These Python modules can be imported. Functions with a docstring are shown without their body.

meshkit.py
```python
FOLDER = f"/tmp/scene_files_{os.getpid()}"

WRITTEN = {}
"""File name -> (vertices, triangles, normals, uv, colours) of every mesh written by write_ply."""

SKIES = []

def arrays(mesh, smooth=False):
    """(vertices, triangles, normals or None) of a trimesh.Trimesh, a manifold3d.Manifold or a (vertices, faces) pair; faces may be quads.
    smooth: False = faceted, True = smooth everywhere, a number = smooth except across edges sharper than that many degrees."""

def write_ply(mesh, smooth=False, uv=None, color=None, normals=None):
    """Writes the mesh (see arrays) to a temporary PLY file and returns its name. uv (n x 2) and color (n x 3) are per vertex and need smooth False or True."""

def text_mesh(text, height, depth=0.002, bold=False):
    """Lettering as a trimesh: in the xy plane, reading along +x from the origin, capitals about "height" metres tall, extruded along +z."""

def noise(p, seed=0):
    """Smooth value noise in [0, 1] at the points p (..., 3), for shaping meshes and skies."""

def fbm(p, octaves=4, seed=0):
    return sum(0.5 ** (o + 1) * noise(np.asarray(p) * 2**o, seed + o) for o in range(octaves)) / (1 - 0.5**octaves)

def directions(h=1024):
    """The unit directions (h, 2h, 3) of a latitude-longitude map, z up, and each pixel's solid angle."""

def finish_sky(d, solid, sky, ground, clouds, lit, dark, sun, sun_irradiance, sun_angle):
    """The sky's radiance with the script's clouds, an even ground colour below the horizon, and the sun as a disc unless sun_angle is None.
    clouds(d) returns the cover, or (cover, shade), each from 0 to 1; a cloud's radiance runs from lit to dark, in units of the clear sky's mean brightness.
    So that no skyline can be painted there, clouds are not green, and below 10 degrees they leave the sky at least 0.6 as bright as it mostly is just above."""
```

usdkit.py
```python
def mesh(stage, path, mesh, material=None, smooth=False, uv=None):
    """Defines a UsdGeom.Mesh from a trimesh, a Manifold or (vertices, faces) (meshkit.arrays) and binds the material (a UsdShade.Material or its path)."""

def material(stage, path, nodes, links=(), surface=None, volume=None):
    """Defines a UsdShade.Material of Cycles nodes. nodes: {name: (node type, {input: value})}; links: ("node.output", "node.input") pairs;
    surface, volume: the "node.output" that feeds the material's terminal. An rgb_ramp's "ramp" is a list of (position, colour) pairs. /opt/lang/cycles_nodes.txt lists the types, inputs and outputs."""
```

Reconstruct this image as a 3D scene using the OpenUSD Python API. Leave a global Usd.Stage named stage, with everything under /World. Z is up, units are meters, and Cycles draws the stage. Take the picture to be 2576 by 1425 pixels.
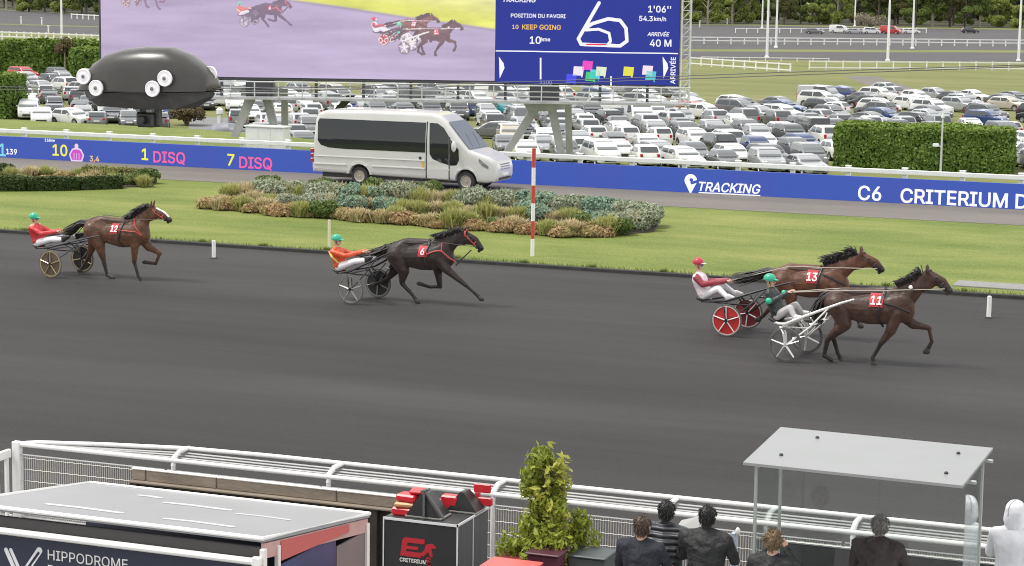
import math, random, numpy as np, trimesh, usdkit, meshkit
import manifold3d as m3
from pxr import Usd, UsdGeom, UsdLux, UsdShade, Gf, Sdf, Vt
from shapely.geometry import Polygon, Point, LineString, MultiPolygon, box as sbox
from shapely.ops import unary_union
from shapely import affinity
from scipy.spatial import cKDTree

stage = Usd.Stage.CreateInMemory()
UsdGeom.SetStageUpAxis(stage, UsdGeom.Tokens.z)
UsdGeom.SetStageMetersPerUnit(stage, 1.0)
UsdGeom.Xform.Define(stage, '/World')
UsdGeom.Scope.Define(stage, '/World/Looks')

# ------------------------------------------------------------------ camera, sky, sun, exposure
EXPOSURE = 1.1
FOC, TH, ROLL, CAMH = 5500.0, math.radians(21), math.radians(0.85), 8.0
PITCH = math.atan(775.5 / FOC)
cF = np.array([-math.sin(TH) * math.cos(PITCH), math.cos(TH) * math.cos(PITCH), -math.sin(PITCH)])
_r = np.array([math.cos(TH), math.sin(TH), 0.0]); _u = np.cross(_r, cF)
cR = _r * math.cos(ROLL) + _u * math.sin(ROLL); cU = -_r * math.sin(ROLL) + _u * math.cos(ROLL)
cC = np.array([0, 0, CAMH])
cam = UsdGeom.Camera.Define(stage, '/World/camera')
cam.CreateHorizontalApertureAttr(36.0); cam.CreateVerticalApertureAttr(36.0 * 566 / 1024)
cam.CreateFocalLengthAttr(36.0 * FOC / 2576); cam.CreateClippingRangeAttr(Gf.Vec2f(0.5, 5000)); cam.CreateExposureAttr(EXPOSURE)
cam.AddTransformOp().Set(Gf.Matrix4d(*cR, 0, *cU, 0, *(-cF), 0, *cC, 1))

SUN_EL, SUN_DIR = math.radians(62), np.array([-0.55, -0.25])       # towards the sun, seen from above
SUN_DIR = SUN_DIR / np.linalg.norm(SUN_DIR)
sun = UsdLux.DistantLight.Define(stage, '/World/sun')
sun.CreateIntensityAttr(0.4); sun.CreateAngleAttr(16.0); sun.CreateColorAttr(Gf.Vec3f(1, 0.97, 0.92)); sun.CreateNormalizeAttr(True)
_d = np.array([*(SUN_DIR * math.cos(SUN_EL)), math.sin(SUN_EL)])
_x = np.cross([0, 0, 1.0], _d); _x /= np.linalg.norm(_x); _y = np.cross(_d, _x)
sun.AddTransformOp().Set(Gf.Matrix4d(*_x, 0, *_y, 0, *_d, 0, 0, 0, 60, 1))
usdkit.material(stage, '/World/Looks/overcast_sky', {
    's': ('sky_texture', {'sky_type': 'single_scattering', 'sun_disc': False, 'sun_elevation': SUN_EL, 'sun_rotation': math.atan2(SUN_DIR[0], SUN_DIR[1])}),
    't': ('texture_coordinate', {}), 'n': ('noise_texture', {'scale': 3.0, 'detail': 5.0}),
    'r': ('rgb_ramp', {'ramp': [(0.3, (6.3, 6.25, 6.1)), (0.7, (8.8, 8.65, 8.4))]}),
    'm': ('mix', {'fac': 0.82}), 'b': ('background_shader', {'strength': 0.092})},
    [('t.generated', 'n.vector'), ('n.fac', 'r.fac'), ('s.color', 'm.color1'), ('r.color', 'm.color2'), ('m.color', 'b.color')], surface='b.background')
dome = UsdLux.DomeLight.Define(stage, '/World/sky')
UsdShade.MaterialBindingAPI.Apply(dome.GetPrim()).Bind(UsdShade.Material.Get(stage, '/World/Looks/overcast_sky'))
EM = 1.0 / 2 ** EXPOSURE

# rays of the calibrated photograph: they turn measured picture points into points of the place
def _ray(x, y): return cF + cR * ((x - 1288) / FOC) - cU * ((y - 712.5) / FOC)
def G(x, y, z=0.0):                      # on the level z
    d = _ray(x, y); return cC + d * ((z - CAMH) / d[2])
def S(x, y, yp):                         # on the upright plane y = yp
    d = _ray(x, y); return cC + d * (yp / d[1])
def P(p):
    v = np.asarray(p, float) - cC; zc = v @ cF
    return 1288 + FOC * (v @ cR) / zc, 712.5 - FOC * (v @ cU) / zc
K = 2576 / 2824

# ------------------------------------------------------------------ materials
_mats = {}
REG, THING, MCOL = {}, {}, {}
def M(name, col, rough=0.6, metal=0.0, var=None, bump=None, emit=None, coat=0.0, spec=0.5, stretch=(1, 1, 1), obj=False, sheen=0.0):
    """principled material; var = (scale, amount) of colour variation, bump = (scale, strength)"""
    if name in _mats: return _mats[name]
    c = np.array(col, float); MCOL[name] = tuple(c)
    n = {'p': ('principled_bsdf', {'base_color': tuple(c), 'roughness': rough, 'metallic': metal, 'coat_weight': coat, 'specular_ior_level': spec, 'sheen_weight': sheen})}
    l = []
    if var or bump:
        if obj: n['g'] = ('texture_coordinate', {}); src = 'g.object'
        else: n['g'] = ('geometry', {}); src = 'g.position'
        n['map'] = ('mapping', {'scale': stretch}); l.append((src, 'map.vector'))
    if var:
        n['n'] = ('noise_texture', {'scale': var[0], 'detail': 6.0, 'roughness': 0.65})
        c2 = np.array(var[2]) if len(var) > 2 else c * (1 + var[1])
        c1 = c * (1 - var[1])
        n['r'] = ('rgb_ramp', {'ramp': [(0.3, tuple(c1)), (0.52, tuple(c)), (0.72, tuple(np.clip(c2, 0, 0.95)))]})
        l += [('map.vector', 'n.vector'), ('n.fac', 'r.fac'), ('r.color', 'p.base_color')]
    if bump:
        n['nb'] = ('noise_texture', {'scale': bump[0], 'detail': 4.0}); n['b'] = ('bump', {'strength': bump[1], 'distance': bump[2] if len(bump) > 2 else 0.02})
        l += [('map.vector', 'nb.vector'), ('nb.fac', 'b.height'), ('b.normal', 'p.normal')]
    if emit is not None:
        n['p'][1].update({'emission_color': tuple(emit), 'emission_strength': EM})
    _mats[name] = usdkit.material(stage, '/World/Looks/' + name, n, l, surface='p.BSDF')
    return _mats[name]

def LEAF(name, cols, trans=0.25, rough=0.55):
    if name in _mats: return _mats[name]
    st = [(i / (len(cols) - 1), c) for i, c in enumerate(cols)]
    n = {'g': ('geometry', {}), 'r': ('rgb_ramp', {'ramp': st}), 'p': ('principled_bsdf', {'roughness': rough, 'specular_ior_level': 0.3}), 't': ('translucent_bsdf', {}), 'm': ('mix_closure', {'fac': trans}),
         'pn': ('noise_texture', {'scale': 0.9, 'detail': 3.0}), 'mx': ('mix_float', {'fac': 0.5})}
    l = [('g.position', 'pn.vector'), ('pn.fac', 'mx.a'), ('g.random_per_island', 'mx.b'), ('mx.result', 'r.fac'), ('r.color', 'p.base_color'), ('r.color', 't.color'), ('p.BSDF', 'm.closure1'), ('t.BSDF', 'm.closure2')]
    _mats[name] = usdkit.material(stage, '/World/Looks/' + name, n, l, surface='m.closure')
    return _mats[name]

def COAT(name, k=1.0):                   # a horse's coat: the hair colour is stored per vertex
    if name in _mats: return _mats[name]
    n = {'a': ('attribute', {'attribute': 'coat'}), 'g': ('texture_coordinate', {}), 'n': ('noise_texture', {'scale': 9.0, 'detail': 5.0}), 'r': ('rgb_ramp', {'ramp': [(0.28, (0.6, 0.6, 0.6)), (0.72, (1.35, 1.3, 1.25))]}),
         'm': ('mix', {'mix_type': 'multiply', 'fac': 1.0}), 'nb': ('noise_texture', {'scale': 6.5, 'detail': 3.0}), 'b': ('bump', {'strength': 0.4, 'distance': 0.04}), 'nr': ('noise_texture', {'scale': 4.0, 'detail': 3.0}), 'mr': ('map_range', {'from_min': 0.3, 'from_max': 0.7, 'to_min': 0.33, 'to_max': 0.62}), 'p': ('principled_bsdf', {'specular_ior_level': 0.35, 'sheen_weight': 0.04})}
    l = [('g.object', 'nb.vector'), ('nb.fac', 'b.height'), ('b.normal', 'p.normal'), ('g.object', 'nr.vector'), ('nr.fac', 'mr.value'), ('mr.result', 'p.roughness'), ('g.object', 'n.vector'), ('n.fac', 'r.fac'), ('a.color', 'm.color1'), ('r.color', 'm.color2'), ('m.color', 'p.base_color')]
    _mats[name] = usdkit.material(stage, '/World/Looks/' + name, n, l, surface='p.BSDF')
    return _mats[name]

def PANE(name, tint=(1, 1, 1), gloss=0.03):        # clear sheet: reflects more the flatter one looks along it, the same from both sides
    if name in _mats: return _mats[name]
    n = {'l': ('layer_weight', {'blend': 0.5}), 'p': ('math', {'math_type': 'power', 'value2': 4.6}), 'k': ('math', {'math_type': 'multiply_add', 'value2': 0.95, 'value3': 0.035}), 't': ('transparent_bsdf', {'color': tint}), 'g': ('glossy_bsdf', {'roughness': gloss, 'color': (0.93, 0.96, 0.95)}), 'm': ('mix_closure', {})}
    _mats[name] = usdkit.material(stage, '/World/Looks/' + name, n, [('l.facing', 'p.value1'), ('p.value', 'k.value1'), ('k.value', 'm.fac'), ('t.BSDF', 'm.closure1'), ('g.BSDF', 'm.closure2')], surface='m.closure')
    return _mats[name]

# ------------------------------------------------------------------ prims
_count = {}
def _path(parent, name):
    k = (parent, name); n = _count.get(k, 0); _count[k] = n + 1
    return f'{parent}/{name}' + (f'_{n:03d}' if n else '')
def _tag(prim, label=None, cat=None, group=None, kind=None):
    for k, v in (('label', label), ('category', cat), ('group', group), ('kind', kind)):
        if v: prim.SetCustomDataByKey(k, v)
def thing(name, label, cat, loc=(0, 0, 0), rz=0.0, group=None, kind=None):
    p = _path('/World', name); x = UsdGeom.Xform.Define(stage, p)
    x.AddTranslateOp().Set(Gf.Vec3d(*map(float, loc))); x.AddRotateZOp().Set(float(rz))
    _tag(x.GetPrim(), label, cat, group, kind)
    THING[p] = (loc, rz)
    return p
def part(parent, name, mesh, mat, smooth=False, label=None, kind=None, color=None):
    p = _path(parent, name); m = usdkit.mesh(stage, p, mesh, mat, smooth)
    if (parent + '//').split('/')[2].startswith(('trotter', 'racing', 'driving', 'person')): REG[p] = (*arr(mesh), mat.GetPath().name, color)
    if color is not None:
        UsdGeom.PrimvarsAPI(m).CreatePrimvar('coat', Sdf.ValueTypeNames.Color3fArray, 'vertex').Set(Vt.Vec3fArray.FromNumpy(np.asarray(color, np.float32)))
    _tag(m.GetPrim(), label, None, None, kind)
    return p
def single(name, mesh, mat, label, cat, group=None, smooth=False, kind=None):
    p = part('/World', name, mesh, mat, smooth); _tag(stage.GetPrimAtPath(p), label, cat, group, kind); return p
def structure(name, mesh, mat, label=None, smooth=False):
    p = part('/World', name, mesh, mat, smooth); _tag(stage.GetPrimAtPath(p), label, None, None, 'structure'); return p
def copy(cls, name, label, cat, loc, rz, group, scale=None):
    p = _path('/World', name); x = UsdGeom.Xform.Define(stage, p)
    x.AddTranslateOp().Set(Gf.Vec3d(*map(float, loc))); x.AddRotateZOp().Set(float(rz))
    if scale is not None: x.AddScaleOp().Set(Gf.Vec3f(*map(float, scale)))
    x.GetPrim().GetReferences().AddInternalReference(cls); x.GetPrim().SetInstanceable(True)
    _tag(x.GetPrim(), label, cat, group); return p
def klass(name):
    p = '/World/Looks/' + name
    stage.CreateClassPrim(p); return p
ORD = 'first second third fourth fifth sixth seventh eighth ninth tenth eleventh twelfth thirteenth fourteenth fifteenth sixteenth seventeenth eighteenth nineteenth twentieth'.split()
ORD += ['twenty-' + w for w in ORD[:9]] + ['thirtieth'] + ['thirty-' + w for w in ORD[:9]] + ['fortieth'] + ['forty-' + w for w in ORD[:9]] + ['fiftieth']

# ------------------------------------------------------------------ shapes: every helper returns (vertices, triangles)
def arr(m):
    if isinstance(m, tuple): return m
    v, f, _ = meshkit.arrays(m); return v, f
def cat(*ms):
    ms = [arr(m) for m in (ms[0] if len(ms) == 1 and isinstance(ms[0], list) else ms)]
    v, f, n = [], [], 0
    for a, b in ms:
        v.append(a); f.append(np.asarray(b) + n); n += len(a)
    return np.vstack(v), np.vstack(f)
def box(x0, x1, y0, y1, z0, z1, b=0.0):
    if b <= 0:
        m = trimesh.creation.box([x1 - x0, y1 - y0, z1 - z0]); v = np.array(m.vertices) + [(x0 + x1) / 2, (y0 + y1) / 2, (z0 + z1) / 2]
        return v, np.array(m.faces)
    pts = [(x, y, z) for k in range(3) for x in (x0, x1) for y in (y0, y1) for z in (z0, z1)]
    pts = np.array(pts, float); c = np.array([(x0 + x1) / 2, (y0 + y1) / 2, (z0 + z1) / 2])
    for k in range(3):
        s = slice(k * 8, k * 8 + 8)
        for j in range(3):
            if j != k: pts[s, j] -= np.sign(pts[s, j] - c[j]) * b
    return arr(m3.Manifold.hull_points(pts))
def tube(pts, r, n=8, caps=True, flat=None):
    pts = np.asarray(pts, float); r = np.broadcast_to(np.asarray(r, float), len(pts))
    t = np.gradient(pts, axis=0); t /= np.linalg.norm(t, axis=1, keepdims=True) + 1e-12
    a = np.array([0, 0, 1.0]) if abs(t[0][2]) < 0.9 else np.array([1.0, 0, 0])
    u = np.cross(t[0], a); u /= np.linalg.norm(u); V = []
    for i in range(len(pts)):
        u = u - t[i] * (u @ t[i]); u /= np.linalg.norm(u); w = np.cross(t[i], u)
        ang = np.arange(n) * 2 * math.pi / n
        V.append(pts[i] + r[i] * (np.outer(np.cos(ang), u) + np.outer(np.sin(ang), w) * (flat or 1.0)))
    V = np.vstack(V); F = []
    for i in range(len(pts) - 1):
        for k in range(n):
            a0, a1 = i * n + k, i * n + (k + 1) % n
            F += [(a0, a1, a1 + n), (a0, a1 + n, a0 + n)]
    if caps:
        F += [(0, k + 1, k) for k in range(1, n - 1)]; o = (len(pts) - 1) * n; F += [(o, o + k, o + k + 1) for k in range(1, n - 1)]
    return V, np.array(F)
def bar(a, b, r, n=6): return tube([a, b], r, n)
def lathe(prof, n=20, axis='z'):
    prof = np.asarray(prof, float); ang = np.arange(n) * 2 * math.pi / n; V, F = [], []
    for r, z in prof: V.append(np.stack([r * np.cos(ang), r * np.sin(ang), np.full(n, z)], 1))
    V = np.vstack(V)
    for i in range(len(prof) - 1):
        for k in range(n):
            a0, a1 = i * n + k, i * n + (k + 1) % n
            F += [(a0, a1, a1 + n), (a0, a1 + n, a0 + n)]
    if np.linalg.norm(prof[0] - prof[-1]) > 1e-6:
        V = np.vstack([V, [0, 0, prof[0][1]], [0, 0, prof[-1][1]]]); c0, c1 = len(V) - 2, len(V) - 1; o = (len(prof) - 1) * n
        F += [(c0, (k + 1) % n, k) for k in range(n)] + [(c1, o + k, o + (k + 1) % n) for k in range(n)]
    if axis == 'y': V = np.stack([V[:, 0], -V[:, 2], V[:, 1]], 1)
    if axis == 'x': V = np.stack([V[:, 2], V[:, 0], V[:, 1]], 1)
    return V, np.array(F)
def polys(g): return [p for p in getattr(g, 'geoms', [g]) if p.geom_type == 'Polygon' and p.area > 1e-9]
def slab(poly, d):                       # polygon in (u, v) -> flat plate that faces -y, front face at y = -d
    ms = [trimesh.creation.extrude_polygon(p, d, engine='earcut') for p in polys(poly)]
    v, f = cat([(np.array(m.vertices), np.array(m.faces)) for m in ms])
    return np.stack([v[:, 0], -v[:, 2], v[:, 1]], 1), f
def plate(poly, z0, z1):                 # polygon in (x, y) extruded upwards
    ms = [trimesh.creation.extrude_polygon(p, z1 - z0, engine='earcut') for p in polys(poly)]
    v, f = cat([(np.array(m.vertices), np.array(m.faces)) for m in ms]); v = v.copy(); v[:, 2] += z0; return v, f
def text(s, h, d=0.004, bold=False, shear=0.0, center=False):   # lettering that stands upright and faces -y
    m = meshkit.text_mesh(s, h, d, bold); v = np.array(m.vertices); v[:, 0] += shear * v[:, 1]
    if center: v[:, 0] -= (v[:, 0].min() + v[:, 0].max()) / 2
    return np.stack([v[:, 0], -v[:, 2], v[:, 1]], 1), np.array(m.faces)
def move(m, d=(0, 0, 0), rz=0.0, s=1.0):
    v, f = arr(m); a = math.radians(rz); c, si = math.cos(a), math.sin(a); v = np.asarray(v) * s
    return np.stack([v[:, 0] * c - v[:, 1] * si, v[:, 0] * si + v[:, 1] * c, v[:, 2]], 1) + np.asarray(d, float), f
def sph(c, r, n=12): return m3.Manifold.sphere(float(r), n).translate([float(q) for q in c])
def ell(c, r, n=16): return m3.Manifold.sphere(1.0, n).scale([float(q) for q in r]).translate([float(q) for q in c])
def bone(a, ra, b, rb, n=12): return m3.Manifold.batch_hull([sph(a, ra, n), sph(b, rb, n)])
def chain(pts, rad, n=12): return [bone(pts[i], rad[i], pts[i + 1], rad[i + 1], n) for i in range(len(pts) - 1)]
def flesh(parts, length=0.03, it=10):    # joins bones into one continuous, smoothed skin
    u = m3.Manifold.batch_boolean(parts, m3.OpType.Add).refine_to_length(length)
    v, f = arr(u); t = trimesh.Trimesh(v, f, process=False); t.merge_vertices()
    trimesh.smoothing.filter_taubin(t, lamb=0.5, nu=0.52, iterations=it)
    return np.array(t.vertices), np.array(t.faces)
def rot2(v, deg): a = math.radians(deg); return np.array([v[0] * math.cos(a) - v[1] * math.sin(a), v[0] * math.sin(a) + v[1] * math.cos(a)])
def leaves(pts, nrm, size, rng, fold=0.35, long=1.6):
    """one folded leaf (two triangles each side) per point, turned about its own normal"""
    n = len(pts); r = rng.normal(size=(n, 3)); nn = nrm + 0.7 * r; nn /= np.linalg.norm(nn, axis=1, keepdims=True)
    a = np.cross(nn, rng.normal(size=(n, 3))); a /= np.linalg.norm(a, axis=1, keepdims=True); b = np.cross(nn, a)
    s = (size * rng.uniform(0.6, 1.35, n))[:, None]
    q = np.stack([pts - a * s * long * 0.5, pts + b * s * 0.45 + nn * s * fold * 0.3, pts + a * s * long * 0.5, pts - b * s * 0.45 + nn * s * fold * 0.3], 1).reshape(-1, 3)
    i = np.arange(n)[:, None] * 4
    return q, np.vstack([i + [0, 1, 2], i + [0, 2, 3]])
def shell_pts(n, c, r, rng, inner=0.55, up=-0.3):
    d = rng.normal(size=(n * 3, 3)); d /= np.linalg.norm(d, axis=1, keepdims=True); d = d[d[:, 2] > up][:n]
    k = rng.uniform(inner, 1.0, len(d))[:, None] ** 0.6
    return np.asarray(c) + d * k * np.asarray(r), d
# ------------------------------------------------------------------ the ground, the track and the far bends
LOT = -5.5
def crest(x): return np.interp(x, [-70, -55, -48, -40, -34, -20, 0], [98, 97.5, 95, 89, 85, 84, 84])
def ground_z(x, y):
    c = crest(x); t = np.clip((y - c) / 44.0, 0, 1); return LOT * np.where(t > 0.85, 0.85 + (t - 0.85) - 0.0 * t, t)
def grid_sheet(xs, ys, zf):
    X, Y = np.meshgrid(xs, ys, indexing='ij'); Z = zf(X, Y); v = np.stack([X, Y, Z], -1).reshape(-1, 3)
    n, m = len(xs), len(ys); i = (np.arange(n - 1)[:, None] * m + np.arange(m - 1)[None]).ravel()
    return v, np.vstack([np.stack([i, i + m, i + m + 1], 1), np.stack([i, i + m + 1, i + 1], 1)])
def grass_mat(name, a, b, c, sc):
    n = {'g': ('geometry', {}), 'mp': ('mapping', {'scale': (0.35, 1.0, 1.0)}), 'n1': ('noise_texture', {'scale': sc, 'detail': 7.0, 'roughness': 0.7}), 'n2': ('noise_texture', {'scale': 14.0, 'detail': 3.0}),
         'ad': ('mix_float', {'fac': 0.4}), 'r': ('rgb_ramp', {'ramp': [(0.37, a), (0.5, b), (0.63, c)]}), 'b': ('bump', {'strength': 0.6, 'distance': 0.06}), 'p': ('principled_bsdf', {'roughness': 0.85, 'specular_ior_level': 0.15})}
    return usdkit.material(stage, '/World/Looks/' + name, n, [('g.position', 'mp.vector'), ('mp.vector', 'n1.vector'), ('g.position', 'n2.vector'), ('n1.fac', 'ad.a'), ('n2.fac', 'ad.b'), ('ad.result', 'r.fac'), ('r.color', 'p.base_color'), ('n2.fac', 'b.height'), ('b.normal', 'p.normal')], surface='p.BSDF')
lawn = grass_mat('lawn', (0.092, 0.130, 0.030), (0.152, 0.186, 0.046), (0.225, 0.232, 0.074), 0.35)
meadow = grass_mat('meadow', (0.118, 0.135, 0.044), (0.160, 0.170, 0.062), (0.215, 0.20, 0.092), 0.12)
xs = np.concatenate([np.linspace(-900, -120, 30), np.linspace(-110, 20, 66), np.linspace(30, 420, 20)])
structure('grass_infield', grid_sheet(xs, np.concatenate([[56.2, 56.6], np.linspace(58, 86, 8), np.linspace(87, 150, 64)]), lambda x, y: ground_z(x, y) + 0.06), lawn, smooth=True)
structure('car_park_ground', grid_sheet(xs, np.concatenate([[150.0], np.linspace(160, 400, 25), np.linspace(450, 1600, 15)]), lambda x, y: np.full_like(x, LOT + 0.06)), meadow, smooth=True)
# the cinder track: fine ash with faint harrow lines along it
n = {'g': ('geometry', {}), 'mp': ('mapping', {'scale': (0.05, 0.45, 1.0)}), 'n1': ('noise_texture', {'scale': 0.55, 'detail': 5.0, 'roughness': 0.55}), 'n2': ('noise_texture', {'scale': 13.0, 'detail': 6.0, 'roughness': 0.7}), 'mp4': ('mapping', {'scale': (0.12, 1.1, 1.0)}), 'n4': ('noise_texture', {'scale': 1.6, 'detail': 4.0}),
     'mp2': ('mapping', {'scale': (0.09, 0.22, 1.0)}), 'n3': ('noise_texture', {'scale': 0.5, 'detail': 4.0}), 'ad': ('mix_float', {'fac': 0.45}), 'ad2': ('mix_float', {'fac': 0.18}), 'ad3': ('mix_float', {'fac': 0.12}),
     'r': ('rgb_ramp', {'ramp': [(0.38, (0.0240, 0.0224, 0.0221)), (0.5, (0.0362, 0.0338, 0.0332)), (0.62, (0.0540, 0.0507, 0.0498))]}), 'hb': ('mix_float', {'fac': 0.5}), 'b': ('bump', {'strength': 0.8, 'distance': 0.05}), 'p': ('principled_bsdf', {'roughness': 0.8, 'specular_ior_level': 0.25})}
cinder = usdkit.material(stage, '/World/Looks/cinder', n, [('g.position', 'mp.vector'), ('mp.vector', 'n1.vector'), ('g.position', 'n2.vector'), ('g.position', 'mp2.vector'), ('mp2.vector', 'n3.vector'), ('g.position', 'mp4.vector'), ('mp4.vector', 'n4.vector'), ('n1.fac', 'ad.a'), ('n3.fac', 'ad.b'), ('ad.result', 'ad2.a'), ('n2.fac', 'ad2.b'),
     ('ad2.result', 'ad3.a'), ('n4.fac', 'ad3.b'), ('ad3.result', 'r.fac'), ('r.color', 'p.base_color'), ('n2.fac', 'hb.a'), ('n4.fac', 'hb.b'), ('hb.result', 'b.height'), ('b.normal', 'p.normal')], surface='p.BSDF')
structure('race_track', grid_sheet(np.linspace(-420, 260, 40), np.linspace(24.0, 56.3, 18), lambda x, y: 0 * x), cinder)
structure('track_kerb', box(-420, 260, 56.08, 56.22, -0.02, 0.10, 0.02), M('kerb_black', (0.03, 0.03, 0.028), 0.8, var=(3, 0.4)))
path_mat = M('path_gravel', (0.135, 0.12, 0.108), 0.85, var=(0.5, 0.18), bump=(25, 0.4), stretch=(0.25, 1, 1))
structure('gravel_path', grid_sheet(np.linspace(-420, 260, 30), np.array([72.9, 74, 75, 76, 77, 78.6]), lambda x, y: 0.068 + 0 * x), path_mat)
apron_mat = M('apron_asphalt', (0.16, 0.155, 0.15), 0.8, var=(0.8, 0.2), bump=(30, 0.4))
structure('spectator_apron', box(-60, 40, -30, 25.45, -0.2, 0.4), apron_mat)
slabm = M('paving_grey', (0.21, 0.205, 0.195), 0.8, var=(4, 0.12))
single('paving_slab', box(-9.6, -7.3, 57.3, 58.3, 0.05, 0.10, 0.01), slabm, 'pale grey paving slab lying in the grass behind the leading horse', 'slab')

def band(name, near, far, mat, lift=0.005, label=None):
    xs_ = [-250, 0, 130, 255, 800, 1300, 1735, 1950, 2200, 2576, 2800]
    a = np.array([G(x, np.interp(x, *zip(*near)), LOT + 0.06 + lift) for x in xs_]); b = np.array([G(x, np.interp(x, *zip(*far)), LOT + 0.06 + lift) for x in xs_])
    v = np.vstack([a, b]); n_ = len(xs_); f = []
    for i in range(n_ - 1): f += [(i, i + 1, n_ + i + 1), (i, n_ + i + 1, n_ + i)]
    structure(name, (v, np.array(f)), mat, label)
far_cinder = M('far_cinder', (0.052, 0.048, 0.049), 0.8, var=(0.05, 0.15))
band('far_track', [(-250, 75), (0, 79), (255, 92), (1735, 150), (2576, 156), (2800, 158)], [(-250, 58), (0, 62), (255, 69), (1735, 130), (2576, 133), (2800, 134)], far_cinder)
band('far_track', [(-250, 56), (0, 60), (255, 67), (1735, 124), (2576, 127), (2800, 128)], [(-250, 20), (0, 25), (255, 40), (1735, 62), (2576, 76), (2800, 80)], far_cinder)
pts = [G(x, y, LOT + 0.065) for x, y in ((2120, 192), (2200, 192), (2340, 236), (2240, 236))]
structure('foot_path', (np.array(pts), np.array([(0, 2, 1), (0, 3, 2)])), path_mat)

# ------------------------------------------------------------------ LED perimeter board with its running text
LED_Y = 78.0
led_blue = M('led_blue', (0.008, 0.01, 0.02), 0.4, emit=(0.046, 0.094, 0.44), spec=0.2)
led_blue2 = M('led_blue_deeper', (0.008, 0.01, 0.02), 0.4, emit=(0.050, 0.090, 0.425), spec=0.2)
led_board = thing('led_board', 'long blue LED perimeter board with race text standing along the gravel path', 'LED board', (-32, LED_Y, 0))
k = 0
for x in np.arange(-62, 0.1, 1.92):
    part(led_board, 'led_panel', box(x + 32, x + 32 + 1.914, 0.0, 0.12, 0.07, 0.97, 0.004), led_blue if k % 3 else led_blue2); k += 1
part(led_board, 'base_rail', box(-30, 34, 0.01, 0.2, 0.0, 0.069), M('dark_metal', (0.03, 0.03, 0.032), 0.5))
part(led_board, 'rear_frame', cat([box(x - 0.03, x + 0.03, 0.125, 0.5, 0.0, 0.9) for x in np.arange(-29.5, 34, 1.92)]), M('dark_metal', (0, 0, 0)))
def led_col(name, e): return M(name, (0.05, 0.05, 0.05), 0.4, emit=e)
L_WHITE, L_YEL, L_PINK, L_CYAN, L_ORANGE, L_MAG = led_col('led_white', (0.95, 0.97, 1.0)), led_col('led_yellow', (0.85, 0.8, 0.04)), led_col('led_pink', (0.85, 0.07, 0.32)), led_col('led_cyan', (0.15, 0.6, 0.75)), led_col('led_orange', (0.9, 0.5, 0.12)), led_col('led_magenta', (0.55, 0.03, 0.5))
def led(px, py, mesh, mat, name='lettering'):   # puts a flat mark's lower left corner at a measured point of the board
    p = S(px, py, LED_Y); part(led_board, name, move(mesh, (p[0] + 32, -0.004, p[2])), mat)
led(14, 388, text('139', 0.22, bold=True), L_WHITE); led(-6, 392, text('1', 0.5, bold=True), L_CYAN)
led(112, 356, text('11ème', 0.11, bold=True), L_WHITE)
led(129, 391, text('10', 0.45, bold=True), L_YEL); led(225, 406, text('3,4', 0.22, bold=True), L_ORANGE)
led(353, 402, text('1', 0.45, bold=True), L_YEL); led(383, 408, text('DISQ', 0.44, bold=True), L_PINK)
led(569, 416, text('7', 0.45, bold=True), L_YEL); led(599, 422, text('DISQ', 0.44, bold=True), L_PINK)
led(1752, 480, text('TRACKING', 0.33, bold=True, shear=0.22), L_WHITE); led(1757, 486, slab(Polygon([(0, 0), (2.35, 0), (2.37, 0.04), (0.02, 0.04)]), 0.004), L_WHITE, 'underline')
led(2155, 502, text('C6', 0.49, bold=True), L_WHITE); led(2262, 509, text('CRITERIUM D', 0.49, bold=True), L_WHITE)
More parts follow.
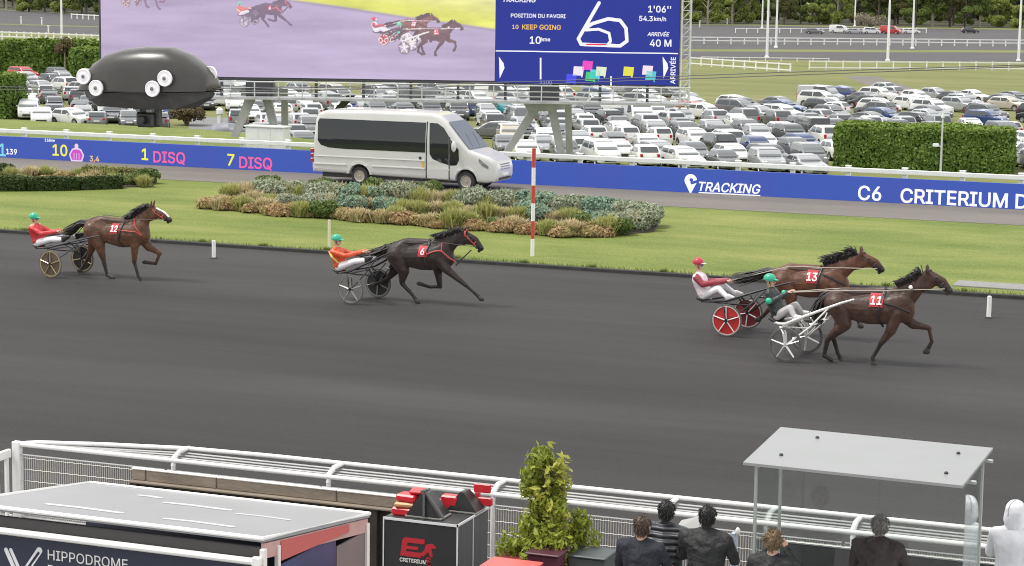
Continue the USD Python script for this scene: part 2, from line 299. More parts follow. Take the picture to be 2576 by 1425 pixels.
# map-pin emblem with a swoosh
pin = unary_union([Point(0, 0.48).buffer(0.24, 24), Polygon([(-0.2, 0.36), (0.2, 0.36), (0.02, 0), (-0.02, 0)])])
pin = pin.difference(Polygon([(-0.02, 0.42), (0.26, 0.52), (0.3, 0.42), (0.02, 0.33)])).difference(Point(0.02, 0.5).buffer(0.07))
led(1737, 487, slab(pin, 0.004), L_WHITE, 'emblem')
silk = unary_union([Polygon([(-0.24, 0.0), (0.24, 0.0), (0.33, 0.24), (0.2, 0.46), (0.06, 0.52), (-0.06, 0.52), (-0.2, 0.46), (-0.33, 0.24)]).buffer(0.03), Point(0, 0.62).buffer(0.09)])
led(193, 405, slab(silk, 0.003), led_col('led_lilac', (0.75, 0.6, 0.85)), 'emblem')
led(193, 405, move(slab(unary_union([affinity.scale(silk, 0.82, 0.78, origin=(0, 0.24)).difference(sbox(-0.5, 0.47, 0.5, 1))]).difference(unary_union([sbox(x - 0.012, 0.05, x + 0.012, 0.32) for x in (-0.12, 0.0, 0.12)])), 0.003), (0, -0.004, 0)), L_MAG, 'emblem')

# ------------------------------------------------------------------ white running rail behind the board
white_paint = M('white_paint', (0.68, 0.68, 0.65), 0.45, var=(3, 0.06))
def rail_fence(name, label, x0, x1, y, zp, zr, step, rw=0.09, group=None):
    t = thing(name, label, 'fence', (x0, y, 0), 0)
    for x in np.arange(0, x1 - x0 + 0.01, step):
        part(t, 'post', cat(box(x - 0.09, x + 0.09, -0.07, 0.07, 0.0, zp, 0.015), box(x - 0.115, x + 0.115, -0.09, 0.09, zp, zp + 0.05, 0.012)), white_paint)
    part(t, 'rail', box(-0.2, x1 - x0 + 0.2, -0.15, -0.075, zr - rw, zr + rw, 0.02), white_paint)
    return t
rail_fence('running_rail', 'white post and rail fence running behind the blue LED board', -62.04, -4.9, 80.5, 1.10, 0.985, 2.12)
# ------------------------------------------------------------------ giant screen on its gantry
SC0 = np.array([-50.93, 82.53, 0.0]); SDX = np.array([-27.54, 91.48, 0.0]) - SC0
SLEN = np.linalg.norm(SDX); SROT = math.degrees(math.atan2(SDX[1], SDX[0]))
steel = M('gantry_steel', (0.40, 0.40, 0.405), 0.5, 0.3, var=(2, 0.2)); pale_steel = M('pale_steel', (0.52, 0.53, 0.52), 0.45, 0.2, var=(2, 0.12)); dark_steel = M('dark_steel', (0.06, 0.06, 0.065), 0.5, 0.3)
SZ = 3.42
def sp(px, py):                           # local (u, z) of a measured point of the screen
    d = _ray(px, py); nrm = np.array([SDX[1], -SDX[0], 0]); nrm /= np.linalg.norm(nrm)
    p = cC + d * (((SC0 - cC) @ nrm) / (d @ nrm)); return np.array([(p - SC0) @ SDX / SLEN, p[2]])
scr = thing('giant_screen', 'giant video screen showing the race in lilac beside a blue data panel', 'video screen', SC0, SROT)
UV = sp(1245, 150)[0]; TOPZ = SZ + 9.6
v0 = sp(255, 188)[1]; SZL = 3.44
part(scr, 'cabinet', box(-0.1, SLEN + 0.05, 0.06, 0.7, SZ - 0.12, TOPZ + 0.1, 0.02), dark_steel)
lil = {}
n = {'t': ('texture_coordinate', {}), 'mp': ('mapping', {'scale': (0.12, 1, 1.6)}), 'n': ('noise_texture', {'scale': 1.1, 'detail': 8.0, 'roughness': 0.65}), 'r': ('rgb_ramp', {'ramp': [(0.3, (0.38, 0.31, 0.50)), (0.5, (0.49, 0.40, 0.61)), (0.7, (0.62, 0.53, 0.74))]}), 'p': ('principled_bsdf', {'base_color': (0.03, 0.03, 0.03), 'roughness': 0.4, 'emission_strength': EM})}
lilac = usdkit.material(stage, '/World/Looks/screen_lilac', n, [('t.object', 'mp.vector'), ('mp.vector', 'n.vector'), ('n.fac', 'r.fac'), ('r.color', 'p.emission_color')], surface='p.BSDF')
def scol(name, e): return M('screen_' + name, (0.01, 0.01, 0.01), 0.5, emit=e, spec=0.2)
part(scr, 'video_panel', box(0, UV, 0.0, 0.055, SZ, TOPZ, 0.004), lilac)
part(scr, 'data_panel', box(UV + 0.02, SLEN, 0.0, 0.055, SZ - 0.08, TOPZ, 0.004), scol('royal_blue', (0.016, 0.030, 0.30)))
def spoly(pts, d, mat, name='picture'): part(scr, name, slab(Polygon([sp(*p) for p in pts]) if not hasattr(pts, 'area') else pts, d), mat)
n = {'t': ('texture_coordinate', {}), 'mp': ('mapping', {'scale': (0.5, 1, 2.2)}), 'n': ('noise_texture', {'scale': 1.6, 'detail': 6.0}), 'r': ('rgb_ramp', {'ramp': [(0.3, (0.66, 0.70, 0.14)), (0.5, (0.84, 0.84, 0.26)), (0.7, (0.95, 0.93, 0.48))]}), 'p': ('principled_bsdf', {'base_color': (0.01, 0.01, 0.01), 'roughness': 0.5, 'emission_strength': EM})}
scr_grass = usdkit.material(stage, '/World/Looks/screen_grass', n, [('t.object', 'mp.vector'), ('mp.vector', 'n.vector'), ('n.fac', 'r.fac'), ('r.color', 'p.emission_color')], surface='p.BSDF')
def hs(pts, w): return LineString([sp(*p) for p in pts]).buffer(w, 4)
s_white = scol('white', (0.95, 0.95, 1.0))
# data panel
def stext(px, py, s, h, mat, bold=True, shear=0):
    u, z = sp(px, py); part(scr, 'lettering', move(text(s, h, 0.003, bold, shear), (u, -0.001, z)), mat)
stext(1284, 44, 'POSITION DU FAVORI', 0.16, s_white); stext(1287, 73, '10', 0.17, scol('orange', (0.95, 0.55, 0.2))); stext(1312, 74, 'KEEP GOING', 0.20, scol('amber', (0.95, 0.55, 0.06)))
stext(1330, 110, '10', 0.30, s_white); stext(1358, 104, 'ème', 0.16, s_white)
stext(1628, 31, "1'06''", 0.27, s_white); stext(1606, 53, '54.3', 0.21, s_white); stext(1644, 53, 'km/h', 0.17, s_white); stext(1628, 91, 'ARRIVÉE', 0.16, s_white, shear=0.2); stext(1633, 117, '40 M', 0.29, s_white)
stext(1262, 5, 'TRACKING', 0.2, s_white, shear=0.22)
spoly(unary_union([sbox(UV + 0.03, sp(1250, 130)[1], SLEN - 0.02, sp(1250, 130)[1] + 0.05)]), 0.004, s_white)
course = unary_union([hs([(1507, 8), (1455, 98), (1462, 112), (1560, 116), (1577, 104), (1575, 72), (1560, 52), (1530, 48), (1490, 60), (1472, 72)], 0.075), hs([(1474, 76), (1506, 74), (1532, 84), (1536, 104), (1528, 114)], 0.06)])
spoly(course, 0.004, s_white); part(scr, 'picture', slab(hs([(1476, 112), (1524, 113)], 0.03), 0.006), scol('red', (0.9, 0.05, 0.1)))
for (px, py, c) in ((1478, 166, (0.8, 0.03, 0.5)), (1455, 180, (0.85, 0.75, 0.85)), (1512, 181, (0.75, 0.8, 0.55)), (1497, 188, (0.05, 0.6, 0.7)), (1486, 194, (0.03, 0.55, 0.1)), (1437, 199, (0.02, 0.03, 0.8)), (1581, 181, (0.75, 0.72, 0.03)), (1629, 178, (0.9, 0.72, 0.8)), (1637, 192, (0.05, 0.55, 0.6))):
    u, z = sp(px, py); part(scr, 'marker', slab(Polygon([(u - 0.24, z - 0.18), (u + 0.1, z - 0.18), (u + 0.16, z - 0.28), (u + 0.2, z - 0.16), (u + 0.24, z + 0.2), (u - 0.2, z + 0.22)]), 0.006), M(f'marker_{px}', (0.03, 0.03, 0.03), 0.4, emit=c))
for px in (1255, 1667): spoly([(px, 143), (px + 12, 160), (px + 14, 172), (px + 2, 198)], 0.004, s_white)
u, z = sp(1698, 212); b = text('ARRIVÉE', 0.2, 0.003, True); part(scr, 'lettering', move((np.stack([-b[0][:, 2], b[0][:, 1], b[0][:, 0]], 1), b[1]), (u, -0.001, z)), s_white)
for px, y0, y1 in ((1360, 146, 200), (1537, 192, 216)): spoly([(px - 2, y0), (px + 2, y0), (px + 2, y1), (px - 2, y1)], 0.004, s_white)
stext(1356, 213, '2100', 0.16, scol('dim', (0.35, 0.35, 0.7)))
# catwalk below the screen, with railings
u0, u1 = 4.6, SLEN + 0.5
part(scr, 'catwalk_deck', box(u0, u1, -0.9, 0.5, 2.50, 2.60, 0.01), steel)
for z, r in ((3.28, 0.03), (3.02, 0.02), (2.80, 0.02)): part(scr, 'hand_rail', bar((u0, -0.9, z), (u1, -0.9, z), r), pale_steel)
for z in (3.28, 3.0): part(scr, 'hand_rail', bar((u0, 0.48, z), (u1, 0.48, z), 0.025), steel)
for u in np.arange(u0 + 0.1, u1, 1.03): part(scr, 'railing_post', box(u - 0.025, u + 0.025, -0.93, -0.88, 2.6, 3.3), pale_steel)
for u in np.arange(u0 + 0.6, u1, 2.06): part(scr, 'hanger', box(u - 0.06, u + 0.06, 0.12, 0.3, 2.6, SZ - 0.1), dark_steel)
# lattice tower at the right end
tw = []
for a in (0.12, 0.5):
    for b in (0.0, 0.42): tw.append(box(SLEN + a - 0.035, SLEN + a + 0.035, b - 0.035, b + 0.035, 2.3, TOPZ + 0.2))
for i, z in enumerate(np.arange(2.4, TOPZ, 0.38)):
    tw += [bar((SLEN + 0.12, 0, z), (SLEN + 0.5, 0, z + 0.38), 0.018, 4), bar((SLEN + 0.5, 0, z), (SLEN + 0.12, 0, z), 0.018, 4), bar((SLEN + 0.5, 0, z), (SLEN + 0.5, 0.42, z + 0.38), 0.018, 4)]
part(scr, 'lattice_tower', cat(tw), pale_steel)
# pylons: a flared head on three raking legs each
def leg(a, b, wa, wb):
    a, b = np.array(a, float), np.array(b, float)
    return arr(m3.Manifold.hull_points(np.array([(a[0] + i * wa, a[1] + j * wa * 0.8, a[2]) for i in (-1, 1) for j in (-1, 1)] + [(b[0] + i * wb, b[1] + j * wb * 0.8, b[2]) for i in (-1, 1) for j in (-1, 1)])))
concrete_pale = M('pylon_grey', (0.46, 0.46, 0.465), 0.65, var=(1.5, 0.15))
def spb(px, py, b):                        # the same on a plane b metres behind the screen
    d = _ray(px, py); nrm_ = np.array([SDX[1], -SDX[0], 0]) / SLEN
    p = cC + d * (((SC0 - nrm_ * b - cC) @ nrm_) / (d @ nrm_)); return np.array([(p - SC0) @ SDX / SLEN, b, p[2]])
for head, lL, lR, lB, brace in ((((606, 222), (709, 222), (709, 240), (676, 253), (606, 241)), ((630, 249), (590, 345)), ((672, 250), (697, 345)), ((716, 224), (717, 345)), ((884, 240), (846, 282))),
                         (((1312, 256), (1420, 254), (1420, 268), (1394, 281), (1330, 281)), ((1345, 276), (1262, 404)), ((1389, 278), (1416, 404)), ((1429, 258), (1433, 404)), ((1540, 262), (1500, 330)))):
    hp_ = [spb(x, y, b) for x, y in head for b in (1.3, 2.9)]
    part(scr, 'pylon_head', arr(m3.Manifold.hull_points(np.array(hp_))), concrete_pale)
    for (p0, p1), wa, wb, b0, b1, mt in ((lL, 0.23, 0.17, 1.6, 1.2, concrete_pale), (lR, 0.20, 0.17, 1.5, 1.3, steel), (lB, 0.15, 0.15, 2.6, 3.0, concrete_pale)):
        part(scr, 'pylon_leg', leg(spb(*p0, b0), spb(*p1, b1), wa, wb), mt)
    if brace[0][0] < 1000: part(scr, 'rear_brace', leg(spb(*brace[0], 3.0), spb(*brace[1], 3.6), 0.2, 0.2), dark_steel)
    part(scr, 'control_box', box(hp_[0][0] + 0.35, hp_[2][0] - 0.25, 0.15, 1.0, 2.61, 3.25, 0.02), dark_steel)

# white cabinet behind the board
cab = thing('switch_cabinet', 'white metal cabinet with double doors standing behind the board beneath the screen', 'cabinet', (-42.3, 81.2, 0))
cabm = M('cabinet_white', (0.62, 0.63, 0.60), 0.5, var=(2, 0.07))
part(cab, 'body', box(-0.9, 0.9, 0, 0.6, 0.0, 1.55, 0.02), cabm); part(cab, 'roof', box(-0.95, 0.95, -0.05, 0.65, 1.552, 1.62, 0.015), cabm)
for a in (-0.88, -0.29, 0.30): part(cab, 'door', box(a, a + 0.58, -0.02, -0.002, 0.05, 1.5, 0.005), cabm)

# ------------------------------------------------------------------ cable camera hanging over the track
CY = 28.0
def cp(px, py): return S(px, py, CY)
c0 = cp(380, 205)
camr = thing('cable_camera', 'black domed camera carriage with white pulley discs hanging on cables over the track', 'cable camera', c0)
blk = M('carriage_black', (0.035, 0.034, 0.033), 0.38, var=(6, 0.3)); blk2 = M('carriage_shell', (0.034, 0.031, 0.027), 0.3, var=(2.5, 0.2))
ppm = np.linalg.norm(cp(480, 205) - c0) / 100.0
L = lambda px, py, dy=0.0: (cp(px, py) - c0) + np.array([0, dy, 0])
hw = 155 * ppm
A = lambda a, b, c: np.array(a, float) * hw + np.array([0, b, c]) * 0
upper, lower = [], []
# upper shell: domed loft
def ringpts(u, w, z): return [(u, -w, z), (u, w, z)]
def lp(px, py): q = L(px, py); return q[0], q[2]
prof_top = [(216, 227), (219, 206), (230, 183), (252, 155), (285, 133), (328, 122), (382, 117), (438, 120), (478, 139), (514, 168), (532, 190), (537, 212), (534, 228)]
v, f, nn = [], [], 13
for (px, py) in prof_top:
    x, zt = lp(px, py); zb = lp(px, 229)[1]
    w = 0.42 * math.sqrt(max(0.05, 1 - ((px - 378) / 175) ** 2)) + 0.05
    for j in range(nn):
        t = math.pi * j / (nn - 1); v.append((x, -w * math.copysign(abs(math.cos(t)) ** 0.75, math.cos(t)), zb + (zt - zb) * math.sin(t) ** 0.6))
for i in range(len(prof_top) - 1):
    for j in range(nn - 1): a = i * nn + j; f += [(a, a + nn, a + nn + 1), (a, a + nn + 1, a + 1)]
part(camr, 'upper_shell', (np.array(v), np.array(f)), blk2, smooth=50)
part(camr, 'lower_shell', arr(m3.Manifold.hull_points(np.array([(*[lp(px, py)[0]], w, lp(px, py)[1]) for px, py, w_ in ((220, 231, 0.08), (533, 231, 0.08), (300, 231, 0.42), (455, 231, 0.42), (226, 243, 0.10), (529, 245, 0.10), (272, 265, 0.28), (466, 273, 0.34), (395, 274, 0.3), (246, 250, 0.2), (508, 256, 0.2)) for w in (-w_, w_)]))), blk)
part(camr, 'seam', cat(*[box(lp(236, 230)[0], lp(520, 230)[0], y - 0.012, y + 0.012, lp(380, 231)[1], lp(380, 228)[1]) for y in (-0.452, 0.452)]), M('rubber', (0.015, 0.015, 0.015), 0.7))
disc_w = M('pulley_white', (0.80, 0.78, 0.80), 0.4, var=(8, 0.05)); hubm = M('pulley_hub', (0.18, 0.18, 0.18), 0.4, 0.6)
for px, py, dy in ((210, 193, -0.36), (241, 222, -0.47), (383, 224, -0.52), (414, 198, -0.5), (527, 187, 0.1)):
    q = S(px, py, CY + dy) - c0; r = 17.5 * ppm
    w = part(camr, 'pulley', move(lathe([(r, -0.02), (r, 0.008), (r * 0.93, 0.016), (r * 0.86, 0.010), (r * 0.5, 0.010), (r * 0.46, 0.014), (r * 0.16, 0.014)], 28, 'y'), q), disc_w, smooth=40)
    part(w, 'hub', move(lathe([(r * 0.24, 0.012), (r * 0.24, 0.02), (r * 0.05, 0.024)], 12, 'y'), q), hubm)
for px, w, y1 in ((360, 0.05, 318), (398, 0.075, 316)):
    x, z1 = lp(px, y1); part(camr, 'camera_arm', box(x - w * 0.5, x + w * 0.5, -0.06, 0.06, z1, lp(px, 262)[1], 0.008), blk)
x, z1 = lp(376, 320); part(camr, 'camera_head', box(x - 0.16, x + 0.13, -0.13, 0.13, z1, z1 + 0.22, 0.03), blk)
part(camr, 'camera_lens', move(lathe([(0.065, 0.0), (0.065, 0.1), (0.05, 0.11)], 16, 'y'), (x - 0.02, -0.12, z1 + 0.11)), M('lens_dark', (0.01, 0.01, 0.012), 0.1))
def cable(pts, dz):
    q = [cp(*p) + np.array([0, 0.0, dz]) for p in pts]; return tube(q, 0.006, 5)
wire = M('cable_dark', (0.03, 0.03, 0.03), 0.5)
single('overhead_cable', cable([(-900, 196), (-300, 212), (0, 219), (240, 223), (500, 224), (800, 219), (1366, 205), (1921, 184), (2576, 164), (3200, 146)], 0.0), wire, 'thin dark upper cable strung above the track in front of the screen', 'cable')
single('overhead_cable', cable([(-900, 204), (-300, 220), (0, 226), (240, 230), (500, 231), (800, 227), (1366, 212), (1921, 192), (2576, 168), (3200, 149)], 0.0), wire, 'thin dark lower cable strung just beneath the other above the track', 'cable')

# ------------------------------------------------------------------ hedges
hedge_leaf = LEAF('hedge_leaf', [(0.085, 0.150, 0.028), (0.155, 0.24, 0.046), (0.23, 0.315, 0.062), (0.31, 0.39, 0.09)], 0.2)
hedge_top = LEAF('hedge_young_leaf', [(0.12, 0.18, 0.028), (0.19, 0.27, 0.042), (0.27, 0.35, 0.065)], 0.25)  # separate leaf tone that puts skylight into the colour of the hedge top
hedge_core = M('hedge_core', (0.018, 0.032, 0.010), 0.9)
def hedge(label, c, rz, L_, W_, H_, size, n, seed, leafm=None, name='clipped_hedge'):
    rng = np.random.default_rng(seed); t = thing(name, label, 'hedge', c, rz)
    part(t, 'twig_core', box(-L_ / 2 + size, L_ / 2 - size, -W_ / 2 + size, W_ / 2 - size, 0.0, H_ - size), hedge_core)
    faces = [('z', L_ * W_), ('y', L_ * H_), ('y', L_ * H_), ('x', W_ * H_), ('x', W_ * H_)]; tot = sum(a for _, a in faces); P_, N_ = [], []
    for k, (ax, a) in enumerate(faces):
        m = int(n * a / tot); u, w = rng.uniform(-0.5, 0.5, m), rng.uniform(-0.5, 0.5, m); e = rng.normal(0, size * 0.35, m)
        if ax == 'z': p = np.stack([u * L_, w * W_, H_ + e], 1); nm = [0, 0, 1]
        elif ax == 'y': s = -1 if k == 1 else 1; p = np.stack([u * L_, s * (W_ / 2) + e, (w + 0.5) * H_], 1); nm = [0, s, 0.2]
        else: s = -1 if k == 3 else 1; p = np.stack([s * (L_ / 2) + e, u * W_, (w + 0.5) * H_], 1); nm = [s, 0, 0.2]
        lump = (meshkit.noise(p * 0.9, seed) - 0.5) * size * 2.2
        p = p + np.array(nm) * lump[:, None]; P_.append(p); N_.append(np.tile(np.array(nm, float), (m, 1)))
    part(t, 'foliage', leaves(np.vstack(P_[1:]), np.vstack(N_[1:]), size, rng), leafm or hedge_leaf)
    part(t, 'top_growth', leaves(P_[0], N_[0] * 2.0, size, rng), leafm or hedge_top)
    return t
a, b = G(2087, 425, LOT), G(2535, 439, LOT); c = (a + b) / 2; c[2] = LOT
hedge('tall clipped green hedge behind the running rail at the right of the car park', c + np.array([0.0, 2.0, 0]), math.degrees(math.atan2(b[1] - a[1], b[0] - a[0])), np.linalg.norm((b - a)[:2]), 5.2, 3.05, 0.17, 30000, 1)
a, b = G(-150, 290, LOT), G(40, 300, LOT); c = (a + b) / 2; c[2] = LOT
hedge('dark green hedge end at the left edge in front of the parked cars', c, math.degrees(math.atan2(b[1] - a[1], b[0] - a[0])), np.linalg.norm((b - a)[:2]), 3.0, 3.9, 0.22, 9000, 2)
a, b = G(-200, 186, LOT), G(262, 192, LOT); c = (a + b) / 2; c[2] = LOT
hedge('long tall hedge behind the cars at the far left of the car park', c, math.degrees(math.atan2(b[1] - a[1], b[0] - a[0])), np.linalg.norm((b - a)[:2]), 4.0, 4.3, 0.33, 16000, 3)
a, b = G(190, 196, LOT), G(420, 200, LOT); c = (a + b) / 2; c[2] = LOT
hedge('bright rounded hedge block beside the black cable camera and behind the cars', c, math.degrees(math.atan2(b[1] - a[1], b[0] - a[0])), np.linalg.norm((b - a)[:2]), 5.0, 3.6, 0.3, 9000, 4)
# lamp in front of the right hedge
p = G(2415, 432, LOT); lamp = thing('path_lamp', 'slim grey lamp post with a small side lamp in front of the right hedge', 'lamp post', (p[0] - 1.0, p[1] - 2.2, LOT))
part(lamp, 'pole', tube([(0, 0, 0), (0, 0, 3.9)], [0.09, 0.06]), pale_steel); part(lamp, 'side_lamp', cat(bar((0, 0, 1.9), (-0.35, 0, 1.95), 0.04), box(-0.62, -0.2, -0.14, 0.14, 1.86, 2.1, 0.04)), M('lamp_white', (0.7, 0.72, 0.74), 0.3)); part(lamp, 'cap', lathe([(0.1, 3.9), (0.14, 3.95), (0.05, 4.2)], 10), pale_steel)
# ------------------------------------------------------------------ vehicles: a shell made from the side profile, then glass, wheels and lamps laid on it
tyre_m = M('tyre_rubber', (0.025, 0.025, 0.026), 0.8); rim_m = M('alloy_rim', (0.42, 0.43, 0.44), 0.35, 0.7); glass_m = M('dark_glass', (0.035, 0.042, 0.045), 0.06, spec=0.8)
glass_c = M('windscreen_glass', (0.13, 0.145, 0.15), 0.05, spec=0.9); trim_m = M('black_trim', (0.03, 0.03, 0.03), 0.6); lamp_m = M('head_lamp', (0.65, 0.68, 0.7), 0.1, spec=0.9); tail_m = M('tail_lamp', (0.35, 0.015, 0.015), 0.2)
plate_m = M('number_plate', (0.72, 0.72, 0.68), 0.4); plate_y = M('number_plate_text', (0.05, 0.05, 0.06), 0.5)
def resample(p, step):
    p = np.asarray(p, float); q = np.vstack([p, p[:1]]); out = []
    for a, b in zip(q[:-1], q[1:]):
        m = max(1, int(np.linalg.norm(b - a) / step)); out += [a + (b - a) * i / m for i in range(m)]
    return np.array(out)
def shell(prof, hw, R=0.1, step=0.2, rows=(-1, -0.985, -0.94, -0.85, -0.5, 0, 0.5, 0.85, 0.94, 0.985, 1)):
    """closed body: the profile (x, z), anticlockwise seen from -y, swept across the width, its edges rounded by R"""
    p = resample(prof, step); n = len(p); t = np.roll(p, -1, 0) - np.roll(p, 1, 0); t /= np.linalg.norm(t, axis=1, keepdims=True); nin = np.stack([-t[:, 1], t[:, 0]], 1)
    V = []
    for s in rows:
        a = max(0.0, (abs(s) - 0.85) / 0.15); d = R * (1 - math.sqrt(max(0.0, 1 - a * a))); q = p + nin * d
        V.append(np.stack([q[:, 0], np.full(n, s), q[:, 1]], 1))
    V = np.vstack(V); F = []
    for i in range(len(rows) - 1):
        for k in range(n):
            a0, a1 = i * n + k, i * n + (k + 1) % n; F += [(a0, a1 + n, a1), (a0, a0 + n, a1 + n)]
    cap = trimesh.creation.triangulate_polygon(Polygon(V[:n, [0, 2]]), engine='earcut')
    tri = np.array(cap[1]); base = np.array(cap[0]); tree = cKDTree(V[:n, [0, 2]]); idx = tree.query(base)[1]; tri = idx[tri]
    F = np.vstack([np.array(F), tri, tri[:, ::-1] + (len(rows) - 1) * n])
    tm = trimesh.Trimesh(V, F, process=False); tm.fix_normals()
    M_ = m3.Manifold(m3.Mesh(np.asarray(tm.vertices, np.float32), np.asarray(tm.faces, np.uint32)))
    M_ = M_.refine_to_length(max(step, 0.22)) if not M_.is_empty() else M_
    v, f = arr(M_); v = v.copy(); v[:, 1] *= hw(v[:, 0], v[:, 2]); return v, f
def side_skin(poly, hw, side, eps=0.004, maxlen=0.25):
    """a thin panel lying on the flank over a polygon in (x, z)"""
    ms = []
    for g in polys(poly):
        vv, ff = trimesh.creation.triangulate_polygon(g, engine='earcut'); vv, ff = np.array(vv), np.array(ff)
        v3, ff = trimesh.remesh.subdivide_to_size(np.column_stack([vv, 0 * vv[:, 0]]), ff, maxlen, max_iter=8); tm = trimesh.Trimesh(v3, ff, process=False); tm.merge_vertices(); vv, ff = np.array(tm.vertices)[:, :2], np.array(tm.faces)
        ar = np.cross(np.column_stack([vv[ff[:, 1]] - vv[ff[:, 0]], 0 * ff[:, 0]]), np.column_stack([vv[ff[:, 2]] - vv[ff[:, 0]], 0 * ff[:, 0]]))[:, 2]; ff[ar < 0] = ff[ar < 0][:, ::-1]
        h = hw(vv[:, 0], vv[:, 1]); n = len(vv)
        o = np.stack([vv[:, 0], side * (h + eps), vv[:, 1]], 1); i = np.stack([vv[:, 0], side * (h - 0.03), vv[:, 1]], 1)
        e = np.vstack([ff[:, [0, 1]], ff[:, [1, 2]], ff[:, [2, 0]]]); key = {tuple(x) for x in e.tolist()}; be = np.array([x for x in e.tolist() if (x[1], x[0]) not in key])
        F = np.vstack([ff, ff[:, ::-1] + n, np.stack([be[:, 0], be[:, 0] + n, be[:, 1]], 1), np.stack([be[:, 1], be[:, 0] + n, be[:, 1] + n], 1)])
        ms.append((np.vstack([o, i]), F if side < 0 else F[:, ::-1]))
    return cat(ms)
def end_skin(a, b, hw, frac=0.86, eps=0.006, rows=5, cols=7, frac2=None):
    """a pane on the front or rear slope from profile point a (low) to b (high)"""
    a, b = np.array(a, float), np.array(b, float); d = b - a; nrm = np.array([d[1], -d[0]]) / np.linalg.norm(d)
    if nrm[0] * (1 if a[0] > b[0] else -1) < 0: nrm = -nrm
    V = []
    for i in range(rows):
        q = a + d * i / (rows - 1) + nrm * eps; fr = frac + ((frac2 or frac) - frac) * i / (rows - 1); h = float(hw(np.array([q[0]]), np.array([q[1]]))[0]) * fr
        for j in range(cols): V.append((q[0], -h + 2 * h * j / (cols - 1), q[1]))
    F = []
    for i in range(rows - 1):
        for j in range(cols - 1): k = i * cols + j; F += [(k, k + 1, k + cols + 1), (k, k + cols + 1, k + cols)]
    return np.array(V), np.array(F)
def wheel_parts(t, x, y, r, w, rim=rim_m, spokes=5):
    s = -1 if y < 0 else 1
    ty = lathe([(r * 0.62, -w / 2), (r * 0.93, -w / 2), (r, -w * 0.3), (r, w * 0.3), (r * 0.93, w / 2), (r * 0.62, w / 2), (r * 0.62, -w / 2)], 20, 'y')
    p = part(t, 'wheel', move(ty, (x, y, r)), tyre_m, smooth=40)
    d = [lathe([(r * 0.63, w * 0.28), (r * 0.64, w * 0.5), (r * 0.56, w * 0.44), (r * 0.5, w * 0.2), (r * 0.12, w * 0.25), (r * 0.1, w * 0.4), (0.01, w * 0.42)], 20, 'y')]
    v, f = cat(d); v = v.copy()
    if s > 0: v[:, 1] *= -1; f = f[:, ::-1]
    part(p, 'rim', move((v, f), (x, y, r)), rim, smooth=30)

CAR_TYPES = {   # length, width, height, belt, [windscreen base x, roof front x, roof rear x, rear glass base x] from the nose back, hood z, tail x
    'hatchback': dict(L=4.05, W=1.74, H=1.47, belt=0.93, c=(1.02, 1.78, 3.35, 3.88), hood=0.84, tail=0.95, wb=(0.78, 3.32)),
    'estate car': dict(L=4.6, W=1.80, H=1.48, belt=0.95, c=(1.25, 2.05, 4.1, 4.48), hood=0.86, tail=0.98, wb=(0.88, 3.66)),
    'saloon car': dict(L=4.65, W=1.80, H=1.44, belt=0.94, c=(1.32, 2.1, 3.2, 3.95), hood=0.86, tail=1.0, wb=(0.88, 3.66)),
    'tall crossover': dict(L=4.4, W=1.84, H=1.65, belt=1.06, c=(1.15, 1.85, 3.75, 4.22), hood=1.0, tail=1.08, wb=(0.86, 3.52)),
    'people carrier': dict(L=4.5, W=1.84, H=1.72, belt=1.05, c=(0.72, 1.75, 3.95, 4.38), hood=0.98, tail=1.08, wb=(0.88, 3.6)),
    'city car': dict(L=3.5, W=1.62, H=1.49, belt=0.94, c=(0.82, 1.5, 2.95, 3.38), hood=0.88, tail=0.98, wb=(0.62, 2.95)),
    'fastback car': dict(L=4.35, W=1.78, H=1.38, belt=0.90, c=(1.3, 2.1, 2.9, 4.1), hood=0.82, tail=0.97, wb=(0.86, 3.46)),
    'panel van': dict(L=5.3, W=1.95, H=2.1, belt=1.2, c=(0.85, 1.65, 5.12, 5.24), hood=1.1, tail=1.25, wb=(0.98, 4.1)),
}
PAINT = {'white': ((0.62, 0.62, 0.61), 0.3, 0), 'silver': ((0.36, 0.37, 0.38), 0.3, 0.4), 'grey': ((0.15, 0.155, 0.16), 0.32, 0.4), 'dark grey': ((0.075, 0.078, 0.085), 0.3, 0.3), 'black': ((0.02, 0.02, 0.022), 0.22, 0),
         'blue': ((0.03, 0.055, 0.15), 0.28, 0.2), 'red': ((0.42, 0.03, 0.03), 0.28, 0), 'teal': ((0.02, 0.22, 0.25), 0.3, 0.1), 'beige': ((0.48, 0.44, 0.36), 0.32, 0.3)}
_classes = {}
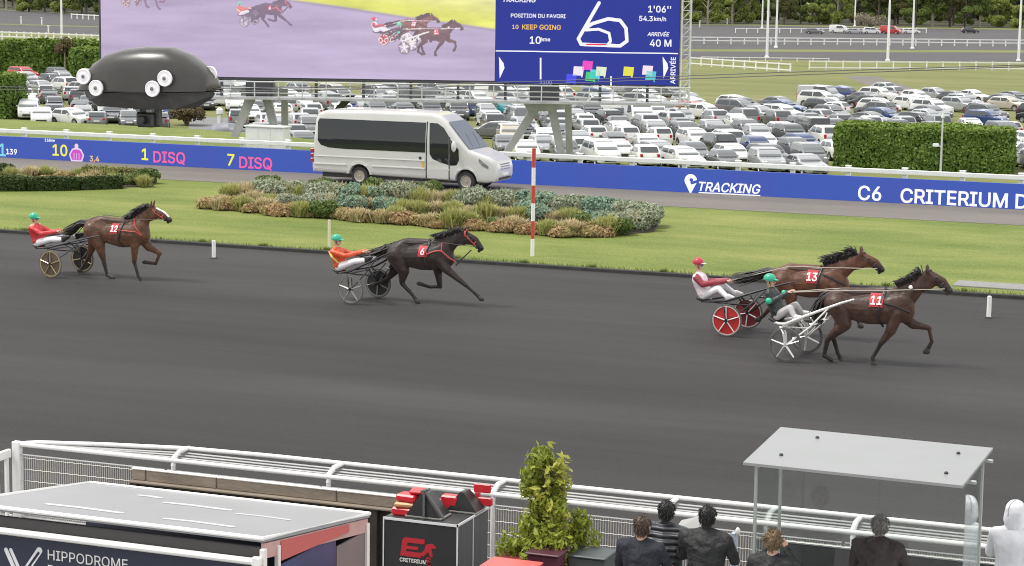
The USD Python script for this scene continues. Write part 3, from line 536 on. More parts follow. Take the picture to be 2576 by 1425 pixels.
def car_class(kind, colour):
    if (kind, colour) in _classes: return _classes[kind, colour]
    c = CAR_TYPES[kind]; Lc, W, H, zb = c['L'], c['W'], c['H'], c['belt']; X = lambda d: Lc / 2 - d
    t = klass('parked_' + kind.replace(' ', '_') + '_' + colour.replace(' ', '_'))
    w0, r0, r1, w1 = c['c']; zh = c['hood']; r = 0.315 if H < 2 else 0.345
    prof = [(X(Lc - 0.06), 0.24), (X(0.1), 0.22), (X(0.0), 0.42), (X(0.03), 0.62), (X(0.16), zh - 0.12), (X(w0 * 0.55), zh - 0.01), (X(w0), zb + 0.0), (X((w0 + r0) / 2 - 0.02), (zb + H) / 2 + 0.05), (X(r0), H - 0.05), (X((r0 + r1) / 2), H), (X(r1), H - 0.06), (X(w1), c['tail'] + 0.02)]
    if kind == 'saloon car': prof += [(X(Lc - 0.1), c['tail'] - 0.03)]
    prof += [(X(Lc - 0.02), 0.72), (X(Lc), 0.5)]
    prof = prof[::1]
    def hw(x, z):
        u = np.clip((z - zb) / (H - zb), 0, 1); q = np.abs(2 * x / Lc)
        return W / 2 * (1 - (0.20 if H < 2 else 0.07) * u ** 1.15 - 0.16 * np.clip(q - 0.62, 0, 1) ** 2 / 0.1444 * 0.75 - 0.04 * np.clip((0.45 - z) / 0.25, 0, 1))
    col, ro, me = PAINT[colour]; pm = M('paint_' + colour.replace(' ', '_'), col, ro, me, coat=0.6)
    sh = shell(prof, hw, 0.09, 0.3)
    body = m3.Manifold(m3.Mesh(np.asarray(sh[0], np.float32), np.asarray(sh[1], np.uint32)))
    for wx in c['wb']:
        cut = m3.Manifold.cylinder(0.5, r + 0.05, r + 0.05, 24).rotate([90, 0, 0])
        for s in (-1, 1): body = body - cut.translate([X(wx), s * (W / 2 - 0.2) + 0.25, r])
    part(t, 'body', arr(body), pm, smooth=35)
    part(t, 'underbody', box(X(Lc - 0.35), X(0.35), -W / 2 + 0.16, W / 2 - 0.16, 0.17, 0.5), trim_m)
    part(t, 'windscreen', end_skin((X(w0 + 0.05), zb + 0.05), (X(r0 - 0.06), H - 0.10), hw, 0.86, 0.035), glass_c, smooth=True)
    if kind != 'panel van': part(t, 'rear_window', end_skin((X(w1 - 0.03), c['tail'] + 0.08), (X(r1 + 0.05), H - 0.13), hw, 0.82, 0.03), glass_m, smooth=True)
    zt = H - 0.16; fx = lambda z: w0 + 0.16 + (r0 - w0) * (z - zb) / (H - zb) + 0.06; rx = lambda z: w1 - 0.2 - (w1 - r1) * (z - zb) / (H - zb)
    mid = (w0 + r1) / 2 + 0.22; z0 = zb + 0.05
    end = rx if kind != 'panel van' else (lambda z: mid - 0.1)
    for s in (-1, 1):
        part(t, 'side_window', side_skin(Polygon([(X(fx(z0)), z0), (X(fx(zt)), zt), (X(mid - 0.06), zt), (X(mid - 0.03), z0)]), hw, s), glass_m)
        if kind != 'panel van': part(t, 'side_window', side_skin(Polygon([(X(mid + 0.05), z0), (X(mid + 0.04), zt), (X(rx(zt)), zt), (X(rx(z0)), z0 + 0.05)]), hw, s), glass_m)
        part(t, 'mirror', box(X(w0 + 0.62), X(w0 + 0.5), s * (W / 2 + 0.04) - 0.1, s * (W / 2 + 0.04) + 0.1, zb + 0.02, zb + 0.16, 0.03), pm)
        part(t, 'headlight', move(arr(ell((0, 0, 0), (0.17, 0.2, 0.09), 12)), (X(0.22), s * (W / 2 - 0.3), zh - 0.2)), lamp_m, smooth=True)
        part(t, 'tail_light', box(X(Lc - 0.16), X(Lc - 0.0), s * (W / 2 - 0.26) - 0.1, s * (W / 2 - 0.26) + 0.1, 0.72, c['tail'] - 0.03, 0.02), tail_m)
        for wx in c['wb']: wheel_parts(t, X(wx), s * (W / 2 - 0.1), r, 0.2)
    part(t, 'grille', box(X(0.06), X(-0.012), -W * 0.25, W * 0.25, 0.32, 0.5, 0.01), trim_m)
    part(t, 'number_plate', box(X(0.05), X(-0.022), -0.26, 0.26, 0.5, 0.61, 0.005), plate_m); part(t, 'number_plate', box(X(Lc + 0.022), X(Lc - 0.1), -0.26, 0.26, 0.6, 0.71, 0.005), plate_m)
    _classes[kind, colour] = t; return t

rng = random.Random(7); lot = []
kinds = ['city car'] * 4 + ['fastback car'] * 3 + ['hatchback'] * 8 + ['estate car'] * 4 + ['saloon car'] * 4 + ['tall crossover'] * 6 + ['people carrier'] * 4 + ['panel van']
colours = ['white'] * 13 + ['silver'] * 14 + ['grey'] * 11 + ['dark grey'] * 8 + ['black'] * 6 + ['blue'] * 2 + ['red', 'beige']
def allowed(px, py):
    if px < 34 or px > 2620: return False
    if px < 430: return 196 < py < 322 + 0.05 * px
    if px < 600: return 215 < py < 290
    if px < 1745: return py < 432 and (py > 240 if px > 600 else py > 215) and not (800 < px < 1225 and 305 < py < 432)
    if px < 1815: return py > 283
    if px < 2050: return py > 266
    if px < 2330: return py > 240
    return py > 243
hedge_R = [P(G(2085, 425, LOT)), P(G(2556, 440, LOT))]
rows = [149.5, 155.0, 162.5, 168.0, 175.6, 181.2, 188.8, 194.4, 202.1, 207.7, 215.5, 221.2, 229.2, 235, 243, 249, 257, 263, 271, 277, 285, 291]
for k, y in enumerate(rows):
    x = -160 + rng.uniform(0, 2)
    while x < -5:
        step = rng.uniform(2.75, 3.15) if k < 8 else rng.uniform(3.0, 4.4)
        x += step
        p = (x, y + rng.uniform(-0.35, 0.35), LOT + 0.06); px, py = P(p)
        if not allowed(px, py): continue
        if 2060 < px < 2585 and y < 162: continue                    # the hedge stands here
        if rng.random() < 0.05: continue
        if k < 8: head = (-58 if k % 2 == 0 else 122) + (180 if rng.random() < 0.3 else 0) + rng.uniform(-5, 5)
        else: head = (-24 if rng.random() < 0.75 else 156) + rng.uniform(-10, 10); x += 1.2
        lot.append([k, p, head, rng.choice(kinds), rng.choice(colours)])
def nearest(px, py): return min(lot, key=lambda c: (P(c[1])[0] - px) ** 2 + 4 * (P(c[1])[1] - py) ** 2)
for px, py, kind, col, head in ((1875, 428, 'hatchback', 'white', -52), (1725, 424, 'estate car', 'white', -50), (1990, 428, 'saloon car', 'silver', -50), (1500, 415, 'people carrier', 'white', -52), (1560, 395, 'hatchback', 'white', -52), (1640, 395, 'estate car', 'silver', -52), (1820, 398, 'people carrier', 'black', 125),
        (1950, 400, 'tall crossover', 'dark grey', -50), (2050, 395, 'saloon car', 'blue', -45), (1750, 296, 'hatchback', 'red', -15), (1240, 290, 'hatchback', 'teal', -12), (1760, 375, 'hatchback', 'white', -50), (1590, 315, 'panel van', 'white', -60), (1660, 316, 'panel van', 'white', -60), (1810, 262, 'hatchback', 'white', -20),
        (2060, 268, 'people carrier', 'white', -12), (2010, 255, 'panel van', 'silver', -12), (2200, 280, 'tall crossover', 'white', -12), (75, 296, 'people carrier', 'white', -60), (155, 312, 'hatchback', 'white', -14), (560, 275, 'hatchback', 'white', -12), (1180, 345, 'saloon car', 'silver', -20), (1205, 375, 'estate car', 'grey', -165)):
    c = nearest(px, py)
    c[3], c[4], c[2] = kind, col, head
seen = {}
for c in lot: seen.setdefault((c[0], c[3], c[4]), []).append(c)
print('cars', len(lot))
lot = sorted(lot, key=lambda c: c[0])[:300]
for c in lot:
    same = sorted(seen[c[0], c[3], c[4]], key=lambda q: q[1][0]); i = same.index(c)
    rowname = (ORD[c[0]] if c[0] else 'front') + ' car park row'
    where = 'the only one in the' if len(same) == 1 else f'{ORD[i]} of those from the left in the'
    copy(car_class(c[3], c[4]), 'parked_car', f'{c[4]} {c[3]}, {where} {rowname}', 'van' if c[3] == 'panel van' else 'car', c[1], c[2], 'cars parked on the grass car park', (rng.uniform(0.94, 1.06), rng.uniform(0.97, 1.04), rng.uniform(0.94, 1.06)))
FAR = LOT + 0.06
for i, (px, py, kind, col) in enumerate(((2112, 84, 'panel van', 'white'), (2152, 86, 'estate car', 'silver'), (2192, 86, 'people carrier', 'white'), (2240, 86, 'panel van', 'red'), (2292, 86, 'estate car', 'white'), (2440, 84, 'estate car', 'black'), (2050, 86, 'estate car', 'grey'))):
    copy(car_class(kind, col), 'parked_car', f'{col} {kind} beyond the far white rail, {ORD[i]} vehicle from the left' if i < 5 else (f'{col} {kind} beyond the far rail near the right edge' if i == 5 else f'{col} {kind} beyond the far rail at the left end of its line'), 'van' if 'van' in kind else 'car', G(px, py, FAR), -10 + 15 * i % 40, 'vehicles beyond the far rail')

# grey heap, bollard and road patch beside the camera carriage
single('grey_road_patch', plate(Polygon([tuple(G(px, py, FAR)[:2]) for px, py in ((470, 345), (640, 345), (600, 300), (480, 292))]), FAR, FAR + 0.02), M('road_grey', (0.16, 0.16, 0.16), 0.8, var=(0.3, 0.2)), 'grey asphalt patch between the camera carriage and the left pylon', 'road patch', kind=None)
p = G(553, 322, LOT); b = thing('white_bollard', 'white round-topped bollard standing near the left pylon of the screen', 'bollard', (p[0], p[1], FAR)); part(b, 'post', lathe([(0.22, 0), (0.2, 1.1), (0.3, 1.15), (0.3, 1.5), (0.12, 1.7)], 12), white_paint)
p = G(590, 330, LOT); tq = thing('tarpaulin_heap', 'heap under a grey tarpaulin lying left of the left pylon', 'tarpaulin', (p[0], p[1] - 1, FAR))
v, f = arr(flesh([ell((0, 0, 0.1), (1.3, 0.8, 0.6)), ell((-1.0, 0.2, 0.05), (1.0, 0.7, 0.45)), ell((0.9, -0.2, 0.0), (0.9, 0.7, 0.5))], 0.3, 6)); v = v.copy(); v += (meshkit.noise(v * 1.7, 4)[:, None] - 0.5) * 0.35
part(tq, 'cover', (v, f), M('tarpaulin', (0.17, 0.175, 0.20), 0.5), smooth=True)

# ------------------------------------------------------------------ poles, fences and wood beyond the car park
pole_w = M('pole_white', (0.68, 0.69, 0.68), 0.4)
for i, (px, py, where) in enumerate(((155, 89, 'at the far left beside the hedge'), (1929, 147, 'first tall one right of the screen, before the far rail'), (1917, 72, 'thin one farthest back just right of the screen'), (1952, 122, 'thin one just right of the pair beside the screen'), (2150, 67, 'by the bare bush in front of the wood'), (2233, 155, 'thick one in the middle of the open ground'), (2295, 124, 'thin one right of the thick middle pole'), (2562, 155, 'at the right edge of the picture'))):
    p = G(px, py, LOT); q = thing('lamp_mast', f'tall white track lamp mast, {where}', 'lamp post', (p[0], p[1], FAR), group='lamp masts along the far track')
    part(q, 'mast', tube([(0, 0, 0), (0, 0, 7), (0, 0, 15)], [0.24, 0.19, 0.12], 10), pole_w); part(q, 'foot', lathe([(0.4, 0), (0.4, 0.25), (0.25, 0.35)], 12), pole_w); part(q, 'lamp_head', box(-0.9, 0.9, -0.25, 0.25, 15.0, 15.35, 0.05), pole_w)
def far_fence(label, a, b, n_, h, r, bars, name='white_fence'):
    a, b = G(*a, LOT), G(*b, LOT); a[2] = b[2] = FAR; d = b - a; Ln = np.linalg.norm(d); t = thing(name, label, 'fence', a, math.degrees(math.atan2(d[1], d[0])))
    for i in range(n_ + 1): part(t, 'post', box(Ln * i / n_ - r, Ln * i / n_ + r, -r, r, 0, h + 0.1), white_paint)
    for z in bars: part(t, 'rail', box(-r, Ln + r, -r * 1.6, -r * 1.02, z - r * 1.1, z + r * 1.1), white_paint)
far_fence('white two-bar fence stepping down the slope just right of the screen', (1737, 166), (1988, 184), 9, 1.25, 0.08, (0.35, 1.2))
far_fence('long white two-bar fence along the near side of the far track', (2036, 176), (2700, 180), 16, 1.25, 0.08, (0.3, 1.2))
far_fence('upper white rail standing on the bank above the stepped fence', (1765, 154), (2085, 158), 8, 0.6, 0.06, (0.6,))
far_fence('long white two-bar rail crossing the far track at the right', (1737, 112), (2720, 120), 30, 1.35, 0.10, (0.75, 1.4))
far_fence('low pale rail in front of the wood behind the far vehicles', (1850, 84), (2330, 84), 18, 1.1, 0.08, (1.1,))
far_fence('white rail behind the tall left hedge beside the far track', (-120, 96), (250, 110), 20, 1.5, 0.1, (0.6, 1.4))
far_fence('white rail in front of the wood left of the screen', (180, 48), (252, 52), 5, 1.3, 0.12, (1.2,))
mk = [(53, 62), (105, 64), (122, 88), (71, 28), (1829, 62), (2072, 60), (2178, 55), (1760, 70)]
for i, (px, py) in enumerate(mk):
    p = G(px, py, LOT); q = thing('distance_post', f'small white distance post on the far track, {ORD[i % 4]} from the left ' + ('left of' if i < 4 else 'right of') + ' the screen', 'post', (p[0], p[1], FAR), group='distance posts on the far track')
    part(q, 'post', box(-0.12, 0.12, -0.12, 0.12, 0, 1.6, 0.03), white_paint); part(q, 'cap', box(-0.2, 0.2, -0.2, 0.2, 1.605, 1.8, 0.03), white_paint)

bark = M('bark', (0.10, 0.085, 0.065), 0.9, var=(3, 0.3)); bark_pale = M('bark_pale', (0.32, 0.29, 0.23), 0.9, var=(3, 0.2))
tree_leaf = [LEAF('wood_leaf_dark', [(0.064, 0.094, 0.030), (0.116, 0.161, 0.045), (0.188, 0.235, 0.068)], 0.42), LEAF('wood_leaf_mid', [(0.112, 0.150, 0.041), (0.198, 0.254, 0.064), (0.300, 0.346, 0.094)], 0.42), LEAF('wood_leaf_light', [(0.198, 0.235, 0.060), (0.328, 0.375, 0.098), (0.469, 0.488, 0.150)], 0.42), LEAF('wood_leaf_olive', [(0.131, 0.131, 0.056), (0.216, 0.216, 0.090), (0.309, 0.296, 0.135)], 0.42)]
TREE = {}
for k, (nm, lf, bk, h, r0, low) in enumerate((('dark', 0, bark, 17, 4.4, 0.9), ('mid', 1, bark, 15, 4.8, 0.6), ('light', 2, bark_pale, 13, 4.6, 0.3), ('olive', 3, bark, 16, 4.2, 1.2), ('bushy', 2, bark, 7, 3.6, 0.3), ('slender', 1, bark_pale, 18, 3.2, 2.6))):
    g = np.random.default_rng(40 + k); t = klass('wood_tree_' + nm); TREE[nm] = t
    limbs = [tube([(0, 0, -0.2), (0.1, 0.05, h * 0.3), (-0.1, 0.1, h * 0.6), (0.1, 0, h * 0.9)], [0.34, 0.27, 0.18, 0.05], 8)]
    cl = []
    for j in range(20):
        z = g.uniform(low + 0.6, h * 0.92); fr = (z - low) / (h - low); rr = r0 * (0.55 + 0.6 * math.sin(math.pi * min(1, fr * 0.85 + 0.12))) ; a = g.uniform(0, 6.28); q = g.uniform(0.35, 0.85) * rr
        c = np.array([q * math.cos(a), q * math.sin(a), z]); cl.append((c, g.uniform(1.0, 1.9)))
        limbs.append(tube([(0, 0, max(1.2, z - 2.0)), c * [0.6, 0.6, 1] - [0, 0, 0.4], c], [0.12, 0.07, 0.03], 5))
    part(t, 'trunk', cat(limbs), bk)
    P_, N_ = zip(*[shell_pts(230, c, (s, s, s * 0.72), g, 0.35, -0.8) for c, s in cl]); part(t, 'crown', leaves(np.vstack(P_), np.vstack(N_), 0.46, g), tree_leaf[lf])
base = [(-400, -30), (0, 24), (255, 42), (900, 52), (1735, 61), (2050, 62), (2300, 68), (2576, 72), (2900, 80)]
wr = random.Random(11); wd = []
for row in range(3):
    x = -120 if row == 0 else -160
    while x < 2760:
        x += wr.uniform(36, 62)
        if 330 < x < 1640: continue
        by = np.interp(x, *zip(*base)) - row * 5 - wr.uniform(-1, 2)
        kind = wr.choice(['light', 'mid', 'light', 'bushy', 'olive'] if (1735 < x < 2330 and row == 0) else (['mid', 'dark', 'bushy', 'light', 'slender'] if x < 400 and row == 0 else ['dark', 'olive', 'mid', 'slender', 'dark'] if row else ['olive', 'mid', 'dark', 'bushy', 'slender']))
        wd.append((x, by, kind, row))
NAMES = {'dark': 'dark green broad tree', 'mid': 'mid green tree', 'light': 'pale yellow-green tree', 'olive': 'olive brownish tree', 'bushy': 'low bushy tree', 'slender': 'slender pale-trunked tree'}
for side in (0, 1):
    for kind in NAMES:
        for row in range(3):
            q = [w for w in wd if (w[0] > 900) == bool(side) and w[2] == kind and w[3] == row]
            for i, (x, by, _, _) in enumerate(q):
                p = G(x, by, LOT); s = wr.uniform(0.85, 1.2)
                copy(TREE[kind], 'wood_tree', f'{NAMES[kind]}, {ORD[i]} such from the left, {("front", "second", "third")[row]} tree line {"right" if side else "left"} of the screen', 'tree', (p[0], p[1], FAR - 0.1), wr.uniform(0, 360), 'trees of the far wood', (s, s, s * wr.uniform(0.9, 1.15)))
band('wood_floor', [(-250, 18), (0, 23), (255, 39), (1735, 60), (2576, 72), (2800, 78)], [(-250, -20), (0, -14), (255, 0), (1735, 10), (2576, 20), (2800, 24)], M('wood_floor', (0.05, 0.05, 0.025), 0.95, var=(0.2, 0.4)), 0.01)
# the depth of the wood behind, one mass
pi_p = '/World/wood'; pi = UsdGeom.PointInstancer.Define(stage, pi_p); protos = [TREE['dark'], TREE['olive'], TREE['mid']]
pos, idx = [], []
for k, kind in enumerate(('dark', 'olive', 'mid')):
    px = UsdGeom.Xform.Define(stage, f'{pi_p}/tree_kind' + (f'_{k:03d}' if k else '')); px.GetPrim().GetReferences().AddInternalReference(TREE[kind])
    pi.CreatePrototypesRel().AddTarget(px.GetPath())
for j in range(420):
    x = wr.uniform(-300, 2900); by = np.interp(x, *zip(*base)) - wr.uniform(15, 34); p = G(x, max(by, -52), LOT)
    if p[1] > 1500 or p[1] < 0: continue
    pos.append(Gf.Vec3f(float(p[0]), float(p[1]), FAR)); idx.append(wr.randrange(3))
pi.CreatePositionsAttr(pos); pi.CreateProtoIndicesAttr(idx); pi.CreateScalesAttr([Gf.Vec3f(*[wr.uniform(1.0, 1.5)] * 3) for _ in pos])
_tag(pi.GetPrim(), 'dense mass of the far wood behind its front trees', 'wood', None, 'stuff')
# bare bush, brown bush and sapling
def bush(name, label, c, r, lf, n, size, seed, trunk=True, cat_='bush', rz=0):
    g = np.random.default_rng(seed); t = thing(name, label, cat_, c)
    cl = [(np.array([g.uniform(-0.55, 0.55) * r[0], g.uniform(-0.5, 0.5) * r[1], r[2] * g.uniform(0.45, 1.25)]), g.uniform(0.42, 0.62)) for _ in range(9)]
    P_, N_ = zip(*[shell_pts(n // 9, q, np.array(r) * s, g, 0.3, -0.6) for q, s in cl]); pp = np.vstack(P_); pp[:, 2] = np.maximum(pp[:, 2], 0.03)
    part(t, 'foliage', leaves(pp, np.vstack(N_), size, g), lf)
    if trunk: part(t, 'stem', cat([tube([(0, 0, -0.1), q * [0.4, 0.4, 0.5], q], [0.05 * r[2], 0.035 * r[2], 0.012 * r[2]], 5) for q, _ in cl]), bark)
    return t
dry = LEAF('dry_leaf', [(0.10, 0.075, 0.04), (0.16, 0.13, 0.06), (0.21, 0.18, 0.09)], 0.15)
p = G(470, 318, LOT); bush('brown_bush', 'brownish bush on the car park right behind the cable camera', (p[0], p[1], FAR), (1.9, 1.5, 1.3), dry, 3600, 0.16, 5)
p = G(2190, 72, LOT); bush('pale_bush', 'pale half-bare bush beside a lamp mast in front of the far wood', (p[0], p[1], FAR), (5.0, 3, 2.6), LEAF('bare_leaf', [(0.2, 0.17, 0.12), (0.3, 0.27, 0.2), (0.4, 0.38, 0.3)], 0.2), 1500, 0.3, 6)
p = G(163, 194, LOT); sapl = thing('sapling', 'young tree with a thin pale trunk in front of the tall left hedge', 'tree', (p[0], p[1], FAR))
g = np.random.default_rng(8); part(sapl, 'trunk', tube([(0, 0, 0), (0.05, 0, 2.0), (0.0, 0, 4.6)], [0.12, 0.09, 0.04], 7), bark_pale)
P_, N_ = zip(*[shell_pts(170, (g.uniform(-1.1, 1.1), g.uniform(-0.6, 0.6), g.uniform(2.2, 4.5)), (0.6, 0.6, 0.5), g, 0.2, -1) for _ in range(9)]); part(sapl, 'crown', leaves(np.vstack(P_), np.vstack(N_), 0.2, g), dry)
# ------------------------------------------------------------------ the minibus on the gravel path
bus = thing('minibus', 'silver white minibus with tinted windows driving along the gravel path before the LED board', 'minibus', (-36.85, 75.5, 0.07), 0)
bprof = [(0.02, 0.42), (7.05, 0.30), (7.30, 0.36), (7.37, 0.55), (7.37, 0.85), (7.32, 1.09), (7.14, 1.25), (6.48, 1.50), (6.0, 1.99), (5.52, 2.49), (5.25, 2.68), (4.9, 2.76), (2.5, 2.76), (0.55, 2.72), (0.26, 2.62), (0.14, 2.40), (0.05, 1.3), (0.0, 0.75)]
bprof = [(x + max(0.0, x - 6.7) * 0.25, z if z < 1.3 else 1.3 + (z - 1.3) * 1.03) for x, z in bprof]
def bhw(x, z):
    u = np.clip((z - 1.70) / 0.95, 0, 1); lo = np.clip((0.55 - z) / 0.25, 0, 1); nose = np.clip((x - 6.45) / 1.16, 0, 1); tail = np.clip((0.35 - x) / 0.35, 0, 1)
    crease = 0.012 * np.exp(-((z - 1.02) / 0.03) ** 2) + 0.010 * np.exp(-((z - 0.74) / 0.03) ** 2)
    return 0.995 * (1 - 0.11 * u ** 1.25 - 0.03 * lo - 0.15 * nose ** 2.4 - 0.05 * tail ** 2) + crease * (1 - nose)
silver = M('minibus_paint', (0.52, 0.515, 0.505), 0.32, 0.05, coat=0.5, var=(0.8, 0.05))
sh = shell(bprof, bhw, 0.14, 0.12)
body = m3.Manifold(m3.Mesh(np.asarray(sh[0], np.float32), np.asarray(sh[1], np.uint32)))
for wx in (2.03, 6.36):
    cut = m3.Manifold.cylinder(0.55, 0.43, 0.43, 40).rotate([90, 0, 0])
    for s in (-1, 1): body = body - cut.translate([wx, s * 0.8 + 0.275, 0.36])
part(bus, 'body', arr(body), silver, smooth=32)
part(bus, 'underbody', box(0.4, 7.0, -0.78, 0.78, 0.24, 0.72), trim_m)
wglass = M('minibus_glass', (0.012, 0.014, 0.015), 0.05, spec=0.55)
for s in (-1, 1):
    wz = Polygon([(0.30, 1.62), (0.42, 1.46), (0.75, 1.37), (1.4, 1.34), (4.72, 1.34), (4.72, 2.45), (0.34, 2.45), (0.27, 2.32)])
    part(bus, 'side_window', side_skin(wz, bhw, s, 0.006, 0.2), wglass, smooth=20)
    part(bus, 'door_glass', side_skin(Polygon([(4.86, 2.45), (5.18, 2.44), (5.44, 2.28), (5.66, 1.98), (5.66, 0.92), (5.42, 0.98), (5.02, 1.12), (4.90, 1.3)]), bhw, s, 0.006, 0.15), wglass, smooth=20)
    part(bus, 'quarter_glass', side_skin(Polygon([(5.72, 1.88), (6.06, 1.50), (6.08, 1.1), (5.98, 0.92), (5.72, 0.90)]), bhw, s, 0.006, 0.15), wglass, smooth=20)
    part(bus, 'door', side_skin(Polygon([(4.80, 0.40), (5.70, 0.40), (5.70, 0.86), (5.40, 0.93), (4.98, 1.07), (4.86, 1.26), (4.80, 1.26)]), bhw, s, 0.005, 0.2), silver, smooth=20)
    for xx in (4.77, 5.69): part(bus, 'door_seam', side_skin(sbox(xx - 0.02, 0.38, xx + 0.02, 2.49 if xx < 5 else 1.96), bhw, s, 0.008, 0.2), trim_m)
    part(bus, 'moulding', side_skin(unary_union([sbox(2.55, 0.72, 4.72, 0.775), sbox(0.12, 0.72, 1.5, 0.775)]), bhw, s, 0.018, 0.3), M('minibus_trim', (0.52, 0.51, 0.50), 0.35))
    part(bus, 'moulding', side_skin(sbox(0.12, 1.03, 4.7, 1.065), bhw, s, 0.014, 0.3), M('minibus_trim', (0, 0, 0)))
    ring = Point(2.03, 0.36).buffer(0.53, 24).difference(Point(2.03, 0.36).buffer(0.44, 24)).intersection(sbox(0, 0.42, 7, 2)); part(bus, 'wheel_arch', side_skin(ring, bhw, s, 0.03, 0.1), silver)
    ring = Point(6.36, 0.36).buffer(0.51, 24).difference(Point(6.36, 0.36).buffer(0.44, 24)).intersection(sbox(0, 0.40, 7, 2)); part(bus, 'wheel_arch', side_skin(ring, bhw, s, 0.025, 0.1), silver)
    part(bus, 'tail_light', cat([box(-0.015, 0.12, s * 0.9 - 0.09, s * 0.9 + 0.065, z, z + 0.14, 0.015) for z in (0.80, 0.98, 1.16)]), M('minibus_tail_lamp', (0.30, 0.02, 0.02), 0.25))
    part(bus, 'headlight', side_skin(Polygon([(6.86, 1.10), (7.02, 0.93), (7.22, 0.84), (7.24, 0.93), (7.06, 1.06), (6.88, 1.20)]), bhw, s, 0.012, 0.08), M('minibus_head_lamp', (0.16, 0.17, 0.18), 0.08, spec=0.9))
    part(bus, 'mirror', arr(flesh([ell((5.92, s * 1.12, 1.62), (0.10, 0.11, 0.22))], 0.06, 3)), silver, smooth=True)
    part(bus, 'mirror_arm', bar((5.88, s * 0.95, 1.42), (5.92, s * 1.1, 1.5), 0.03), trim_m)
    for wx in (2.03, 6.36): wheel_parts(bus, wx, s * 0.87, 0.35, 0.24, M('minibus_rim', (0.42, 0.38, 0.33), 0.45, 0.5))
part(bus, 'fuel_flap', side_skin(Point(4.52, 1.13).buffer(0.06), bhw, -1, 0.008, 0.1), trim_m)
part(bus, 'side_marker', side_skin(sbox(4.60, 0.78, 4.68, 1.0), bhw, -1, 0.01, 0.1), M('amber_marker', (0.6, 0.36, 0.05), 0.3))
part(bus, 'windscreen', end_skin((6.46, 1.525), (5.57, 2.485), bhw, 0.93, 0.024, 7, 11, 0.88), M('minibus_windscreen', (0.22, 0.24, 0.24), 0.06, spec=1.0), smooth=True)
part(bus, 'wiper', cat(bar((6.42, -0.5, 1.60), (6.0, -0.2, 2.06), 0.012), bar((6.42, 0.2, 1.60), (6.0, 0.5, 2.06), 0.012)), trim_m)
part(bus, 'hood', end_skin((7.20, 1.245), (6.55, 1.478), bhw, 0.80, 0.014, 4, 9, 0.84), silver, smooth=True)
part(bus, 'front_bumper', end_skin((7.455, 0.40), (7.46, 0.70), bhw, 0.93, 0.018, 4, 11), M('bumper_grey', (0.33, 0.33, 0.33), 0.4), smooth=True)
part(bus, 'grille', cat([box(7.3, 7.545 - 0.1 * (z - 0.78), -0.46, 0.46, z, z + 0.045, 0.01) for z in (0.78, 0.87, 0.96)]), M('grille_grey', (0.25, 0.255, 0.26), 0.4, 0.3))
part(bus, 'bumper_intake', box(7.3, 7.55, -0.55, 0.55, 0.42, 0.50, 0.01), trim_m)
part(bus, 'number_plate', box(7.4, 7.565, -0.26, 0.26, 0.55, 0.66, 0.005), plate_m)
drv = part(bus, 'roof_hatch', cat(box(1.2, 1.9, -0.35, 0.35, 2.77, 2.85, 0.02), box(3.4, 4.1, -0.35, 0.35, 2.78, 2.86, 0.02)), silver)

# ------------------------------------------------------------------ flower beds
gg = np.random.default_rng(21)
soil = M('bed_soil', (0.055, 0.042, 0.03), 0.95, var=(2, 0.3), bump=(8, 0.8))
def bed(label, pts, name='flower_bed'):
    q = Polygon([tuple(G(px, py)[:2]) for px, py in pts]).buffer(0.5).buffer(-0.3); structure(name, plate(q, 0.02, 0.10), soil, label)
bed('', [(515, 522), (600, 505), (900, 508), (1200, 522), (1500, 545), (1640, 570), (1630, 588), (1560, 594), (1400, 598), (1050, 568), (780, 548), (560, 530)])
bed('', [(-60, 478), (190, 480), (370, 473), (380, 462), (200, 456), (0, 452), (-60, 452)])
PL = {'grey-green dome': [LEAF('lavender_leaf', [(0.230, 0.259, 0.172), (0.356, 0.391, 0.276), (0.506, 0.529, 0.414)], 0.15), (0.98, 0.85, 0.68), 0.075], 'blue-green dome': [LEAF('rue_leaf', [(0.149, 0.230, 0.161), (0.241, 0.345, 0.247), (0.345, 0.437, 0.333)], 0.15), (0.9, 0.8, 0.66), 0.08],
      'yellow-green tuft': [LEAF('tuft_leaf', [(0.276, 0.287, 0.098), (0.425, 0.425, 0.161), (0.575, 0.540, 0.265)], 0.25), (0.75, 0.7, 0.6), 0.12], 'straw-coloured grass': [LEAF('straw_leaf', [(0.391, 0.322, 0.172), (0.575, 0.494, 0.299), (0.713, 0.632, 0.437)], 0.25), (0.7, 0.65, 0.55), 0.14],
      'rusty brown flower clump': [LEAF('rust_leaf_mixed', [(0.230, 0.241, 0.086), (0.414, 0.276, 0.149), (0.322, 0.333, 0.115), (0.575, 0.483, 0.276), (0.356, 0.218, 0.127), (0.345, 0.356, 0.138)], 0.2), (0.80, 0.56, 0.25), 0.085], 'dark green cushion': [LEAF('cushion_leaf', [(0.08, 0.12, 0.03), (0.13, 0.18, 0.045), (0.19, 0.24, 0.07)], 0.2), (0.6, 0.6, 0.45), 0.08]}
PCLS = {}
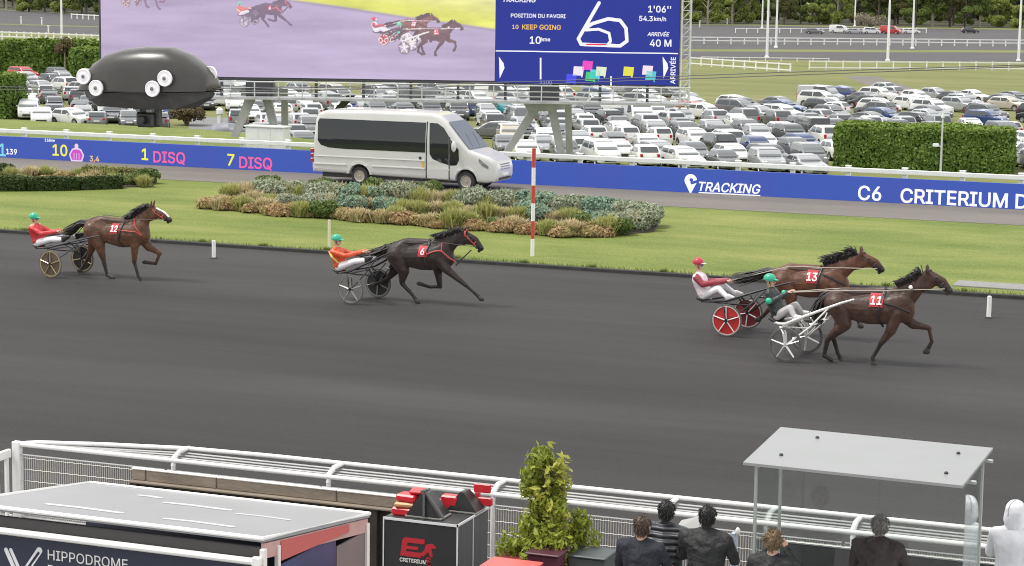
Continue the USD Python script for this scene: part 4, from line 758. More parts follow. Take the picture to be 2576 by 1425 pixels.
for k, (nm, (lf, r, sz)) in enumerate(PL.items()):
    for v_ in range(3):
        g = np.random.default_rng(100 + 7 * k + v_); t = klass('bed_plant_' + nm.replace(' ', '_').replace('-', '_') + '_' + 'abc'[v_]); PCLS[nm, v_] = t
        if 'grass' in nm or 'tuft' in nm:
            n_ = 620; a = g.uniform(0, 6.28, n_); lean = g.uniform(0.1, 1.0, n_); ln = g.uniform(0.6, 1.0, n_); bx = g.normal(0, 0.14, (n_, 2))
            tip = np.stack([bx[:, 0] + np.cos(a) * lean * ln * 0.75, bx[:, 1] + np.sin(a) * lean * ln * 0.62, ln * r[2] * (1.25 - 0.5 * lean)], 1); root = np.stack([bx[:, 0], bx[:, 1], 0 * a], 1); mid = root * 0.45 + tip * 0.55 + [0, 0, 0.1]
            w = np.stack([-np.sin(a), np.cos(a), 0 * a], 1) * 0.022
            V = np.stack([root - w, root + w, mid + w, mid - w, tip], 1).reshape(-1, 3); i = np.arange(n_)[:, None] * 5
            part(t, 'blades', (V, np.vstack([i + [0, 1, 2], i + [0, 2, 3], i + [3, 2, 4]])), lf)
        else:
            P1, N1 = shell_pts(1100, (0, 0, r[2] * 0.42), (r[0] * 0.7, r[1] * 0.7, r[2] * 0.62), g, 0.72, -0.55)
            P2, N2 = zip(*[shell_pts(190, (q * math.cos(a), q * math.sin(a), r[2] * g.uniform(0.3, 0.75)), (0.3, 0.3, 0.26), g, 0.5, -0.4) for a, q in zip(g.uniform(0, 6.28, 7), g.uniform(0.2, 0.62, 7) * r[0])])
            pp, nn_ = np.vstack([P1, *P2]), np.vstack([N1, *N2]); pp[:, 2] = np.maximum(pp[:, 2], 0.02)
            part(t, 'foliage', leaves(pp, nn_, sz, g), lf)
            n_ = 90; a = g.uniform(0, 6.28, n_); q = g.uniform(0.3, 1.05, n_); hz = r[2] * (1.02 - 0.45 * q ** 2) + g.uniform(0.0, 0.16, n_)
            tip = np.stack([np.cos(a) * q * r[0] * 0.95, np.sin(a) * q * r[1] * 0.95, hz], 1); root = tip * [0.72, 0.72, 0.55]; w = np.stack([-np.sin(a), np.cos(a), 0 * a], 1) * 0.016; mid = root * 0.4 + tip * 0.6 + [0, 0, 0.03]
            i = np.arange(n_)[:, None] * 5; part(t, 'stalks', (np.stack([root - w, root + w, mid + w, mid - w, tip], 1).reshape(-1, 3), np.vstack([i + [0, 1, 2], i + [0, 2, 3], i + [3, 2, 4]])), PL['straw-coloured grass'][0] if v_ else lf)
            part(t, 'stem', cat([tube([(0, 0, -0.05), (0.25 * math.cos(a), 0.25 * math.sin(a), r[2] * 0.5)], [0.02, 0.008], 4) for a in (0, 1.3, 2.6, 3.9, 5.2)]), bark)
plan = []
def row_of(name_row, pts, seq, s0, s1):
    pts = np.array(pts, float); n_ = len(seq); d = np.r_[0, np.cumsum(np.linalg.norm(np.diff(pts, axis=0), axis=1))]; t = (np.arange(n_) + 0.5) / n_ * d[-1]
    for k, nm in enumerate(seq):
        plan.append((name_row, nm, np.interp(t[k], d, pts[:, 0]) + gg.uniform(-5, 5), np.interp(t[k], d, pts[:, 1]) + gg.uniform(-3, 3), gg.uniform(s0, s1)))
Gd, Bd, Yt, Sg, Rb, Dc = list(PL)
row_of('rear of the long bed', [(560, 512), (640, 512), (800, 519), (950, 522), (1200, 534), (1450, 553), (1635, 580)], [Yt, Sg, Gd, Gd, Yt, Gd, Gd, Bd, Yt, Bd, Gd, Yt, Sg, Yt, Gd, Yt, Gd, Sg, Bd, Yt, Gd, Bd, Bd, Gd, Gd], 0.9, 1.12)
row_of('middle of the long bed', [(532, 522), (700, 530), (900, 540), (1200, 559), (1450, 577), (1620, 588)], [Sg, Rb, Sg, Yt, Gd, Sg, Gd, Yt, Bd, Sg, Bd, Yt, Yt, Sg, Yt, Sg, Yt, Sg, Yt, Bd, Sg, Yt, Dc, Bd, Gd, Gd], 0.72, 0.95)
row_of('front of the long bed', [(508, 527), (640, 540), (780, 551), (1000, 568), (1200, 582), (1400, 601), (1570, 597)], [Rb, Sg, Rb, Yt, Rb, Sg, Rb, Rb, Yt, Rb, Dc, Rb, Rb, Sg, Rb, Sg, Yt, Rb, Rb, Sg, Rb, Yt, Yt, Rb, Dc, Rb, Sg, Rb, Rb, Yt, Rb, Sg, Rb, Rb, Yt, Dc], 0.72, 0.95)
row_of('back edge of the long bed', [(605, 478), (650, 478), (1090, 497), (1150, 502)], [Dc, Dc, Dc, Dc], 0.8, 0.95)
row_of('back of the small left bed', [(10, 455), (190, 458), (385, 464)], [Yt, Sg, Yt, Rb, Yt, Sg, Yt, Yt, Dc], 0.75, 0.95)
row_of('front of the small left bed', [(30, 470), (200, 470), (380, 474)], [Yt, Rb, Rb, Rb, Sg, Rb, Yt, Dc, Yt], 0.65, 0.85)
grp = {}
for pl in plan: grp.setdefault(pl[:2], []).append(pl)
for (rw, nm), L_ in grp.items():
    for i, (_, _, px, py, s) in enumerate(sorted(L_, key=lambda q: q[2])):
        p = G(px, py); cnt = 'the only one' if len(L_) == 1 else f'{ORD[i]} from the left'
        copy(PCLS[nm, gg.integers(3)], 'bed_plant', f'{nm}, {cnt} at the {rw}', 'plant', (p[0], p[1], 0.09), gg.uniform(0, 360), 'plants of the flower beds', (s, s, s * gg.uniform(0.9, 1.1)))
boxleaf = LEAF('box_leaf', [(0.030, 0.050, 0.013), (0.055, 0.085, 0.02), (0.09, 0.12, 0.032)], 0.2); goldleaf = LEAF('gold_leaf', [(0.14, 0.145, 0.04), (0.22, 0.22, 0.07), (0.30, 0.28, 0.10)], 0.2)
def lowhedge(label, a, b, W_, H_, lf, seed):
    a, b = G(*a), G(*b); c = (a + b) / 2; c[2] = 0.06
    hedge(label, c, math.degrees(math.atan2(b[1] - a[1], b[0] - a[0])), np.linalg.norm((b - a)[:2]), W_, H_, 0.07, 3200, seed, lf, 'low_hedge')
lowhedge('low dark clipped hedge at the left end of the small flower bed', (-70, 484), (62, 484), 0.6, 0.45, boxleaf, 31)
lowhedge('low dark clipped hedge along the front of the small left flower bed', (70, 484), (195, 482), 0.6, 0.42, boxleaf, 32)
lowhedge('low olive hedge at the right of the small left flower bed front', (200, 481), (300, 478), 0.55, 0.38, boxleaf, 33)
lowhedge('golden clipped hedge along the back of the small left flower bed', (215, 459), (388, 466), 0.55, 0.5, goldleaf, 34)
p = G(12, 452); bush('clipped_ball', 'dark olive clipped ball shrub at the left edge of the small flower bed', (p[0], p[1], 0.06), (0.42, 0.40, 0.30), boxleaf, 2600, 0.07, 9, cat_='shrub')

# ragged grass along the edge of the track and of the bed
g = np.random.default_rng(61); n_ = 9000; bx = np.stack([g.uniform(-47, 0, n_), 56.24 + np.abs(g.normal(0, 0.16, n_)), np.full(n_, 0.05)], 1); bx[:, 0] += np.sin(bx[:, 0] * 3.1) * 0.4
a = g.uniform(0, 6.28, n_); ln = g.uniform(0.04, 0.15, n_); tip = bx + np.stack([np.cos(a) * ln * 0.7, np.sin(a) * ln * 0.7 - 0.03, ln], 1); w = np.stack([-np.sin(a), np.cos(a), 0 * a], 1) * 0.012; i = np.arange(n_)[:, None] * 3
single('grass_fringe', (np.stack([bx - w, bx + w, tip], 1).reshape(-1, 3), i + [0, 1, 2]), LEAF('fringe_leaf', [(0.10, 0.14, 0.03), (0.17, 0.21, 0.045), (0.26, 0.27, 0.09)], 0.25), 'ragged grass fringe along the black kerb of the track', 'grass', kind='stuff')

# ------------------------------------------------------------------ posts along the inner edge of the track
red_paint = M('red_paint', (0.42, 0.05, 0.035), 0.5)
p = G(1339, 650); bp = thing('banded_post', 'tall red and white banded finish post standing in the grass beside the track', 'post', (p[0], p[1], 0.05))
zs = np.linspace(0, 3.05, 7)
for i in range(6): part(bp, 'band', lathe([(0.055, zs[i]), (0.055, zs[i + 1])], 14), white_paint if i % 2 == 0 else red_paint, smooth=50, label='white band' if i % 2 == 0 else 'red band')
part(bp, 'cap', lathe([(0.06, 3.051), (0.06, 3.08), (0.01, 3.1)], 14), red_paint)
for px, py, h, w, lab, m in ((538, 650, 0.5, 0.055, 'short white marker post on the track between the two horses at the left', white_paint), (828, 633, 0.86, 0.04, 'thin cream post in the grass behind the orange-clad driver', M('cream_paint', (0.62, 0.56, 0.40), 0.5)), (2487, 800, 0.53, 0.055, 'short white marker post with a coloured side at the right edge of the track', white_paint)):
    p = G(px, py); q = thing('marker_post', lab, 'post', (p[0], p[1], 0.0 if px != 828 else 0.06)); part(q, 'post', lathe([(w, 0), (w, h - 0.02), (w * 0.7, h)], 12), m, smooth=40); part(q, 'foot', box(-w * 1.6, w * 1.6, -w * 1.6, w * 1.6, -0.02, 0.03, 0.01), trim_m)
# ------------------------------------------------------------------ people
skin = M('skin', (0.52, 0.31, 0.22), 0.5, var=(14, 0.08), obj=True); skin_dark = M('skin_dark', (0.10, 0.055, 0.035), 0.45)
eye_m = M('eye_dark', (0.02, 0.015, 0.012), 0.15); leather = M('black_leather', (0.018, 0.017, 0.016), 0.45)
def nrm(v): v = np.asarray(v, float); return v / (np.linalg.norm(v) + 1e-9)
def hand(w, d, up, s, side, curl=0.9):
    """palm, four bent fingers of different lengths and a thumb, from wrist w along d; up = back of the hand"""
    d, up = nrm(d), nrm(up); up = nrm(up - d * (up @ d)); ac = np.cross(d, up) * side; B = []
    pc = lambda a, b, c=0.0: np.asarray(w) + (d * a + ac * b + up * c) * s
    B += [m3.Manifold.batch_hull([sph(pc(0.0, 0), 0.024 * s, 8), sph(pc(0.085, -0.03), 0.013 * s, 8), sph(pc(0.088, 0.032), 0.013 * s, 8), sph(pc(0.04, 0.03), 0.016 * s, 8)])]
    for b, l in ((-0.03, 0.062), (-0.010, 0.076), (0.011, 0.080), (0.031, 0.070)):
        q = [pc(0.085, b)]; a = 0.3
        for k, f in enumerate((0.45, 0.32, 0.23)): a += curl * (0.7 if k else 0.4); q.append(q[-1] + (d * math.cos(a) - up * math.sin(a)) * l * f * s)
        B += chain(q, [0.0095 * s, 0.009 * s, 0.0085 * s, 0.0075 * s], 8)
    q = [pc(0.02, 0.028), pc(0.05, 0.058, -0.012), pc(0.082, 0.055, -0.03)]; B += chain(q, [0.013 * s, 0.0105 * s, 0.009 * s], 8)
    return B
def person(name, label, loc, rz, J, look, group=None, head_d=(1, 0, 0), s=1.0):
    """J: joints (x forward, y left, z up). look: colours and which clothes. Body first as one continuous skin, clothes and hair over it."""
    t = thing(name, label, 'person', loc, rz, group); J = {k: np.array(v, float) for k, v in J.items()}
    f = nrm(head_d); side = nrm(np.cross([0, 0, 1.0], f)); up = np.cross(f, side); h = J['head']
    hp = lambda a, b, c: h + f * a + side * b + up * c
    sk = look.get('skin', skin)
    B = [m3.Manifold.batch_hull([ell(hp(-0.012, 0, 0.03), (0.092, 0.074, 0.088)), ell(hp(0.03, 0, -0.055), (0.052, 0.05, 0.055))]), bone(hp(0.092, 0, 0.0), 0.012, hp(0.104, 0, -0.03), 0.017, 8),
         bone(hp(0.075, -0.022, -0.062), 0.014, hp(0.075, 0.022, -0.062), 0.014, 8), bone(hp(-0.01, 0.074, 0.015), 0.016, hp(-0.018, 0.079, -0.02), 0.013, 8), bone(hp(-0.01, -0.074, 0.015), 0.016, hp(-0.018, -0.079, -0.02), 0.013, 8),
         bone(hp(-0.02, 0, -0.05), 0.055, J['neck'], 0.058)]
    B += chain([J['neck'], J['chest'], J['waist'], J['pelvis']], [0.07, 0.125, 0.115, 0.125]) + [bone(J['shoulder_l'], 0.05, J['shoulder_r'], 0.05)]
    for q, sg in (('l', 1), ('r', -1)):
        B += chain([J['shoulder_' + q], J['elbow_' + q], J['wrist_' + q]], [0.048, 0.037, 0.026]) + hand(J['wrist_' + q], J['wrist_' + q] - J['elbow_' + q], look.get('hand_up', (0, 0, 1)), 1.0, sg * look.get('thumb', -1))
        B += chain([J['pelvis'] + [0, sg * 0.06, 0], J['hip_' + q], J['knee_' + q], J['ankle_' + q], J['toe_' + q]], [0.1, 0.085, 0.052, 0.036, 0.03])
    part(t, 'body', flesh(B, 0.022, 6), sk, smooth=True)
    for b in (-0.031, 0.031): part(t, 'eye', arr(sph(hp(0.078, b, 0.012), 0.011, 8)), eye_m)
    top = look['top']; wd = look.get('bulk', 1.0)
    B = chain([J['neck'] - [0, 0, 0.03], J['chest'], J['waist'], J['pelvis']], [0.085 * wd, 0.165 * wd, 0.155 * wd, 0.16 * wd])
    ch = J['chest']; v = nrm(J['shoulder_l'] - J['shoulder_r'])
    B += [m3.Manifold.batch_hull([sph(ch + v * 0.1, 0.13 * wd), sph(ch - v * 0.1, 0.13 * wd), sph(J['waist'] + v * 0.07, 0.125 * wd), sph(J['waist'] - v * 0.07, 0.125 * wd)]), m3.Manifold.batch_hull([sph(J['waist'] + v * 0.07, 0.125 * wd), sph(J['waist'] - v * 0.07, 0.125 * wd), sph(J['pelvis'] + v * 0.08, 0.125 * wd), sph(J['pelvis'] - v * 0.08, 0.125 * wd)]),
          m3.Manifold.batch_hull([sph(J['shoulder_l'], 0.072 * wd), sph(J['shoulder_r'], 0.072 * wd), sph(J['neck'] - [0, 0, 0.02], 0.07)]), m3.Manifold.batch_hull([sph(J['shoulder_l'], 0.075 * wd), sph(J['shoulder_r'], 0.075 * wd), sph(ch + v * 0.1, 0.125 * wd), sph(ch - v * 0.1, 0.125 * wd)])]
    if look.get('sleeves') is None:
        for q in 'lr':
            e, w = J['elbow_' + q], J['wrist_' + q]; B += chain([J['shoulder_' + q], e, e + (w - e) * 0.93], [0.072 * wd, 0.058 * wd, 0.045 * wd])
    tv, tf = flesh(B, 0.03, 7); tv = tv + (meshkit.fbm(tv * [7.0, 7.0, 11.0], 3, 3)[:, None] - 0.5) * look.get('crease', 0.03) * np.sign(tv - (J['chest'] + J['waist']) / 2)
    part(t, 'jacket', (tv, tf), top, smooth=True)
    if look.get('sleeves') is not None:
        for q in 'lr':
            e, w = J['elbow_' + q], J['wrist_' + q]; part(t, 'sleeve', flesh(chain([J['shoulder_' + q] + (e - J['shoulder_' + q]) * 0.05, e, e + (w - e) * 0.93], [0.082 * wd, 0.066 * wd, 0.05 * wd]), 0.03, 5), look['sleeves'], smooth=True)
    B = [m3.Manifold.batch_hull([sph(J['pelvis'] + v * 0.08, 0.13), sph(J['pelvis'] - v * 0.08, 0.13), sph(J['hip_l'], 0.11), sph(J['hip_r'], 0.11)])]
    for q in 'lr': k, a = J['knee_' + q], J['ankle_' + q]; B += chain([J['hip_' + q], k, k + (a - k) * 0.92], [0.108, 0.075, 0.058])
    part(t, 'trousers', flesh(B, 0.03, 7), look['bottom'], smooth=True)
    for q in 'lr':
        a, o = J['ankle_' + q], J['toe_' + q]; d = nrm(o - a); part(t, 'boot', flesh([m3.Manifold.batch_hull([sph(a + [0, 0, 0.05], 0.055, 10), sph(a - [0, 0, 0.02], 0.055, 10), sph(o, 0.04, 10), sph(a - d * 0.04, 0.045, 10)])], 0.03, 4), look.get('boots', leather), smooth=True)
    hd = look['head'][0]
    if hd == 'helmet':
        col = look['head'][1]
        hs_ = ell(hp(-0.015, 0, 0.055), (0.135, 0.112, 0.118), 24).trim_by_plane([float(q) for q in nrm(up + f * 0.12)], float(nrm(up + f * 0.12) @ hp(0, 0, 0.02)))
        hv, hf = arr(hs_.refine_to_length(0.04)); hm_ = part(t, 'helmet', (hv, hf), col, smooth=50)
        part(hm_, 'peak', arr(m3.Manifold.batch_hull([ell(hp(0.10, 0, 0.045), (0.05, 0.085, 0.012), 16), ell(hp(0.13, 0, 0.035), (0.05, 0.06, 0.008), 16)])), look['head'][2] if len(look['head']) > 2 else col, smooth=40)
        part(hm_, 'strap', cat([tube([hp(0, b * 0.09, 0.03), hp(0.02, b * 0.075, -0.06), hp(0.04, 0, -0.115)], 0.008, 5) for b in (-1, 1)]), leather)
        if look.get('goggles'): part(t, 'goggles', arr(m3.Manifold.batch_hull([ell(hp(0.078, b, 0.008), (0.03, 0.042, 0.03), 12) for b in (-0.035, 0.035)])), look['goggles'], smooth=True)
    elif hd in ('short', 'curly'):
        cap = m3.Manifold.batch_hull([ell(hp(-0.022, 0, 0.045), (0.102, 0.086, 0.092)), ell(hp(-0.05, 0, -0.03), (0.062, 0.07, 0.06))]).trim_by_plane([float(q) for q in nrm(-f + up * 0.75)], float(nrm(-f + up * 0.75) @ hp(0.03, 0, 0.02)))
        hv, hf = arr(cap.refine_to_length(0.012)); amp = 0.05 if hd == 'curly' else 0.012; fq = 22 if hd == 'curly' else 60
        hv = hv + (hv - hp(-0.02, 0, 0.02)) * ((meshkit.fbm(hv * fq, 3, 5)[:, None] - 0.42) * amp * 14)
        rr = np.random.default_rng(12); ii = rr.choice(len(hv), 420 if hd == 'short' else 300); st = []
        for q in hv[ii]:
            d = nrm(q - hp(0.0, 0, 0.03)); dn = nrm(d * (0.55 if hd == 'curly' else 0.28) - up * 0.6 - f * 0.25 + rr.normal(0, 0.28 if hd == 'short' else 0.6, 3)); ln = rr.uniform(0.02, 0.045)
            st.append(tube([q - d * 0.006, q + d * 0.006 + dn * ln * 0.5, q + dn * ln + d * 0.004], [0.006, 0.005, 0.001], 4))
        hr_ = part(t, 'hair', (hv, hf), look['head'][1], smooth=True); part(hr_, 'hair_tufts', cat(st), look['head'][1], smooth=True)
    elif hd == 'hood':
        o = m3.Manifold.batch_hull([ell(hp(-0.03, 0, 0.035), (0.128, 0.118, 0.125)), ell(hp(-0.04, 0, -0.08), (0.11, 0.115, 0.08)), sph(J['neck'] - [0, 0, 0.02], 0.1)])
        o = o - m3.Manifold.batch_hull([ell(hp(0.03, 0, 0.01), (0.07, 0.085, 0.10)), ell(hp(0.2, 0, 0.0), (0.07, 0.08, 0.105))])
        hv, hf = flesh([o], 0.025, 6); hv = hv + (meshkit.fbm(hv * [14.0, 14.0, 9.0], 3, 2)[:, None] - 0.5) * 0.016 * np.sign(hv - h)
        hd_ = part(t, 'hood', (hv, hf), look['head'][1], smooth=True); tr_ = cKDTree(hv); sm = []
        for g_ in np.linspace(-0.3, 1.9, 16):
            q = hp(-0.03 - 0.16 * math.sin(g_), 0, 0.035 + 0.16 * math.cos(g_)); w_ = hv[tr_.query(q)[1]]; sm.append(w_ + nrm(w_ - h) * 0.003)
        part(hd_, 'seam', tube(sm, 0.006, 5), M('seam_grey', (0.36, 0.36, 0.39), 0.8))
        part(t, 'drawstring', cat([bar(J['neck'] + f * 0.1 + side * 0.04 * q_ - [0, 0, 0.06], J['neck'] + f * 0.17 + side * 0.04 * q_ - [0, 0, 0.26], 0.004, 5) for q_ in (-1, 1)]), M('seam_grey', (0, 0, 0)))
    if look.get('hood_down') is not None: part(t, 'collar', flesh([m3.Manifold.batch_hull([ell(J['neck'] - f * 0.10 + [0, 0, -0.02], (0.07, 0.13, 0.05)), ell(J['neck'] - f * 0.11 + [0, 0, -0.16], (0.05, 0.09, 0.04))])], 0.03, 5), look['hood_down'], smooth=True)
    return t

# ------------------------------------------------------------------ trotters, traced in the picture and set into the upright plane they run in
def horse(name, label, crop, yc, body_px, legs_px, col, leg_col, muzzle_col, mane_px, tail_px, blaze=False, seed=0):
    ox, oy, sc = crop
    D = lambda p: ((ox + p[0] / sc) * K, (oy + p[1] / sc) * K)
    W = lambda p: S(*D(p), yc)
    x0 = W(body_px['barrel'])[0]; m = np.linalg.norm(W((body_px['barrel'][0] + 100, body_px['barrel'][1])) - W(body_px['barrel'])) / 100.0
    L_ = lambda p, y=0.0: np.array([W(p)[0] - x0, y, W(p)[2]])
    t = thing(name, label, 'horse', (x0, yc, 0))
    b = body_px; sp_ = lambda k, r, y=0.0, n=20: sph(L_(b[k], y), r, n)
    tr = [m3.Manifold.batch_hull([sp_('hind', 0.31), sp_('croup', 0.15), sp_('rump', 0.14), sp_('flank', 0.27)]), m3.Manifold.batch_hull([sp_('flank', 0.27), sp_('barrel', 0.335)]), m3.Manifold.batch_hull([sp_('barrel', 0.335), sp_('girth', 0.33), sp_('withers', 0.10)]), m3.Manifold.batch_hull([sp_('girth', 0.33), sp_('chest', 0.235), sp_('neck_base', 0.23)]), m3.Manifold.batch_hull([sp_('withers', 0.10), sp_('back', 0.12), sp_('croup', 0.15)])]
    tr = [q.scale([1, 0.84, 1]) for q in tr]
    nk = [m3.Manifold.batch_hull([sp_('neck_base', 0.21), sp_('neck', 0.155), sp_('withers', 0.09)]), m3.Manifold.batch_hull([sp_('neck', 0.155), sp_('poll', 0.075), sp_('throat', 0.085)])]
    nk = [q.scale([1, 0.62, 1]) for q in nk]
    hd = [m3.Manifold.batch_hull([sp_('poll', 0.075), sp_('cheek', 0.125), sp_('throat', 0.07)]), m3.Manifold.batch_hull([sp_('cheek', 0.12), sp_('poll', 0.07), sp_('nasal', 0.075)]), m3.Manifold.batch_hull([sp_('cheek', 0.09), sp_('nasal', 0.072), sp_('nose', 0.066)]), sp_('nose', 0.07), sp_('chin', 0.045)]
    hd = [q.scale([1, 0.72, 1]) for q in hd]
    for sg in (-1, 1):
        e0, e1 = L_(b['poll'], sg * 0.06), L_(b['ear'], sg * 0.075); hd.append(m3.Manifold.batch_hull([sph(e0, 0.035, 8), sph(e0 * 0.5 + e1 * 0.5, 0.034, 8), sph(e1, 0.008, 6)]))
    lg = []; hoofs = []
    for k, (pts, kind, y) in enumerate(legs_px):
        q = [L_(p, y) for p in pts]
        if kind == 'front':
            lg += [m3.Manifold.batch_hull([sph(L_(b['chest'], y * 0.8) + np.array([-0.12, 0, -0.02]), 0.15, 14), sph(q[0], 0.115, 12)])] + [bone(q[0], 0.105, q[1], 0.058), sph(q[1], 0.06), bone(q[1], 0.048, q[2], 0.040), sph(q[2], 0.048), bone(q[2], 0.042, q[3], 0.05)]
        else:
            lg += [m3.Manifold.batch_hull([sph(L_(b['hind'], y * 0.75), 0.24, 14), sph(q[0], 0.15, 12)]), bone(q[0], 0.15, q[1], 0.062), bone(q[1], 0.062, q[2], 0.043), sph(q[2], 0.05), bone(q[2], 0.043, q[3], 0.05)]
        hoofs.append((q[2], q[3]))
    v, f = flesh(tr + nk + hd + lg, 0.028, 9)
    # coat: dark points on legs and muzzle, as the breed has them
    c = np.tile(np.array(col), (len(v), 1)); knee = np.clip((0.72 - v[:, 2]) / 0.30, 0, 1)[:, None]
    c = c * (1 - knee) + np.array(leg_col) * knee
    dn = np.linalg.norm(v - L_(b['nose']), axis=1); mz = np.clip((0.20 - dn) / 0.12, 0, 1)[:, None]; c = c * (1 - mz) + np.array(muzzle_col) * mz
    if blaze:
        a0, a1 = L_(b['poll']), L_(b['nose']); d = nrm(a1 - a0); u = (v - a0) @ d; nu = np.array([-d[2], 0, d[0]]); off = (v - a0) @ nu
        k = ((u > 0.12) & (u < np.linalg.norm(a1 - a0) - 0.05) & (off > 0.06) & (np.abs(v[:, 1]) < 0.038)); c[k] = (0.75, 0.72, 0.68)
    part(t, 'body', (v, f), COAT('coat'), smooth=True, color=c)
    hoof_m = M('hoof', (0.03, 0.026, 0.022), 0.6)
    for a, h in hoofs:
        d = nrm(h - a); part(t, 'hoof', arr(m3.Manifold.batch_hull([sph(h, 0.052, 10), sph(h + d * 0.06 + [0.02, 0, 0], 0.055, 10), sph(h + d * 0.065 - [0.03, 0, 0], 0.05, 10)])), hoof_m, smooth=40)
    ec = L_(b['eye']);
    for sg in (-1, 1):
        part(t, 'eye', arr(sph(ec + [0, sg * 0.088, 0], 0.026, 10)), eye_m, smooth=True); part(t, 'nostril', arr(ell(L_(b['nose'], sg * 0.045) + [0.03, 0, 0.012], (0.018, 0.012, 0.02), 8)), eye_m)
    # hair
    r = np.random.default_rng(seed); mm = M('horse_hair', (0.014, 0.012, 0.011), 0.55); st = []
    mp = [L_(p) for p in mane_px[0]]; dirs = np.array([mane_px[1][0], 0, mane_px[1][1]])
    def crest_z(x):
        k = np.abs(v[:, 0] - x) < 0.035; k &= np.abs(v[:, 1]) < 0.12; return v[k][:, 2].max() if k.any() else None
    mp = [np.array([q[0], 0, (crest_z(q[0]) or q[2]) ]) for q in mp]
    for j in range(190):
        u = r.uniform(0, 1) * (len(mp) - 1); i = min(int(u), len(mp) - 2); a = mp[i] + (mp[i + 1] - mp[i]) * (u - i); d = dirs * r.uniform(0.35, 1.1) + r.normal(0, 0.03, 3); sd = r.uniform(-0.05, 0.05)
        st.append(tube([a + [0, sd, -0.05], a + d * 0.5 + [0, sd * 2.2, 0.04], a + d + [0, sd * 3.6, -0.02]], [0.014, 0.012, 0.002], 4))
    fl = L_(b['poll'])
    for j in range(24): st.append(tube([fl + [0.0, r.uniform(-0.03, 0.03), 0.05], fl + [0.06, r.uniform(-0.05, 0.05), 0.05], fl + [r.uniform(0.08, 0.13), r.uniform(-0.06, 0.06), r.uniform(-0.08, 0.0)]], [0.012, 0.01, 0.002], 4))
    part(t, 'mane', cat(st), mm, smooth=50)
    tp = np.array([L_(p) for p in tail_px]); st = []
    for j in range(130):
        w = r.normal(0, 1, 3) * [0.06, 0.07, 0.06]; q = np.array([tp[i] + w * (0.25 + 0.9 * i / (len(tp) - 1)) + r.normal(0, 0.02, 3) for i in range(len(tp))]); e = r.uniform(0.75, 1.1); q[-1] = q[-2] + (q[-1] - q[-2]) * e
        st.append(tube(q, np.linspace(0.02, 0.003, len(q)), 4))
    part(t, 'tail', cat(st), mm, smooth=50)
    near = v[v[:, 1] < -0.02]; tree = cKDTree(near[:, [0, 2]])
    def drape(x, z, off=0.012):
        d_, i_ = tree.query(np.stack([x, z], 1), k=5); return np.stack([x, np.where(d_.min(1) > 0.08, near[i_][:, :, 1].min(1), (near[i_][:, :, 1] / (d_[..., None][..., 0] + 1e-3)).sum(1) / (1 / (d_ + 1e-3)).sum(1)) - off, z], 1)
    def strap(pts, rad, mat, nm, off=0.012):
        q = np.array([L_(p) for p in pts]); n_ = 14; u = np.linspace(0, len(q) - 1, n_); xz = np.stack([np.interp(u, np.arange(len(q)), q[:, 0]), np.interp(u, np.arange(len(q)), q[:, 2])], 1)
        part(t, nm, tube(drape(xz[:, 0], xz[:, 1], off), rad, 6), mat)
    return t, L_, drape, strap, x0
cloth_red = M('number_cloth_red', (0.46, 0.02, 0.035), 0.6); cloth_white = M('number_white', (0.8, 0.78, 0.76), 0.6); strap_red = M('strap_red', (0.42, 0.06, 0.05), 0.5); strap_blk = M('strap_black', (0.015, 0.014, 0.014), 0.45); strap_grey = M('strap_grey', (0.35, 0.33, 0.30), 0.5)
def number_cloth(H_, ctr, w, h, txt, tilt=0.0):
    t, L_, drape, strap, x0 = H_; c = L_(ctr); n_ = 9
    u, z = np.meshgrid(np.linspace(-w / 2, w / 2, n_), np.linspace(-h / 2, h / 2, n_), indexing='ij'); xz = np.stack([c[0] + u.ravel(), c[2] + z.ravel()], 1)
    o = drape(xz[:, 0], xz[:, 1], 0.02); i = o + [0, 0.012, 0]; q = (np.arange(n_ - 1)[:, None] * n_ + np.arange(n_ - 1)).ravel()
    F = np.vstack([np.stack([q, q + n_, q + n_ + 1], 1), np.stack([q, q + n_ + 1, q + 1], 1)]); p = part(t, 'number_cloth', (np.vstack([o, i]), np.vstack([F, F[:, ::-1] + n_ * n_])), cloth_red, smooth=True)
    v, f = text(txt, h * 0.60, 0.004, True, center=True); v2 = drape(v[:, 0] * 0.92 + c[0], v[:, 2] + c[2] - h * 0.30, 0.03); v2[:, 1] += v[:, 1]
    part(p, 'number', (v2, f), cloth_white)
def saddle(H_, w0, w1, crp):
    t, L_, drape, strap, x0 = H_; a = L_(w0); c = L_(w1)
    part(t, 'harness_saddle', arr(m3.Manifold.batch_hull([ell(a + [0, 0, -0.02], (0.07, 0.13, 0.05)), ell(a + [0.0, 0, -0.12], (0.06, 0.19, 0.05))])), strap_blk, smooth=40)
    part(t, 'terret', cat([move(lathe([(0.02, -0.005), (0.03, -0.005), (0.03, 0.005), (0.02, 0.005), (0.02, -0.005)], 10, 'y'), a + [0, s_ * 0.06, 0.06]) for s_ in (-1, 1)]), M('bit_steel', (0, 0, 0)))
    strap([w0, w1, crp], 0.014, strap_blk, 'back_strap', 0.0)
